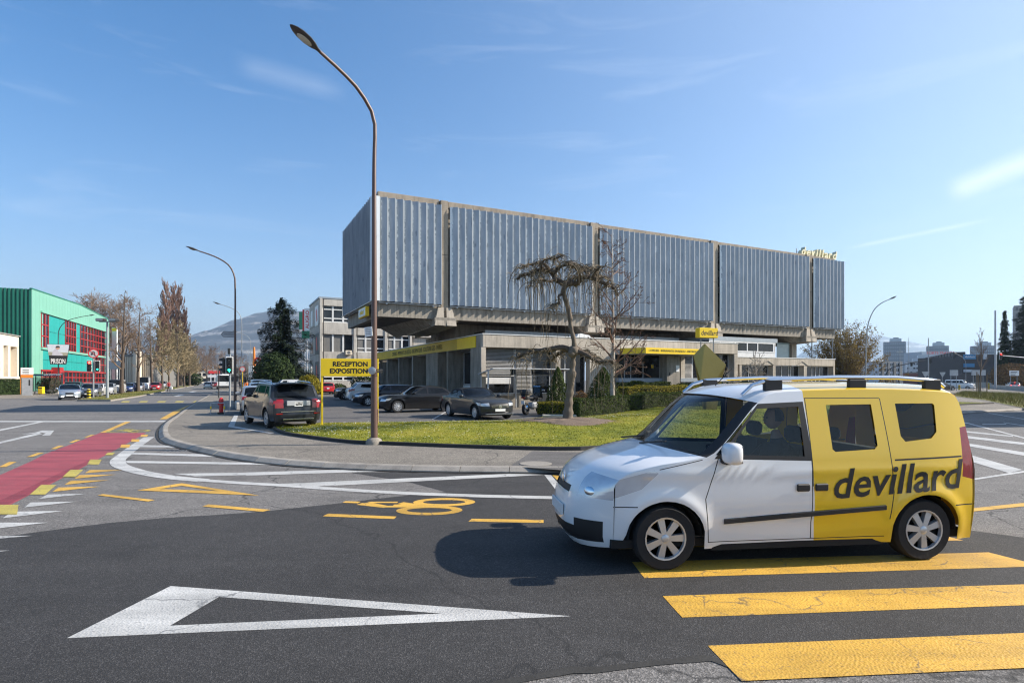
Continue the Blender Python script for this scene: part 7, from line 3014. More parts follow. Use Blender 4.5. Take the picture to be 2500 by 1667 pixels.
MT['annex'] = concrete('annex concrete', (.50, .465, .41), stain=.25)
MT['shade'] = pbr('grey roller shade', (.16, .155, .145), .7, var=.1)
hA = zA(728)
AW, AD = 26.0, 10.4
MB().box(.02, .5, 0, AW, AD - .02, hA).build('wall', MT['annex'], ann)
MB().box(-.12, -.06, hA, AW + .1, AD + .1, hA + .22).build('roof_edge', MT['sillp'], ann)
bands = [(722 + 11, 745), (786, 814.5), (858, 885), (930, 975)]       # solid bands between the window strips
for v0, v1 in bands:
 MB().box(.36, 0, zA(v1), AW, .5, zA(v0) if v0 > 735 else hA - .002).build('spandrel', MT['annex'], ann)
pil = [0.0, aA(863), aA(939), aA(1000)]
for p in pil:
 MB().box(p, -.12, 0, p + .34, .499, hA - .004, bev=.02).build('pilaster', MT['annex'], ann)
 MB().tube([(p + .48, -.1, 0), (p + .48, -.1, hA)], .06, 6).build('downpipe', MT['lamp_shell'], ann)
strips = [(745.2, 785.8), (814.7, 857.8), (885.2, 929.8)]
for si, (v0, v1) in enumerate(strips):
 for p, q in zip(pil, pil[1:]):
  n = 3
  w = (q - p - .36) / n
  for k in range(n):
   x0 = p + .36 + k * w
   mt_ = MT['glass'] if (si != 1 or k == 2) else MT['shade']
   wd = MB().box(x0 + .05, .30, zA(v1), x0 + w - .05, .34, zA(v0)).build('window', mt_, ann)
   fr = MB()
   z0, z1 = zA(v1), zA(v0)
   fr.box(x0, .2, z0, x0 + .14, .297, z1)
   fr.box(x0 + w - .10, .2, z0, x0 + w, .297, z1)
   if si != 1 or p > 1:
    fr.box(x0 + .14, .22, z0 + .02, x0 + w - .10, .296, z0 + .16)
    fr.box(x0 + .14, .22, z0 + .50, x0 + w - .10, .296, z0 + .66)
    fr.box(x0 + .14, .22, z1 - .55, x0 + w - .10, .296, z1 - .40)
   fr.build('frame', MT['frame_w'], wd)
# left end wall with faded window prints
MB().box(-.02, .02, 0, .3, AD, hA - .006).build('end_wall', MT['annex'], ann)
for si, (v0, v1) in enumerate(strips):
 for y0, y1, m_ in ((1.0, 4.2, 'poster'), (6.6, 8.8, 'glass')):
  if m_ == 'glass':
   MB().box(-.06, y0, zA(v1), -.024, y1, zA(v0)).build('window', MT['glass'], ann)
  else:
   o = MB().box(-.07, y0, zA(v1) - .3, -.024, y1, zA(v0) + .2).build('window_print', [MT['white_p'], MT['shade'], MT['shade']][si], ann)
   mb = MB()
   mb.prism([(y0 + .6, zA(v1) + .4), (y0 + 1.6, zA(v1) + .2), (y0 + 2.2, zA(v0) - .5), (y0 + 1.3, zA(v0) - .2)], -.078, -.072, axis='x')
   mb.build('print', MT['red_p'], o)
for v in (763, 836, 905):
 MB().box(-.05, .1, zA(v) - 1.55, -.022, AD, zA(v) - 1.48).build('joint', MT['shade'], ann)
x0 = aA(851)
ac = MB().box(x0 - .5, -.45, zA(865), x0 + .35, -.002, zA(854), bev=.03).build('air_conditioner', MT['cream'], ann)
MB().lathe([(.001, -.46), (.22, -.46), (.22, -.452)], 14, axis='y', c=(x0 - .05, 0, (zA(865) + zA(854)) / 2)).build('fan', MT['shade'], ac)

# supermarket tower sign, red and white, behind the cedar
yy = 104
tw = thing('tower_sign', 'white tower sign with upright red lettering behind the dark cedar', 'sign', (X_at(750, yy), yy, 0), R(-12))
z0_, z1_ = Z_at(808, yy), Z_at(753, yy)
w_ = 20 / F * yy
for x in (-.5, 0, .5):
 MB().tube([(x, 0, 0), (x, 0, z0_)], .10, 8).build('post', MT['white_p'], tw)
pn = MB().box(-.45, -.2, z0_, .75, .2, z1_).build('panel', MT['white_p'], tw)
MB().box(-.80, -.22, z0_, -.455, .22, z1_ - .2).build('red_edge', MT['red_p'], tw)
MB().box(-1.5, -.2, z0_ + .3, -.805, .2, z1_ - .6).build('green_panel', MT['green_p'], tw)
wall_text('ALIGRO', .95, MT['red_p'], (.18, -.206, (z0_ + z1_) / 2), (0, 0, 1), (-1, 0, 0), tw, bold=.02, xscale=.95)
MB().box(-.9, -.3, z0_ - 1.3, .8, .3, z0_ - .02).build('green_panel', MT['green_p'], tw)
# orange mast with red discs
yy = 132
om = thing('garage_mast', 'tall orange mast with two red ring emblems before the cedar', 'sign', (X_at(620, yy), yy, 0))
zt_ = Z_at(847, yy)
mb = MB()
mb.prism([(-.42, 0), (.42, 0), (.16, zt_), (-.10, zt_)], -.2, .2, axis='y')
mb.build('mast', MT['orange_p'], om)
for v in (880, 898):
 mb = MB()
 mb.lathe([(.38, -.3), (.75, -.3), (.75, -.2), (.38, -.2)], 20, axis='y', c=(.95, 0, Z_at(v, yy)), caps=False)
 mb.build('ring', MT['red_p'], om)
MB().box(.2, -.1, Z_at(912, yy), 1.8, .1, Z_at(904, yy)).build('panel', MT['red_p'], om)
# pylon board left of it
yy = 126
pb = thing('pylon_sign', 'white and pale blue advertising pylon left of the orange mast', 'sign', (X_at(613, yy), yy, 0))
MB().box(-.5, -.15, 0, .5, .15, Z_at(893, yy)).build('board', MT['white_p'], pb)
for k in range(3):
 MB().box(-.4, -.156, 1.2 + k * .9, .4, -.151, 1.7 + k * .9).build('print', MT['sillp'], pb)

# green and red hall on the left
MT['green_d'] = pbr('dark green corrugated cladding', (.010, .16, .10), .42, var=.10, scale=.3)
MT['green_l'] = pbr('mint green cladding', (.17, .40, .30), .5, var=.06, scale=.3)
MT['teal'] = pbr('turquoise panel', (.010, .30, .265), .42, var=.08, scale=.4)
MT['red_fr'] = pbr('red window frame', (.36, .024, .022), .45)
GY = 97.0
GX = X_at(85, GY)
gd = Vector((-.39, .92)).normalized()
ga = math.atan2(gd.y, gd.x)
gb_ = thing('green_hall', 'green metal-clad hall with red-framed glazing beside the side street', 'building', (GX, GY, 0), ga)
# local x along the street face (away from us), local y to the left, i.e. into the building


def xG(u):
 k = (u - U0) / F
 return (k * GY - GX) / (gd.x - k * gd.y)


def yG(x):
 return GY + gd.y * x


def zG(u, v):
 return Z_at(v, yG(xG(u)))


E1, E2 = xG(201), xG(271)
roofl = [(0, zG(85, 706)), (E1, zG(201, 745)), (E2, zG(271, 781))]
mb = MB()
core = [(.3, 0), (E2, 0), (E2, roofl[2][1]), (E1, roofl[1][1]), (.3, roofl[0][1])]
mb.prism(core, .5, 46, axis='y')
mb.build('wall', MT['green_l'], gb_)
# mint band above, in sheets with standing seams
zt1 = lambda x: (roofl[0][1] + (roofl[1][1] - roofl[0][1]) * x / E1) if x < E1 else (roofl[1][1] + (roofl[2][1] - roofl[1][1]) * (x - E1) / (E2 - E1))
cl0 = xG(107)
cl1 = xG(264)
zc0, zc1 = zG(107, 764), zG(264, 811)
ns = 30
for k in range(ns):
 x0, x1 = E2 * k / ns, E2 * (k + 1) / ns
 b0 = 0 if x0 < cl0 - .3 or x1 > cl1 + .3 else zc0 + .35
 o = MB()
 o.prism([(x0 + .02, b0), (x1 - .02, b0), (x1 - .02, zt1(x1)), (x0 + .02, zt1(x0))], .38 + .0, .499, axis='y')
 o.build('cladding_sheet', MT['green_l'], gb_)
MB().prism([(-.1, zt1(0)), (E1, zt1(E1)), (E2 + .1, zt1(E2)), (E2 + .1, zt1(E2) + .18), (E1, zt1(E1) + .18), (-.1, zt1(0) + .18)], .30, .7, axis='y').build('roof_edge', MT['green_d'], gb_)
MB().box(cl0 - .3, .10, zc0 + .05, cl1, .45, zc0 + .34).build('ledge', MT['green_l'], gb_)
# levels of the glazed front
zm0 = zG(107, 848)
zb0 = zG(107, 902)
MB().box(cl0 - .2, .12, zm0 - .35, cl1, .45, zm0 + .05).build('ledge', MT['green_l'], gb_)
MB().box(cl0 - .2, .15, zb0 - .25, cl1, .45, zb0).build('ledge', MT['red_fr'], gb_)


def glazing(x0, x1, z0, z1, nx, nz, y=.40):
 w = MB().box(x0, y, z0, x1, y + .06, z1).build('window', MT['glass'], gb_)
 fr = MB()
 for i in range(nx + 1):
  x = x0 + (x1 - x0) * i / nx
  fr.box(x - .10, y - .12, z0, x + .10, y - .003, z1)
 for i in range(nz + 1):
  z = z0 + (z1 - z0) * i / nz
  fr.box(x0 + .1, y - .10, z - .09, x1 - .1, y - .004, z + .09)
 fo = fr.build('frame', MT['red_fr'], w)
 return w


def teal(x0, x1, z0, z1, nx, nz, y=.40):
 for i in range(nx):
  for j in range(nz):
   a, b = x0 + (x1 - x0) * i / nx, x0 + (x1 - x0) * (i + 1) / nx
   c, d_ = z0 + (z1 - z0) * j / nz, z0 + (z1 - z0) * (j + 1) / nz
   MB().box(a + .035, y, c + .035, b - .035, y + .06, d_ - .035).build('panel', MT['teal'], gb_)


up0, up1 = zm0 + .06, zc0 + .04
xs_ = [xG(u) for u in (107, 124, 165, 190, 201, 264)]
glazing(xs_[0], xs_[1], up0, up1, 2, 3)
teal(xs_[1], xs_[2], up0, up1, 3, 2)
glazing(xs_[2], xs_[3], up0, up1, 4, 4)
teal(xs_[3], xs_[4], up0, up1, 1, 2)
glazing(xs_[4], xs_[5], up0, up1, 9, 4)
teal(xs_[0], xG(236), zb0 + .01, zm0 - .36, 10, 2)
glazing(xG(236), cl1, zb0 + .01, zm0 - .36, 4, 2)
glazing(cl0, cl1, .3, zb0 - .26, 18, 3)
# dark corrugated gable towards us
nb_ = 42
for k in range(nb_):
 y0 = .5 + k * .55
 mb = MB()
 zt = zt1(0)
 mb.v += [(.0, y0, 0), (.0, y0 + .28, 0), (.22, y0 + .36, 0), (.22, y0 + .55, 0)]
 mb.v += [(a, b, zt) for a, b, _ in mb.v[:4]]
 for i in range(3):
  mb.face((i, i + 4, i + 5, i + 1))
 mb.build('corrugation', MT['green_d'], gb_)
lf = MB().box(-.4, 5.2, zG(85, 737) + .3, 0, 6.0, zG(85, 737) + .9).build('floodlight', MT['black'], gb_)
ent = MB().box(xG(132), -.9, 0, xG(141), .38, 4.2).build('entrance_frame', MT['red_fr'], gb_)
MB().box(xG(134), -.93, .5, xG(139), -.902, 3.2).build('door', MT['glass'], ent)

# cream building at the left edge
CY = 82.0
CX = X_at(46, CY)
cr = thing('cream_building', 'low cream rendered building at the left edge with recessed openings', 'building', (CX, CY, 0), ga)
zc_t = Z_at(822, CY)
MB().box(-26, 1.2, 0, 0, 14, zc_t).build('wall', MT['cream'], cr)
for x0, x1, z0, z1 in ((-26, -6.4, 0, zc_t), (-6.4, -5.2, 0, zc_t), (-3.7, -2.9, 0, zc_t - 1.5), (-.5, 0, 0, zc_t - 1.5), (-5.2, 0, zc_t - 1.5, zc_t), (-5.2, -3.7, 0, 2.0)):
 MB().box(x0, 0, z0, x1, 1.199, z1 - .002, bev=.02).build('wall', MT['cream'], cr)
MB().box(-5.1, .8, 3.0, -3.8, .9, 6.4).build('window', MT['frame_w'], cr)
MB().box(-26, -.1, 2.0, 0.02, -.002, 2.35).build('ledge', MT['cream'], cr)
MB().box(-26.2, -.15, zc_t, .2, 14.2, zc_t + .15).build('roof', MT['roof'], cr)

# beige louvred building with a round tower
LY_ = 172.0
lb = thing('louvred_building', 'beige building with vertical fins and a round stair tower behind the street trees', 'building', (X_at(305, LY_), LY_, 0), R(0))
wl_w = 66 / F * LY_
zl = Z_at(868, LY_)
MB().box(0, 1, 0, wl_w, 14, zl).build('wall', MT['shade'], lb)
nfin = 15
for k in range(nfin):
 x = k * wl_w / nfin
 MB().box(x, 0, 0, x + .32, 1.0, zl - .3).build('fin', MT['cream'], lb)
MB().box(-.2, -.1, zl - .29, wl_w, 14, zl + .3).build('roof_edge', MT['shade'], lb)
tr_ = MB()
tr_.lathe([(1.05, 0), (1.05, Z_at(857, LY_) - 1.2)], 20, c=(X_at(342.5, LY_) - X_at(305, LY_), -1.3, 0))
tr_.build('stair_tower', MT['cream'], lb, smooth=40)
for k in range(3):
 MB().lathe([(1.05, Z_at(857, LY_) - 1.18 + k * .38), (1.05, Z_at(857, LY_) - .95 + k * .38)], 20, c=(X_at(342.5, LY_) - X_at(305, LY_), -1.3, 0)).build('tower_ring', MT['cream'], lb)
# yellow-topped white sign before it
yy = 140
ys_ = thing('pylon_sign', 'white pylon with a yellow emblem behind the floodlight mast', 'sign', (X_at(280, yy), yy, 0))
MB().box(-.6, -.15, 0, .6, .15, Z_at(817, yy)).build('board', MT['white_p'], ys_)
MB().box(-.55, -.16, Z_at(808.5, yy), .55, .16, Z_at(801, yy)).build('emblem', MT['yellow_sign'], ys_)
MB().box(-.6, -.15, Z_at(816.9, yy), .6, .15, Z_at(800, yy)).build('board', MT['white_p'], ys_)
dsn = thing('direction_board', 'grey direction board behind the floodlight mast', 'road sign', (X_at(279, 100), 100, 0))
MB().box(-1.0, -.05, Z_at(901, 100), 1.1, .05, Z_at(881, 100)).build('board', MT['steel'], dsn)
for x in (-.7, .8):
 MB().tube([(x, .1, 0), (x, .1, Z_at(881, 100))], .06, 6).build('post', MT['grey_post'], dsn)


def block(name, label, u0, u1, vt, y, depth, mat, rows=0, cols=0, rz=None, glass=None, wgap=.35, base=0.0, cat='building', roofm=None):
 """A distant slab with its windows built, centred on the columns u0..u1."""
 x0, x1 = X_at(u0, y), X_at(u1, y)
 if rz is None:                       # its front stands square to the road it faces
  rz = -math.atan2(x0, y) * .95
  w = math.hypot(x0, y) * (math.atan2(x1, y) - math.atan2(x0, y))
 else:
  w = x1 - x0
 t = thing(name, label, cat, (x0, y, base), rz)
 h = Z_at(vt, y) - base
 MB().box(0, .3, 0, w, depth, h).build('wall', mat, t)
 MB().box(-.1, .2, h, w + .1, depth + .1, h + .4).build('roof', roofm or MT['roof'], t)
 if rows:
  fh = h / rows
  for r_ in range(rows):
   for c_ in range(cols):
    a = w * (c_ + wgap / 2) / cols
    b = w * (c_ + 1 - wgap / 2) / cols
    MB().box(a, .18, fh * (r_ + .3), b, .297, fh * (r_ + .85)).build('window', glass or MT['glass'], t)
 return t, w, h


# far right: three towers, terraces, pillared hall
MT['tower_w'] = pbr('tower cladding', (.17, .20, .23), .5, .2)
MT['tower_glass'] = pbr('tower glazing', (.36, .42, .48), .2, .2, coat=.5)
MT['white_b'] = pbr('white facade', (.56, .57, .58), .6)
for i, (u0, u1, vt, lab) in enumerate(((2158, 2211, 836, 'grey-blue office tower left of the free port, the widest of three'), (2263, 2316, 846, 'grey-blue office tower rising behind the white terraced block'), (2370, 2432, 846, 'grey-blue office tower next to the tall grey mast'))):
 y = 560
 t, w, h = block('office_tower', lab, u0, u1, vt, y, 22, MT['tower_w'], 11, 12, glass=MT['tower_glass'], wgap=.45)
 t['group'] = 'office towers'
 for k in range(13):
  MB().box(w * k / 12 - .22, -.15, 0, w * k / 12 + .22, .17, h).build('mullion', MT['tower_w'], t)
 MB().box(w * .28, 2, h + .4, w * .82, 18, h + 3.6).build('roof_house', MT['tower_glass'], t)
 MB().box(w * .45, 6, h + 3.6, w * .7, 14, h + 4.8).build('roof_house', MT['tower_w'], t)
t, w, h = block('office_block', 'white terraced office block with ribbon windows before the middle tower', 2214, 2352, 884, 400, 30, MT['white_b'])
for r_ in range(5):
 z = h * (r_ + .35) / 5
 for c_ in range(18):
  if (c_ + r_) % 5 != 4:
   MB().box(w * (c_ + .15) / 18, .1, z, w * (c_ + .82) / 18, .297, z + h * .085).build('window', MT['glass'], t)
 MB().box(0, -.6 - .5 * (4 - r_), z - h * .13, w, .098, z - h * .045).build('terrace', MT['white_b'], t)
for (fa, fb_, zt_) in ((.12, .98, 874), (.22, .90, 866)):
 MB().box(w * fa, 6, h, w * fb_, 26, Z_at(zt_, 400)).build('upper_storey', MT['white_b'], t)
fp = thing('freight_hall', 'grey hall with red free port lettering below the middle tower', 'building', (X_at(2250, 440), 440, 0))
w = X_at(2324, 440) - X_at(2250, 440)
MB().box(0, 0, 0, w, 20, Z_at(858.5, 440)).build('wall', MT['tower_glass'], fp)
wall_text('PORTS FRANCS', 3.0, MT['red_p'], (w * .62, -.1, Z_at(862, 440)), (1, 0, 0), (0, 0, 1), fp, bold=.04)
t, w, h = block('office_block', 'low pale office row with pink panels at the left end of the far road', 2146, 2218, 884, 300, 26, MT['white_b'], 4, 9, rz=R(14))
for k in range(4):
 MB().box(w * (.1 + .25 * k), -.5, 0, w * (.18 + .25 * k), .16, h).build('stair_tower', MT['shade'], t)
t, w, h = block('brick_shed', 'long low red-brown shed below the white terraced block', 2206, 2290, 911, 260, 12, pbr('red brick', (.24, .09, .07), .9))
# pillared hall receding from us
MT['brown_b'] = pbr('brown metal', (.045, .036, .036), .6)
MT['pinkish'] = pbr('beige precast', (.42, .32, .25), .8)
HY = 190
hl_ = thing('pillared_hall', 'dark hall with tall beige pillars and blue advertising boards', 'building', (X_at(2276, 241), 241, 0), math.atan2(190 - 241, X_at(2352, 190) - X_at(2276, 241)))
hw_ = math.hypot(190 - 241, X_at(2352, 190) - X_at(2276, 241))
hh_ = Z_at(862, 200)
MB().box(0, .8, 0, hw_, 40, hh_ - 1.0).build('wall', MT['brown_b'], hl_)
npil = 11
for k in range(npil):
 x = hw_ * (k + .15) / npil
 MB().box(x, -2.2, 0, x + hw_ / npil * .4, .79, hh_ * .80).build('pillar', MT['pinkish'], hl_)
 MB().box(x - hw_ / npil * .12, -2.5, hh_ * .802, x + hw_ / npil * .58, .79, hh_).build('cornice_block', MT['brown_b'], hl_)
gx_ = X_at(2352, 188)
gv = thing('shop_front', 'dark shop front with blue and white advertising boards beyond the right verge', 'building', (gx_, 188, 0), R(-6))
gw_ = X_at(2440, 188) - gx_
MB().box(0, .6, 0, gw_, 25, Z_at(868, 188)).build('wall', MT['brown_b'], gv)
MT['blue_sign'] = pbr('blue sign board', (.03, .20, .38), .5)
sg = MB().box(.1, -.1, Z_at(877, 188), 3.7, .3, Z_at(865, 188)).build('sign_board', MT['blue_sign'], gv)
wall_text('Athletic', 1.0, MT['white_p'], (1.9, -.12, Z_at(871, 188)), (1, 0, 0), (0, 0, 1), sg, shear=.25)
MB().box(6.0, -.1, Z_at(877, 188), 9.5, .3, Z_at(864, 188)).build('sign_board', MT['white_b'], gv)
wall_text('SALE', .9, MT['red_p'], (7.7, -.12, Z_at(868, 188)), (1, 0, 0), (0, 0, 1), gv) if False else None
MB().box(.2, -.1, Z_at(896, 188), 3.3, .3, Z_at(887, 188)).build('sign_board', MT['blue_sign'], gv)
MB().box(.2, -.1, Z_at(908, 188), 2.6, .3, Z_at(902, 188)).build('sign_board', MT['white_b'], gv)
for k in range(5):
 MB().box(3.6 + k * 1.6, .45, .6, 4.9 + k * 1.6, .597, 4.6).build('window', MT['glass'], gv)
hg = tag(MB().box(-.2, -1.2, 0, 5, -.2, Z_at(912, 186)).build('hedge', MT['green_d'] if False else MT['brown_b'], None, (gx_ - 4.4, 187, 0)), 'dark fence panel before the pillared hall', 'fence')
hg.name = 'fence'
# concrete tower block at the right edge
t, w, h = block('tower_block', 'pale concrete tower block half hidden by conifers at the right edge', 2476, 2560, 748, 330, 20, concrete('tower concrete', (.36, .33, .29), stain=.15), 12, 6, wgap=.55, glass=MT['shade'])
# low walls along the far carriageway
bw = tag(MB().box(0, 0, 0, 60, .35, 1.35).build('concrete_wall', MT['concrete_p'], None, (X_at(2372, 150), 150, 0), (0, 0, R(-4))), 'long pale concrete wall behind the far carriageway', 'wall')
x0, y0 = G(2411, 949)
x1, y1 = G(2500, 956)
nb2 = tag(MB().box(0, 0, 0, 60, .4, .85, bev=.04).build('concrete_barrier', MT['concrete_p'], None, (x0, y0, 0), (0, 0, math.atan2(y1 - y0, x1 - x0))), 'low concrete barrier on the right, in front of the silver hatchback', 'barrier')
# building off to the right that shades the right-hand road
t = thing('corner_building', 'plain corner building across the road on the right', 'building', (35.5, 24.5, 0), R(6))
MB().box(0, 0, 0, 14, 9.5, 11).build('wall', MT['annex'], t)
MB().box(-.2, -.2, 11, 14.2, 9.7, 11.3).build('roof', MT['roof'], t)
# far street end: low commercial blocks
for (u0, u1, vt, y, m_, lab) in ((430, 470, 912, 330, 'shade', 'white low block at the far end of the side street, left part'), (470, 505, 908, 360, 'cream', 'cream low block at the far end of the side street'), (505, 545, 903, 390, 'white_b', 'white block with red fascia far up the side street'), (545, 640, 896, 300, 'shade', 'long grey block behind the parked row and the cedar'), (640, 800, 898, 160, 'tower_w', 'blue-grey shed behind the cedar'), (2080, 2160, 905, 420, 'white_b', 'pale shed beyond the spring bush on the right'), (360, 432, 880, 260, 'shade', 'dark grey block behind the poplars'), (200, 300, 885, 200, 'shade', 'grey block behind the green hall'), (-120, 0, 860, 150, 'white_b', 'white block at the left edge beyond the cream building')):
 t, w, h = block('commercial_block', lab, u0, u1, vt, y, 20, MT[m_], 2, max(3, (u1 - u0) // 9))
 if 'red fascia' in lab:
  MB().box(w * .1, .1, h * .72, w * .8, .17, h * .95).build('fascia', MT['red_p'], t)

# right-hand masts and signals
yy = 112
x = X_at(2430, yy)
ms = thing('mast', 'tall plain grey mast standing behind the right verge', 'mast', (x, yy, 0))
mb = MB()
mb.tube([(0, 0, 0), (0, 0, 8), (0, 0, Z_at(758, yy))], [.20, .17, .14], 12)
mb.build('pole', MT['steel'], ms, smooth=60)
MB().box(-.28, -.28, 0, .28, .28, .25).build('foot', MT['concrete_p'], ms)
yy = 92
sgm = thing('traffic_signal', 'red traffic signal hung on a long arm reaching in from the right', 'traffic signal', (X_at(2560, yy), yy, 0), 0, 'traffic signals')
zz = Z_at(869, yy)
xh = X_at(2441.5, yy) - X_at(2560, yy)
mb = MB()
mb.tube([(0, 0, 0), (0, 0, zz - .9), (-.6, 0, zz - .55), (xh, 0, zz + .1)], [.14, .11, .09, .06], 8)
mb.build('arm', MT['steel'], sgm, smooth=60)
signal_head(sgm, xh, -.1, zz - .52, R(10), 0, h=1.0, w=.40)
yy = 104
sg2 = thing('traffic_signal', 'dark signal gantry arm sweeping over the far road from a curved post', 'traffic signal', (X_at(2163, yy), yy, 0), 0, 'traffic signals')
P_ = lambda u, v: (X_at(u, yy) - X_at(2163, yy), 0, Z_at(v, yy))
mb = MB()
mb.tube([(0, 0, 0), P_(2163, 914), P_(2168, 904), P_(2180, 896), P_(2220, 887), P_(2262, 879)], [.11, .10, .09, .085, .08, .06], 8)
mb.build('arm', MT['black'], sg2, smooth=60)
q = P_(2270, 887)
signal_head(sg2, q[0], -.1, q[2], 0, -1, h=.9, border=False)
q = P_(2224, 894)
signal_head(sg2, q[0], -.1, q[2], 0, -1, h=.7, border=False)
for u, vt, lab, y in ((2266.6, 825, 'tall slender grey pole in front of the white terraced block', 122), (2218.5, 823, 'thin lattice aerial beside the widest office tower', 300), (2197, 850, 'grey lamp mast between office tower and terraced block', 160), (2132, 882, 'short thin pole beyond the arched lamp', 170)):
 x = X_at(u, y)
 o = MB().tube([(0, 0, 0), (0, 0, Z_at(vt, y))], [.13 if y < 200 else .22, .08], 8).build('pole', MT['grey_post'], None, (x, y, 0))
 tag(o, lab, 'pole')
 if '160' == str(y):
  for dx in (-.5, .5):
   MB().box(dx - .3, -.15, Z_at(vt, y) - 1.2, dx + .3, .15, Z_at(vt, y) - .8).build('floodlight', MT['steel'], o)
for u, v, y, s, lab in ((2259.7, 915, 90, 1.2, 'back of a triangular give-way sign above the van roof'), (2301, 915, 84, .9, 'second back of a triangular give-way sign, further right'), (2076, 918, 80, 1.3, 'back of a triangular give-way sign beside the spring bush')):
 t = thing('road_sign', lab, 'road sign', (X_at(u, y), y, 0), 0)
 z = Z_at(v, y)
 MB().prism([(-s / 2, z + s * .43), (s / 2, z + s * .43), (0, z - s * .43)], -.02, .02, axis='y').build('plate', MT['steel'], t)
 MB().tube([(0, .06, 0), (0, .06, z + s * .3)], .045, 6).build('post', MT['grey_post'], t)
for u, v0, v1, y, w_, lab in ((2329, 903, 917, 95, 1.3, 'grey back of a direction board beside the pillared hall'), (2476, 904.5, 917, 108, 1.75, 'white direction board on two posts near the conifers'), (2389, 903, 916, 100, 2.4, 'dark slatted direction board behind the young tree')):
 t = thing('direction_board', lab, 'road sign', (X_at(u, y), y, 0))
 MB().box(-w_ / 2, -.05, Z_at(v1, y), w_ / 2, .05, Z_at(v0, y)).build('board', MT['white_p'] if 'white' in lab else MT['steel'], t)
 for x in (-w_ * .35, w_ * .35):
  MB().tube([(x, .09, 0), (x, .09, Z_at(v0, y))], .05, 6).build('post', MT['grey_post'], t)
 if 'white' in lab:
  for k in range(3):
   MB().box(-w_ * .4, -.056, Z_at(v1, y) + .12 + k * .26, w_ * (.1 + .1 * k), -.051, Z_at(v1, y) + .22 + k * .26).build('print', MT['ink'], t)
yb_ = tag(MB().box(-.25, -.2, 0, .25, .2, 1.3, bev=.04).build('letter_box', MT['yellow_sign'], None, (X_at(2043, 66), 66, .8)), 'small yellow box on the far side of the low right wing', 'letter box')

# mountains: ridge sheets far away with depth
def mountain(name, prof, y, depth, mat, seed, rows=26, rough=1.0):
 r = random.Random(seed)
 from mathutils import noise as nz
 v, f = [], []
 xs = []
 for (u0, v0), (u1, v1) in zip(prof, prof[1:]):
  n = max(2, int((u1 - u0) / 4))
  for k in range(n):
   t = k / n
   xs.append((u0 + (u1 - u0) * t, v0 + (v1 - v0) * t))
 xs.append(prof[-1])
 for j in range(rows + 1):
  t = j / rows                      # 0 at the foot in front, 1 at the crest
  yy = y + depth * t
  for (u, vv) in xs:
   h = max(0, Z_at(vv, y + depth))
   s = t ** 1.35
   cl = .06 * (1 if .42 < t < .50 else 0) + .06 * (1 if t > .74 and t < .80 else 0)
   zz = h * min(1, s + cl)
   x = X_at(u, y + depth) * (1 - .0 * t)
   q = nz.noise(Vector((x * .004, yy * .004, seed))) + .5 * nz.noise(Vector((x * .011, yy * .011, seed)))
   v.append((x + q * 30 * t, yy + q * 190 * (1 - t) * rough, max(-2, zz + q * h * .10 * math.sin(t * 3.14) * rough + (nz.noise(Vector((x * .02, 0, seed))) * h * .012 if t == 1 else 0))))
 m = len(xs)
 # back slope
 for (u, vv) in xs:
  v.append((X_at(u, y + depth), y + depth * 1.8, -5))
 for j in range(rows + 1):
  for i in range(m - 1):
   a = j * m + i
   f.append((a, a + 1, a + m + 1, a + m))
 me = bpy.data.meshes.new(name)
 me.from_pydata(v, [], f)
 me.materials.append(mat)
 me.polygons.foreach_set('use_smooth', [True] * len(f))
 return tag(link(name, me), kind='structure')


def rock_mat():
 m, nt, b = new_mat('wooded limestone mountain')
 b.inputs['Roughness'].default_value = .95
 co = coords(nt, 'Object')
 sp = nt.nodes.new('ShaderNodeSeparateXYZ')
 nt.links.new(co, sp.inputs[0])
 n1 = tex(nt, 'Noise', .006, co, Detail=8.0, Roughness=.65)
 n2 = tex(nt, 'Noise', .0022, coords(nt, 'Object', (1, 1, 4)), Detail=4.0)
 n3 = tex(nt, 'Noise', .03, co, Detail=6.0, Roughness=.7)
 wood = ramp(nt, n1.outputs['Fac'], [(.3, (.022, .026, .020)), (.6, (.055, .052, .040)), (.8, (.10, .085, .065))])
 # limestone bands follow the strata
 hgt = math_node(nt, 'ADD', sp.outputs['Z'], math_node(nt, 'MULTIPLY', sp.outputs['X'], -.035))
 hgt = math_node(nt, 'ADD', hgt, math_node(nt, 'MULTIPLY', n1.outputs['Fac'], 55.0))
 w = math_node(nt, 'SINE', math_node(nt, 'MULTIPLY', hgt, .085))
 k = math_node(nt, 'MULTIPLY', ramp(nt, w, [(.35, 0.0), (.85, 1.0)]), ramp(nt, n2.outputs['Fac'], [(.42, 0.0), (.58, 1.0)]))
 k = math_node(nt, 'MULTIPLY', k, ramp(nt, n3.outputs['Fac'], [(.35, .1), (.6, 1.0)]))
 sc = math_node(nt, 'MULTIPLY', ramp(nt, n3.outputs['Fac'], [(.55, 0.0), (.68, .9)]), ramp(nt, n2.outputs['Fac'], [(.45, 0.0), (.6, 1.0)]))
 c = mix(nt, math_node(nt, 'MAXIMUM', k, sc), wood, (.62, .56, .48))
 nt.links.new(c, b.inputs['Base Color'])
 return m


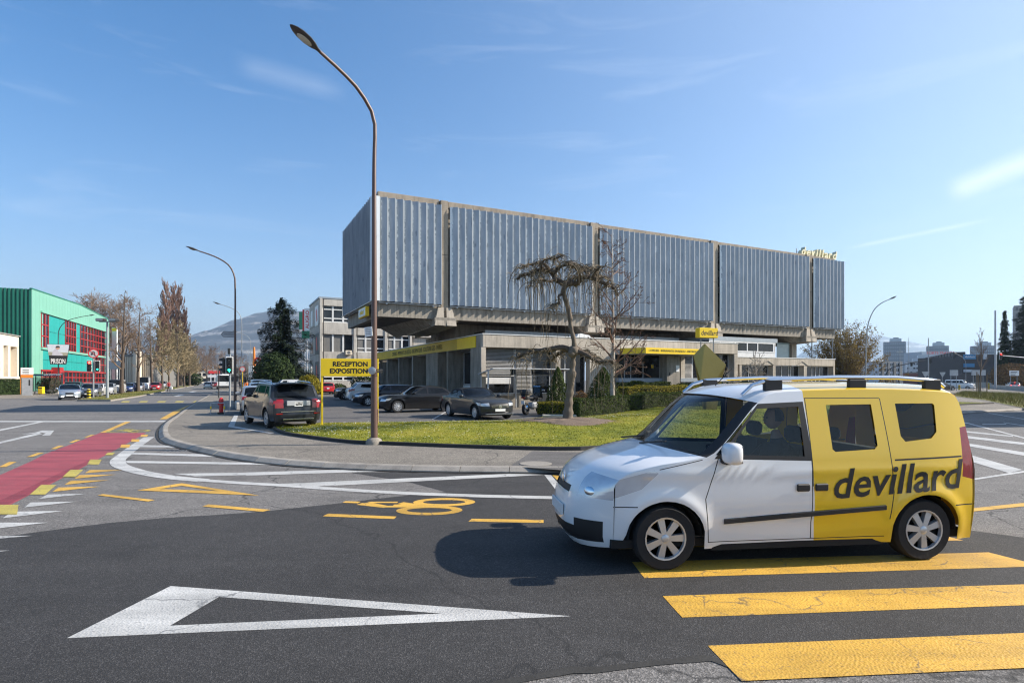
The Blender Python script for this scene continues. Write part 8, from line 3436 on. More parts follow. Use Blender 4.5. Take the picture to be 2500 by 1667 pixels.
MT['rock'] = rock_mat()
mountain('mountain', [(380, 905), (420, 868), (445, 848), (473, 832), (497, 815), (533, 796), (560, 784), (595, 774), (620, 765), (650, 760), (690, 757), (740, 760), (800, 768), (860, 782), (930, 800), (1000, 830)], 2600, 1500, MT['rock'], 3)
mountain('hills', [(120, 905), (160, 862), (205, 832), (250, 812), (300, 802), (330, 806), (372, 822), (420, 850), (470, 905)], 3000, 900, MT['rock'], 9, rows=12)
mountain('far_mountains', [(1900, 900), (1980, 845), (2050, 824), (2100, 817), (2150, 820), (2211, 832), (2260, 842), (2300, 850), (2350, 862), (2420, 878), (2520, 888), (2700, 905)], 5200, 1200, MT['rock'], 5, rows=10)

# ------------------------------------------------------------------ trees, hedges, shrubs
MT['bark_g'] = pbr('grey-brown bark', (.145, .115, .085), .9, var=.3, scale=9, bump=.6, bscale=22, stretch=(1, 1, .35))
MT['bark_d'] = pbr('dark bark', (.085, .062, .045), .9, var=.3, scale=9, bump=.6, bscale=22, stretch=(1, 1, .35))
MT['bark_w'] = pbr('pale birch bark', (.34, .29, .24), .85, var=.35, scale=6, stretch=(1, 1, 2.5))
MT['twig'] = pbr('winter twigs', (.17, .115, .075), .85, var=.25)
MT['twig_y'] = pbr('yellowish winter twigs', (.24, .185, .10), .85, var=.25)
MT['twig_w'] = pbr('weeping tree shoots', (.15, .115, .07), .85, var=.3)
MT['twig_r'] = pbr('reddish winter twigs', (.20, .115, .080), .85, var=.25)
MT['leaf_d'] = foliage('dark evergreen leaves', (.010, .022, .008), (.045, .075, .018))
MT['leaf_c'] = foliage('cedar needles', (.006, .014, .009), (.025, .042, .020), transl=.1)
MT['leaf_h'] = foliage('clipped hedge leaves', (.012, .026, .006), (.075, .105, .014))
MT['leaf_y'] = foliage('golden shrub leaves', (.07, .085, .006), (.34, .27, .02))
MT['leaf_b'] = foliage('russet shrub leaves', (.10, .055, .02), (.30, .16, .05))
MT['leaf_s'] = foliage('early spring leaves', (.10, .070, .022), (.29, .20, .055))
MT['mulch'] = pbr('bark mulch', (.20, .145, .105), .95, var=.45, scale=30, bump=1.0, bscale=60)


def rdir(r):
 while True:
  v = Vector((r.uniform(-1, 1), r.uniform(-1, 1), r.uniform(-1, 1)))
  if .05 < v.length < 1:
   return v.normalized()


def branch(mb, r, p, d, L, rad, lvl, P):
 """A limb that wanders, tapers and carries smaller ones."""
 n = max(3, int(L / P['seg'])) if lvl < P['depth'] else 3
 pts, rads = [p.copy()], [rad]
 q = p.copy()
 dd = d.copy()
 for i in range(n):
  dd = (dd + rdir(r) * P['wander'] + Vector((0, 0, P['up'][min(lvl, len(P['up']) - 1)]))).normalized()
  q = q + dd * (L / n)
  pts.append(q.copy())
  rads.append(max(P['rmin'], rad * (1 - .8 * (i + 1) / n)))
 mb.tube(pts, rads, 5 if lvl == 0 else (4 if lvl == 1 else 3), cap=False)
 if lvl >= P['depth']:
  return
 k = P['kids'][lvl]
 for j in range(k):
  t = P['t0'][lvl] + (1 - P['t0'][lvl]) * (j + r.random()) / k
  i = min(n - 1, int(t * n))
  o = pts[i].lerp(pts[i + 1], t * n - i)
  ax = (pts[i + 1] - pts[i]).normalized()
  side = rdir(r)
  side = (side - ax * side.dot(ax)).normalized()
  a = P['ang'][lvl] * r.uniform(.75, 1.25)
  nd = (ax * math.cos(a) + side * math.sin(a)).normalized()
  branch(mb, r, o, nd, L * P['len'][lvl] * r.uniform(.6, 1.2) * (1 - .55 * t * P.get('cone', .6)), max(P['rmin'], rads[i] * P['rk']), lvl + 1, P)


def bare_tree(seed, H, rad, P, mat_t, mat_c, trunk_frac=1.0):
 """trunk and crown meshes of a leafless tree."""
 r = random.Random(seed)
 tr, cr = MB(), MB()
 n = 9
 pts, rads = [Vector((0, 0, -.1))], [rad * 1.25]
 q = Vector((0, 0, 0))
 dd = Vector((0, 0, 1))
 for i in range(n):
  dd = (dd + rdir(r) * P.get('twander', .05) + Vector((0, 0, .15))).normalized()
  q = q + dd * (H * trunk_frac / n)
  pts.append(q.copy())
  rads.append(max(.012, rad * (1 - .90 * (i + 1) / n)))
 tr.tube(pts, rads, 8, cap=True)
 k = P['limbs']
 for j in range(k):
  t = P['tb'] + (1 - P['tb']) * (j + r.random() * .9) / k
  t = min(t, .985)
  i = min(n - 1, int(t * n))
  o = pts[i].lerp(pts[i + 1], t * n - i)
  a = P['a0'] * r.uniform(.8, 1.2)
  az = r.uniform(0, 6.283)
  d = Vector((math.cos(az) * math.sin(a), math.sin(az) * math.sin(a), math.cos(a)))
  L = P['L0'] * H * (1 - P.get('cone', .6) * (t - P['tb']) / (1 - P['tb'])) * r.uniform(.75, 1.15)
  branch(cr, r, o, d, L, max(P['rmin'], rads[i] * .55), 0, P)
 return tr.mesh('trunk', mat_t, 60), cr.mesh('crown', mat_c, 60)


def put_tree(name, label, meshes, x, y, z=0, rz=0, s=1.0, sz=None, group=None, cat='tree'):
 t = thing(name, label, cat, (x, y, z), rz, group)
 t.scale = (s, s, sz or s)
 for nm_, me in zip(('trunk', 'crown'), meshes):
  link(nm_, me, t)
 return t


# --- the weeping twisted tree on the lawn
SX = .00434


def T(px, py, dy=0.0):
 return Vector(((px - 545) * SX, dy, (1455 - py) * SX))


wx, wy = G(1386, 1029, .38)
wp = thing('weeping_tree', 'gnarled leafless weeping tree with a crooked trunk on a mulch ring', 'tree', (wx, wy, lawn_z(wx, wy) - .02))
mb = MB()
rw = random.Random(21)
trunk = [T(545, 1465), T(550, 1350, .02), T(566, 1180, .03), T(582, 1030, .02), T(592, 900), T(598, 840, -.03), T(588, 760, -.05), T(570, 690, -.04), T(565, 620), T(556, 550, .04), T(535, 480, .03), T(515, 420, 0), T(510, 380, -.02), T(535, 335, 0)]
trr = [.20, .155, .14, .135, .15, .105, .09, .085, .08, .08, .085, .085, .085, .085]
ct = catmull([tuple(p) for p in trunk], .09)
rads = [trr[min(len(trr) - 1, int(i / len(ct) * len(trr)))] * (1 + .10 * math.sin(i * 1.7) + rw.uniform(-.06, .06)) for i in range(len(ct))]
mb.tube(ct, rads, 10)
# knuckles
for c, s in ((T(592, 880), .20), (T(575, 900, -.1), .13), (T(530, 340), .12), (T(615, 335), .10), (T(440, 290, .05), .085), (T(420, 225, .0), .08)):
 b2 = bmesh.new()
 bmesh.ops.create_icosphere(b2, subdivisions=2, radius=1)
 for v in b2.verts:
  v.co = c + v.co * s * (1 + rw.uniform(-.16, .16))
 mb.add_bm(b2)
mb.build('trunk', MT['bark_g'], wp, smooth=80)
limbs = [
 ([T(535, 335), T(490, 310, .1), T(455, 285, .25), T(430, 240, .35), T(405, 205, .45), T(350, 190, .55), T(295, 195, .55), T(235, 225, .6), T(180, 235, .5), T(130, 270, .55)], .075),
 ([T(535, 335), T(585, 325, -.05), T(630, 325, -.1), T(640, 295, -.2), T(690, 285, -.25), T(740, 295, -.3), T(790, 320, -.35), T(860, 355, -.4), T(905, 370, -.3), T(945, 430, -.3)], .07),
 ([T(430, 240, .35), T(470, 195, .1), T(520, 180, -.1), T(570, 175, -.3), T(610, 200, -.4)], .05),
 ([T(690, 285, -.25), T(715, 245, -.05), T(680, 205, .2), T(700, 180, .4), T(770, 200, .5)], .045),
 ([T(455, 285, .25), T(390, 315, -.2), T(320, 315, -.55), T(250, 335, -.8), T(230, 385, -.9)], .04),
 ([T(500, 410), T(465, 440, -.2), T(470, 500, -.35), T(420, 510, -.5), T(385, 540, -.6)], .035),
 ([T(590, 885), T(530, 855, .05), T(470, 850, .0), T(380, 868, -.1), T(280, 880, -.15), T(200, 900, -.1), T(120, 940, 0)], .075),
 ([T(600, 880), T(650, 890, -.1), T(720, 930, -.25), T(790, 970, -.4), T(860, 960, -.55), T(920, 1000, -.6)], .07),
 ([T(600, 880), T(630, 850, .3), T(690, 880, .7), T(780, 900, .95), T(850, 980, 1.1)], .055),
 ([T(585, 885), T(540, 870, .45), T(480, 900, .9), T(420, 950, 1.2)], .05),
 ([T(535, 335), T(560, 300, .3), T(600, 260, .6), T(640, 235, .9), T(650, 240, 1.2)], .05),
 ([T(430, 240, .35), T(440, 190, .7), T(400, 165, 1.0), T(340, 180, 1.25)], .045),
 ([T(408, 205, .45), T(345, 158, .1), T(285, 168, -.1), T(225, 185, -.25), T(150, 215, -.3)], .045),
 ([T(520, 180, -.1), T(585, 150, .15), T(655, 178, .3), T(715, 185, .25), T(790, 235, .4), T(850, 270, .3)], .045),
 ([T(350, 190, .55), T(330, 140, .3), T(390, 118, .1), T(450, 128, -.2), T(500, 110, -.3)], .035),
 ([T(740, 295, -.3), T(760, 240, -.6), T(820, 220, -.8)], .035),
 ([T(640, 295, -.2), T(620, 240, -.5), T(560, 215, -.8), T(520, 200, -1.1)], .045),
]
tw = MB()
for li, (pts, r0) in enumerate(limbs):
 hi = li in (0, 1, 2, 3, 10, 11, 12, 13, 14, 15, 16)
 c = catmull([tuple(p) for p in pts], .07)
 c = [p + rdir(rw) * .012 for p in c]
 lm = MB()
 lm.tube(c, [max(.03, r0 * 1.5 * (1 - .62 * i / len(c))) * (1 + rw.uniform(-.12, .12)) for i in range(len(c))], 7, cap=True)
 lm.build('limb', MT['bark_d'], wp, smooth=80)
 # arching and hanging shoots
 n = int(len(c) * 2.1)
 for k in range(n):
  i = int(len(c) * (.34 + .66 * rw.random()) * .999)
  p = c[i].copy()
  a = rw.uniform(0, 6.283)
  out = Vector((math.cos(a), math.sin(a), rw.uniform(.0, .75) if hi else rw.uniform(.1, .7))).normalized()
  if not hi and rw.random() < .6:
   out = (out + (c[-1] - c[0]).normalized() * .8).normalized()
  L = rw.uniform(.18, .62) if rw.random() < .86 else rw.uniform(1.0, 2.6)
  q = p.copy()
  pl = [p.copy()]
  d = out.copy()
  seg = max(5, int(L / .10))
  for s in range(seg):
   d = (d + Vector((0, 0, (-.14 - .60 * (s / seg)) if L < .9 else (-.30 if s < 6 else -.45))) + rdir(rw) * .20).normalized()
   q = q + d * (L / seg)
   pl.append(q.copy())
   if q.z < .35:
    break
  r1 = rw.uniform(.009, .019)
  tw.tube(pl, [max(.0055, r1 * (1 - .70 * j / len(pl))) for j in range(len(pl))], 4, cap=False)
  if rw.random() < .5 and len(pl) > 4:
   p2 = pl[len(pl) // 2]
   d2 = (rdir(rw) + Vector((0, 0, .2))).normalized()
   q2 = p2.copy()
   pl2 = [p2.copy()]
   for s in range(5):
    d2 = (d2 + Vector((0, 0, -.3)) + rdir(rw) * .25).normalized()
    q2 = q2 + d2 * .10
    pl2.append(q2.copy())
   tw.tube(pl2, [.010, .009, .008, .007, .006, .006], 3, cap=False)
tw.build('crown', MT['twig_w'], wp, smooth=80)
# mulch ring
mr = MB()
n0 = 30
mr.v.append((0, 0, .14))
for ring_ in range(1, 5):
 for k in range(n0):
  a = 2 * math.pi * k / n0
  rr = 1.9 * ring_ / 4 * (1 + .06 * math.sin(3 * a) + rw.uniform(-.03, .03))
  mr.v.append((rr * 1.05 * math.cos(a), rr * .80 * math.sin(a), .14 * (1 - (ring_ / 4) ** 2) + rw.uniform(-.012, .02) - (.05 if ring_ == 4 else 0)))
for k in range(n0):
 mr.face((0, 1 + k, 1 + (k + 1) % n0))
for ring_ in range(3):
 for k in range(n0):
  a, b = 1 + ring_ * n0 + k, 1 + ring_ * n0 + (k + 1) % n0
  mr.face((a, a + n0, b + n0, b))
# loose chips
for k in range(2600):
 a, rr = rw.uniform(0, 6.283), 1.95 * rw.random() ** .5
 x, y = rr * 1.05 * math.cos(a), rr * .8 * math.sin(a)
 z = .14 * (1 - (rr / 1.95) ** 2) + .02
 d = Vector((rw.uniform(-1, 1), rw.uniform(-1, 1), rw.uniform(-.4, .4))) * .035
 e = Vector((-d.y, d.x, 0)) * .4
 i = len(mr.v)
 p = Vector((x, y, z))
 mr.v += [tuple(p - d), tuple(p + e), tuple(p + d)]
 mr.face((i, i + 1, i + 2))
mo = mr.build('mulch', MT['mulch'], None, (wx, wy, lawn_z(wx, wy) - .03))
tag(mo, kind='stuff')

# --- birch behind it
PB_ = dict(seg=.35, wander=.22, up=(.10, .05, .0, -.02), depth=3, rmin=.009, kids=(6, 4, 3), t0=(.15, .2, .2), ang=(.75, .7, .7), len=(.55, .5, .5), rk=.5, limbs=26, tb=.16, a0=1.0, L0=.27, cone=.72, twander=.03)
mm = bare_tree(5, 8.6, .12, PB_, MT['bark_w'], MT['twig_r'])
bx_, by_ = X_at(1495, 28.3), 28.3
put_tree('birch_tree', 'slender leafless birch with pale bark behind the weeping tree', mm, bx_, by_, .35)

# --- street trees along the side street
PS = dict(seg=.5, wander=.20, up=(.14, .08, .03), depth=3, rmin=.017, kids=(5, 4, 3), t0=(.2, .2, .2), ang=(.7, .65, .65), len=(.55, .5, .5), rk=.5, limbs=18, tb=.22, a0=.95, L0=.20, cone=.78, twander=.03)
PF = dict(PS, limbs=24, kids=(7, 5, 3), L0=.30, tb=.20, cone=.6, rmin=.030)
thin = [bare_tree(30 + k, 13.2, .26, PS, MT['bark_d'], MT['twig']) for k in range(2)]
full = [bare_tree(40 + k, 12.5, .24, PF, MT['bark_d'], MT['twig_y']) for k in range(3)]
tx0, ty0 = G(297, 962)
d2 = Vector((-.44, .898))
stl = ['stout-trunked bare street tree next to the floodlight mast', 'second bare street tree, slim, before the round stair tower', 'bare street tree at the far end of the first median', 'bare street tree beside the person in the red jacket']
tp = [(297, 962), (337, 958), (371, 953), (396, 951)]
for i, (u, v) in enumerate(tp):
 x, y = G(u, v)
 t = put_tree('street_tree', stl[i], thin[i % 2] if i < 3 else full[0], x, y, .12, i * 1.9, 1.0 if i else 1.02, group='bare trees lining the side street')
SN = ['bushy bare street tree just beyond the person in the red jacket', 'bare street tree in front of the poplars, second past the person', 'bare street tree right of the poplars, third past the person', 'bare street tree fourth past the person, above the queue', 'bare street tree fifth past the person, before the mountain foot', 'bare street tree sixth past the person on the median', 'small bare street tree seventh past the person', 'small bare street tree eighth past the person, left of the bus', 'smallest bare street tree at the vanishing end of the median']
RN = ['nearest bare tree on the right pavement, behind the red-rimmed round sign', 'second bare tree on the right pavement beyond the round sign', 'third bare tree on the right pavement beyond the round sign', 'fourth bare tree on the right pavement beyond the round sign', 'farthest bare tree on the right pavement beyond the round sign']
for i in range(9):
 s = 8 + i * 12
 p = Vector(G(404, 951)) + d2 * s
 put_tree('street_tree', SN[i], full[i % 3], p.x + (i % 2) * .8, p.y, .12, i * 2.3, .9 + .08 * ((i * 7) % 4), group='bare trees lining the side street')
 if i % 2 == 0:
  p = Vector(G(560, 951)) + d2 * (30 + s * 1.6)
  put_tree('street_tree', RN[i // 2], full[(i + 1) % 3], p.x + 6, p.y + 10, .12, i * 1.3, .7, group='bare trees lining the side street')
# --- poplars
PP = dict(seg=1.2, wander=.10, up=(.50, .40, .30), depth=3, rmin=.042, kids=(8, 5, 3), t0=(.1, .1, .1), ang=(.5, .45, .4), len=(.5, .45, .5), rk=.5, limbs=52, tb=.08, a0=.62, L0=.27, cone=.62, twander=.02)
pop = [bare_tree(60 + k, 30, .5, PP, MT['bark_d'], MT['twig_r']) for k in range(2)]
for i, (u, vt, y, lab) in enumerate(((402, 706, 205, 'tallest bare poplar, leftmost of the poplar clump'), (420, 712, 212, 'tall bare poplar in the middle of the poplar clump'), (441, 716, 208, 'tall bare poplar right of the middle of the clump'), (455, 768, 190, 'shorter poplar at the right edge of the clump'), (392, 768, 180, 'shorter poplar at the left edge of the clump'))):
 h = Z_at(vt, y)
 put_tree('poplar_tree', lab, pop[i % 2], X_at(u, y), y, 0, i * 1.7, h / 30 * 1.15, h / 30, group='poplars')
# --- wide bare trees behind the green hall
PW = dict(seg=.9, wander=.24, up=(.05, .04, .02), depth=3, rmin=.032, kids=(7, 5, 4), t0=(.2, .15, .2), ang=(.75, .7, .7), len=(.55, .55, .5), rk=.55, limbs=14, tb=.28, a0=.85, L0=.50, cone=.35, twander=.06)
wide = bare_tree(80, 22, .55, PW, MT['bark_g'], MT['twig'])
for i, (u, vt, y, lab) in enumerate(((232, 742, 185, 'wide bare tree rising over the roof end of the green hall'), (262, 740, 178, 'wide bare tree behind the floodlight mast'), (303, 750, 182, 'wide bare tree between green hall and round tower'), (210, 760, 190, 'bare tree crown just above the green roof'), (340, 800, 215, 'bare tree behind the round stair tower'))):
 h = Z_at(vt, y)
 put_tree('plane_tree', lab, wide, X_at(u, y), y, 0, i * 2.1, h / 22 * .93, group='bare trees behind the green hall')
EN = ['bare tree at the street end above the white hatchback driving away', 'bare tree at the street end left of the bus', 'bare tree at the street end straight above the bus', 'bare tree at the street end, right of the poplar clump', 'bare tree at the street end right of the green arrow signal', 'bare tree at the street end left of the orange mast']
for i, (u, vt, y) in enumerate(((480, 862, 270), (505, 858, 300), (530, 868, 280), (455, 848, 250), (560, 880, 260), (585, 878, 230))):
 h = Z_at(vt, y)
 put_tree('plane_tree', EN[i], wide, X_at(u, y), y, 0, i * 1.1, h / 22, group='bare trees closing the street end')


def leaf_cloud(n, fn, size, r, up=.3):
 """n leaf-sized faces; fn(r) gives a place and the outward direction."""
 v, f = [], []
 for k in range(n):
  p, o = fn(r)
  nn = (o + rdir(r) * .9 + Vector((0, 0, up))).normalized()
  a = nn.orthogonal().normalized()
  b = nn.cross(a)
  t = r.uniform(0, 6.283)
  a, b = a * math.cos(t) + b * math.sin(t), b * math.cos(t) - a * math.sin(t)
  s = size * r.uniform(.6, 1.35)
  i = len(v)
  v += [tuple(p - a * s), tuple(p + b * s * .55), tuple(p + a * s), tuple(p - b * s * .55)]
  f.append((i, i + 1, i + 2, i + 3))
 return v, f


def mesh_vf(name, v, f, mat):
 me = bpy.data.meshes.new(name)
 me.from_pydata(v, [], f)
 me.materials.append(mat)
 return me


# --- cedar: tiers of drooping boughs
def conifer(seed, H, R0, mat_l, tiers, droop, dens, size, base=.08, shape=1.0, flat=.25, up_=.18):
 r = random.Random(seed)
 tr, br = MB(), MB()
 tr.tube([(0, 0, 0), (0, 0, H * .5), (.1, 0, H)], [H * .022, H * .014, .02], 8)
 v, f = [], []
 for k in range(tiers):
  t = (k + r.random() * .6) / tiers
  z = H * (base + (1 - base) * t)
  Lb = R0 * (1 - t) ** shape * r.uniform(.72, 1.12) + .25
  nb = max(4, int(9 * (1 - t * .5)))
  for j in range(nb):
   a = 2 * math.pi * (j + r.random() * .8) / nb + k
   L = Lb * (r.uniform(.55, 1.05) + (.35 if r.random() < .16 else 0))
   pts = []
   for s in range(6):
    q = s / 5
    pts.append(Vector((math.cos(a) * L * q, math.sin(a) * L * q, z + L * (up_ * q - droop * q * q))))
   br.tube(pts, [max(.012, .045 * (1 - q / 6)) for q in range(6)], 3, cap=False)
   for m in range(int(dens * (.4 + L))):
    q = r.random() ** .65
    i = min(4, int(q * 5))
    c = pts[i].lerp(pts[i + 1], q * 5 - i)
    side = Vector((-math.sin(a), math.cos(a), 0)) * r.gauss(0, .13 * L * (1.15 - q))
    p = c + side + Vector((0, 0, r.gauss(0, flat * .4)))
    d = (Vector((math.cos(a), math.sin(a), -.15)) + rdir(r) * .6).normalized()
    w = d.cross(Vector((0, 0, 1))).normalized()
    s = size * r.uniform(.6, 1.4)
    i0 = len(v)
    v += [tuple(p - d * s), tuple(p + w * s * .35 + Vector((0, 0, r.uniform(-.1, .1) * s))), tuple(p + d * s), tuple(p - w * s * .35)]
    f.append((i0, i0 + 1, i0 + 2, i0 + 3))
 return tr.mesh('trunk', MT['bark_d'], 60), br.mesh('boughs', MT['bark_d']), mesh_vf('needles', v, f, mat_l)


def put_con(name, label, meshes, x, y, z=0, rz=0, s=1.0, sz=None, group=None):
 t = thing(name, label, 'tree', (x, y, z), rz, group)
 t.scale = (s, s, sz or s)
 for nm_, me in zip(('trunk', 'boughs', 'crown'), meshes):
  link(nm_, me, t)
 return t


yc = 74.0
cd = conifer(23, Z_at(733, yc), 4.5, MT['leaf_c'], 24, .20, 105, .18, base=.05, shape=.56, flat=.55, up_=.06)
put_con('cedar_tree', 'dark spreading cedar in front of the grey annex', cd, X_at(690, yc), yc, PZ)
sq = conifer(9, 20, 4.2, MT['leaf_d'], 34, .22, 60, .30, base=.02, shape=.75, flat=.5)
put_con('conifer_tree', 'slender dark conifer right of the tall grey mast', sq, X_at(2453, 130), 130, 0, 0, Z_at(758, 130) / 20 * .72, Z_at(758, 130) / 20, 'conifers on the right')
put_con('conifer_tree', 'massive dark conifer cut by the right edge', sq, X_at(2520, 128), 128, 0, 1.4, 1.55, Z_at(690, 128) / 20, 'conifers on the right')
put_con('conifer_tree', 'lower dark conifer filling the gap behind the direction board', sq, X_at(2482, 150), 150, 0, 2.4, 1.2, Z_at(840, 150) / 20, 'conifers on the right')
put_con('conifer_tree', 'small evergreen behind the cedar, left side', sq, X_at(664, 92), 92, 0, 2, .75, .42, 'conifers on the right') if False else None


def shrub(name, label, x, y, z, rx, ry, h, kind, mat, n, size, seed, group=None, cat='shrub', stems=True):
 r = random.Random(seed)
 t = thing(name, label, cat, (x, y, z), 0, group)

 def cone(r_):
  q = r_.random() ** 1.25
  w = (1 - q) ** .72 * (1 if q > .12 else (.75 + q * 2))
  a = r_.uniform(0, 6.283)
  k = (1 - .45 * r_.random() ** 2) * (1 + .10 * math.sin(5 * a + q * 9))
  return Vector((math.cos(a) * rx * w * k, math.sin(a) * ry * w * k, h * q + .02)), Vector((math.cos(a), math.sin(a), .3))

 def ball(r_):
  d = rdir(r_)
  k = (1 - .40 * r_.random() ** 2) * (1 + .07 * math.sin(4 * d.x + 5 * d.y * 2))
  return Vector((d.x * rx * k, d.y * ry * k, h / 2 + d.z * h / 2 * k)), d
 v, f = leaf_cloud(n, cone if kind == 'cone' else ball, size, r)
 link('foliage', mesh_vf('foliage', v, f, mat), t)
 if stems:
  mb = MB()
  for k in range(5):
   a = k * 1.256
   mb.tube([(0, 0, -.05), (math.cos(a) * rx * .3, math.sin(a) * ry * .3, h * .4), (math.cos(a) * rx * .4, math.sin(a) * ry * .4, h * .75)], [.03, .02, .008], 4, cap=False)
  mb.build('stems', MT['bark_d'], t)
 return t


shrub('cone_shrub', 'clipped conical evergreen just left of the weeping trunk', X_at(1362, 30.5), 30.5, .18, .80, .75, 2.35, 'cone', MT['leaf_h'], 5200, .045, 3)
shrub('cone_shrub', 'broad conical evergreen right of the weeping trunk', X_at(1473, 29.5), 29.5, .38, 1.1, 1.0, 2.1, 'cone', MT['leaf_h'], 6500, .048, 4)
shrub('round_shrub', 'golden-green round bush behind the dark grey SUV', X_at(754, 54), 54, PZ, 1.05, 1.05, 2.25, 'ball', MT['leaf_y'], 5200, .075, 5)
shrub('round_shrub', 'low green bush at the annex wall beside the red car', X_at(825, 75), 75, PZ, 1.1, .9, 1.3, 'ball', MT['leaf_h'], 1600, .10, 6)
shrub('round_shrub', 'large dark evergreen mass at the foot of the cedar', X_at(668, 70), 70, PZ, 2.4, 2.0, 5.0, 'ball', MT['leaf_d'], 5200, .15, 41)
shrub('round_shrub', 'dark bush against the annex behind the reception sign', X_at(898, 76), 76, PZ, 2.2, 1.2, 2.9, 'ball', MT['leaf_d'], 2400, .12, 7)
shrub('round_shrub', 'small russet shrub between the two conical evergreens', X_at(1418, 30.2), 30.2, .35, .42, .4, .95, 'ball', MT['leaf_b'], 1400, .04, 8)


def hedge(name, label, pts, w, h, zf, n, mat, size, seed, top=None):
 """Clipped hedge along a line: a dense leafy skin over a twiggy core."""
 r = random.Random(seed)
 c = catmull([(a, b) for a, b in pts], .3)
 t = thing(name, label, 'hedge', (0, 0, 0))
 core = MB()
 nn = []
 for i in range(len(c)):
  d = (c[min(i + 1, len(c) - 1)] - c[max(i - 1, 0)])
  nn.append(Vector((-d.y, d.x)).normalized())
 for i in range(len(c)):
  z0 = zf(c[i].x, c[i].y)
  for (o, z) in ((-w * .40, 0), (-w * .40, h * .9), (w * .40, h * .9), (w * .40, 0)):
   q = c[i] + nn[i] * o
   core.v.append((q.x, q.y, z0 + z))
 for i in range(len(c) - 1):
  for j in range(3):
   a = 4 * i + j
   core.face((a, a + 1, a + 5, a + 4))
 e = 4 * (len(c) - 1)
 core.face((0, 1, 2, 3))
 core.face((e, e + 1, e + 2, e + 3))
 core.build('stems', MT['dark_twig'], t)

 def fn(r_):
  i = r_.randrange(len(c) - 1)
  p = c[i].lerp(c[i + 1], r_.random())
  z0 = zf(p.x, p.y)
  hh = h * (1 + .05 * math.sin(p.x * 2.3 + p.y) + .03 * math.sin(p.x * 7))
  k = r_.random()
  dp = r_.random() ** 2 * .12
  if k < .34:
   q = p + nn[i] * r_.uniform(-w / 2, w / 2)
   return Vector((q.x, q.y, z0 + hh - dp)), Vector((0, 0, 1))
  s = 1 if k < .6 else -1
  q = p + nn[i] * s * (w / 2 - dp)
  return Vector((q.x, q.y, z0 + r_.uniform(.02, hh))), Vector((nn[i].x * s, nn[i].y * s, .2))
 v, f = leaf_cloud(n, fn, size, r)
 # leafy ends
 for i_, sg in ((0, -1), (len(c) - 1, 1)):
  d = (c[1] - c[0]) if i_ == 0 else (c[-1] - c[-2])
  d = d.normalized() * sg
  def fe(r_):
   q = c[i_] + nn[i_] * r_.uniform(-w / 2, w / 2) + d * r_.uniform(0, .06)
   return Vector((q.x, q.y, zf(q.x, q.y) + r_.uniform(.02, h))), Vector((d.x, d.y, .2))
  v2, f2 = leaf_cloud(int(n * .03) + 150, fe, size, r)
  o = len(v)
  v += v2
  f += [tuple(a + o for a in q) for q in f2]
 link('foliage', mesh_vf('foliage', v, f, mat), t)
 return t


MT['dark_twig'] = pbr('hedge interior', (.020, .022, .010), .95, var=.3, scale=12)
lzs = lambda x, y: lawn_z(x, y) - .02 if inside((x, y), LAWN) else LZ
hedge('clipped_hedge', 'long low clipped hedge curving across the lawn behind the weeping tree', [G(1402, 1013, .3), (4.6, 27.6), (7.0, 29.9), (10.0, 32.4), (13.0, 35.0)], .75, .80, lzs, 20000, MT['leaf_h'], .038, 11)
hedge('clipped_hedge', 'short golden hedge left of the weeping trunk', [G(1322, 1011, .16), G(1398, 1013, .2)], .7, .62, lzs, 3200, MT['leaf_y'], .036, 12)
hedge('clipped_hedge', 'golden-topped hedge between clipped hedge and entrance glazing', [(6.4, 33.4), (9.8, 35.0), (12.2, 36.4)], 1.0, 1.15, lambda x, y: .35, 8000, MT['leaf_y'], .05, 13)
hedge('clipped_hedge', 'upright green hedge under the long metal planter trough', [(X_at(1514, 38.2), 38.2), (X_at(1628, 40.2), 40.2)], .8, 1.35, lambda x, y: .35, 6500, MT['leaf_h'], .055, 14)
hedge('clipped_hedge', 'dark hedge behind the bronze sculpture', [(X_at(1664, 39.5), 39.5), (X_at(1784, 42.6), 42.6), (X_at(1850, 45), 45)], .9, 1.35, lambda x, y: .3, 8000, MT['leaf_d'], .06, 15)
hedge('clipped_hedge', 'dark clipped hedge by the bus stop at the left edge', [(X_at(-30, 71), 71), (X_at(52, 76), 76)], 1.6, 1.95, lambda x, y: 0, 5200, MT['leaf_d'], .11, 16)
# pollarded shrubs before the right wing
PK = dict(seg=.18, wander=.30, up=(.12, .10, .05), depth=2, rmin=.012, kids=(4, 3), t0=(.3, .3), ang=(.6, .6), len=(.5, .5), rk=.7, limbs=13, tb=.15, a0=.95, L0=.75, cone=.2, twander=.1)
pk = bare_tree(91, 1.9, .10, PK, MT['bark_w'], MT['bark_w'])
put_tree('pollard_shrub', 'knotty pale pollarded shrub before the right low wing', pk, X_at(1846, 43), 43, .5, 0, 1.15, cat='shrub')
put_tree('pollard_shrub', 'knotty pale pollarded shrub just right of the bronze sculpture', pk, X_at(1782, 41), 41, .4, 2, .95, cat='shrub')
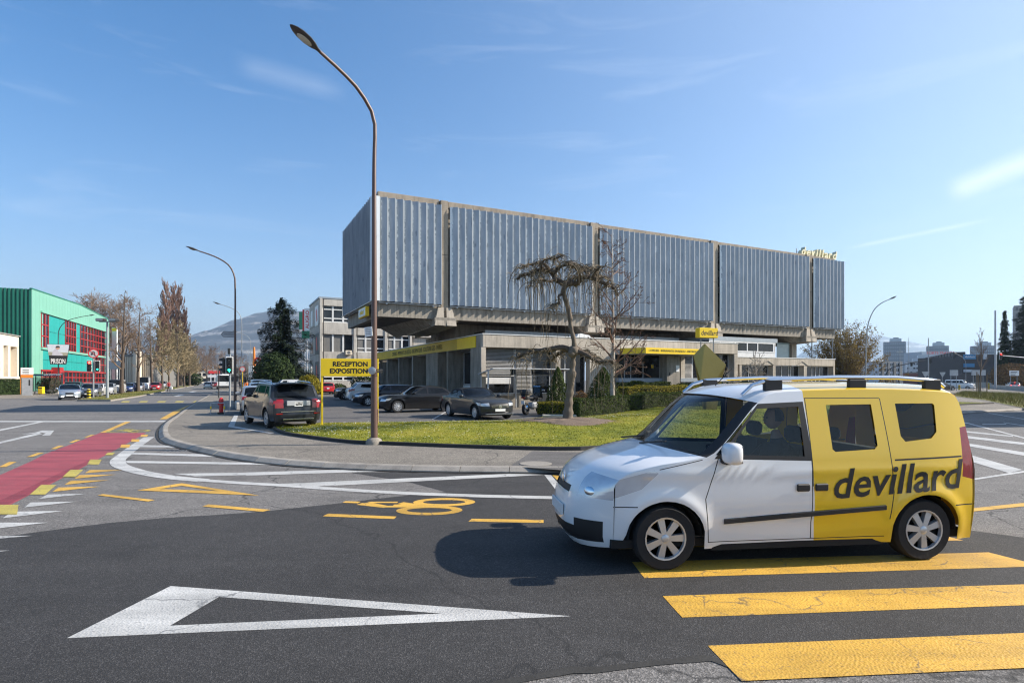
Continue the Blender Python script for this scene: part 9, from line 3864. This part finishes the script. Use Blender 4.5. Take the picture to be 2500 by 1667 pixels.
# spring bush at the right end of the building
rs = random.Random(33)
t = thing('spring_tree', 'fan-shaped tree with russet spring leaves at the right end of the office building', 'tree', (X_at(2066, 73), 73, 0))
br = MB()
v, f = [], []
for k in range(190):
 a = rs.uniform(0, 6.283)
 tilt = abs(rs.gauss(0, .52))
 d = Vector((math.cos(a) * math.sin(tilt), math.sin(a) * math.sin(tilt), math.cos(tilt)))
 L = (10.0 - 2.6 * min(1.6, tilt)) * rs.uniform(.72, 1.0)
 p = Vector((rs.uniform(-.5, .5), rs.uniform(-.5, .5), 0))
 pl = [p.copy()]
 for s in range(8):
  d = (d + rdir(rs) * .08 + Vector((math.cos(a), math.sin(a), 0)) * .035).normalized()
  p = p + d * L / 8
  pl.append(p.copy())
 br.tube(pl, [max(.008, .05 * (1 - j / 9)) for j in range(9)], 3, cap=False)
 for m in range(120):
  q = (.25 + .75 * rs.random() ** .7) * 8
  i = min(7, int(q))
  c = pl[i].lerp(pl[i + 1], q - i) + rdir(rs) * .22
  n_ = rdir(rs)
  w_ = n_.orthogonal().normalized()
  u_ = n_.cross(w_)
  s = rs.uniform(.05, .12)
  i0 = len(v)
  v += [tuple(c - u_ * s), tuple(c + w_ * s * .6), tuple(c + u_ * s), tuple(c - w_ * s * .6)]
  f.append((i0, i0 + 1, i0 + 2, i0 + 3))
br.build('trunk', MT['bark_g'], t)
link('crown', mesh_vf('crown', v, f, MT['leaf_s']), t)
# young staked tree on the right verge
PY = dict(PS, limbs=16, tb=.28, L0=.34, a0=.45, up=(.25, .2, .1), rmin=.012, kids=(4, 3, 2))
yt = bare_tree(95, Z_at(812, 82), .11, PY, MT['bark_g'], MT['twig'])
put_tree('young_tree', 'young bare tree tied between wooden stakes on the right verge', yt, X_at(2393, 82), 82, .1)
for u, h in ((2385, 2.9), (2388.5, 2.6), (2409.5, 2.5)):
 o = MB().tube([(0, 0, 0), (0, 0, h)], .06, 7).build('stake', pbr('wooden stake', (.22, .14, .07), .9, var=.3), None, (X_at(u, 81), 81, .1))
 o.name = 'tree_stake'
 tag(o, {2385: 'tall wooden stake left of the young tree', 2388.5: 'wooden stake closest to the young tree', 2409.5: 'wooden stake right of the young tree'}[u], 'stake')
shrub('round_shrub', 'brown bare thicket behind the direction board on the right', X_at(2470, 124), 124, 0, 4.5, 2.5, 5.5, 'ball', MT['leaf_b'], 5200, .16, 19)
shrub('round_shrub', 'dark evergreen bush beside the bus shelter', X_at(121, 80), 80, 0, 1.6, 1.2, 2.2, 'ball', MT['leaf_d'], 1400, .12, 20)
shrub('round_shrub', 'green evergreen bush before the far poplars', X_at(470, 190), 190, 0, 3.2, 2, 4.2, 'ball', MT['leaf_d'], 1600, .25, 22)
# far wood that reads as one mass
rf = random.Random(50)
v, f = [], []
for k in range(70):
 u = rf.uniform(330, 720)
 y = rf.uniform(420, 620)
 h = rf.uniform(9, 17)
 x = X_at(u, y)
 for m in range(210):
  d = rdir(rf)
  kk = 1 - .4 * rf.random() ** 2
  p = Vector((x + d.x * h * .5 * kk, y + d.y * h * .5 * kk, h * .55 + d.z * h * .5 * kk))
  n_ = rdir(rf)
  w_ = n_.orthogonal().normalized()
  u_ = n_.cross(w_)
  s = rf.uniform(.4, .9)
  i0 = len(v)
  v += [tuple(p - u_ * s), tuple(p + w_ * s * .5), tuple(p + u_ * s), tuple(p - w_ * s * .5)]
  f.append((i0, i0 + 1, i0 + 2, i0 + 3))
o = link('distant_wood', mesh_vf('distant_wood', v, f, MT['leaf_b']))
tag(o, kind='stuff')

# ------------------------------------------------------------------ the air
hm = bpy.data.materials.new('haze')
hm.use_nodes = True
hn = hm.node_tree
hn.nodes.clear()
ho = hn.nodes.new('ShaderNodeOutputMaterial')
hv_ = hn.nodes.new('ShaderNodeVolumePrincipled')
hv_.inputs['Color'].default_value = (.56, .76, 1.0, 1)
hv_.inputs['Density'].default_value = 1.5e-4
hv_.inputs['Anisotropy'].default_value = .35
hn.links.new(hv_.outputs[0], ho.inputs['Volume'])
hz_ = MB().box(-9300, -300, -12, 9300, 9300, 530).build('haze', hm)
tag(hz_, kind='stuff')
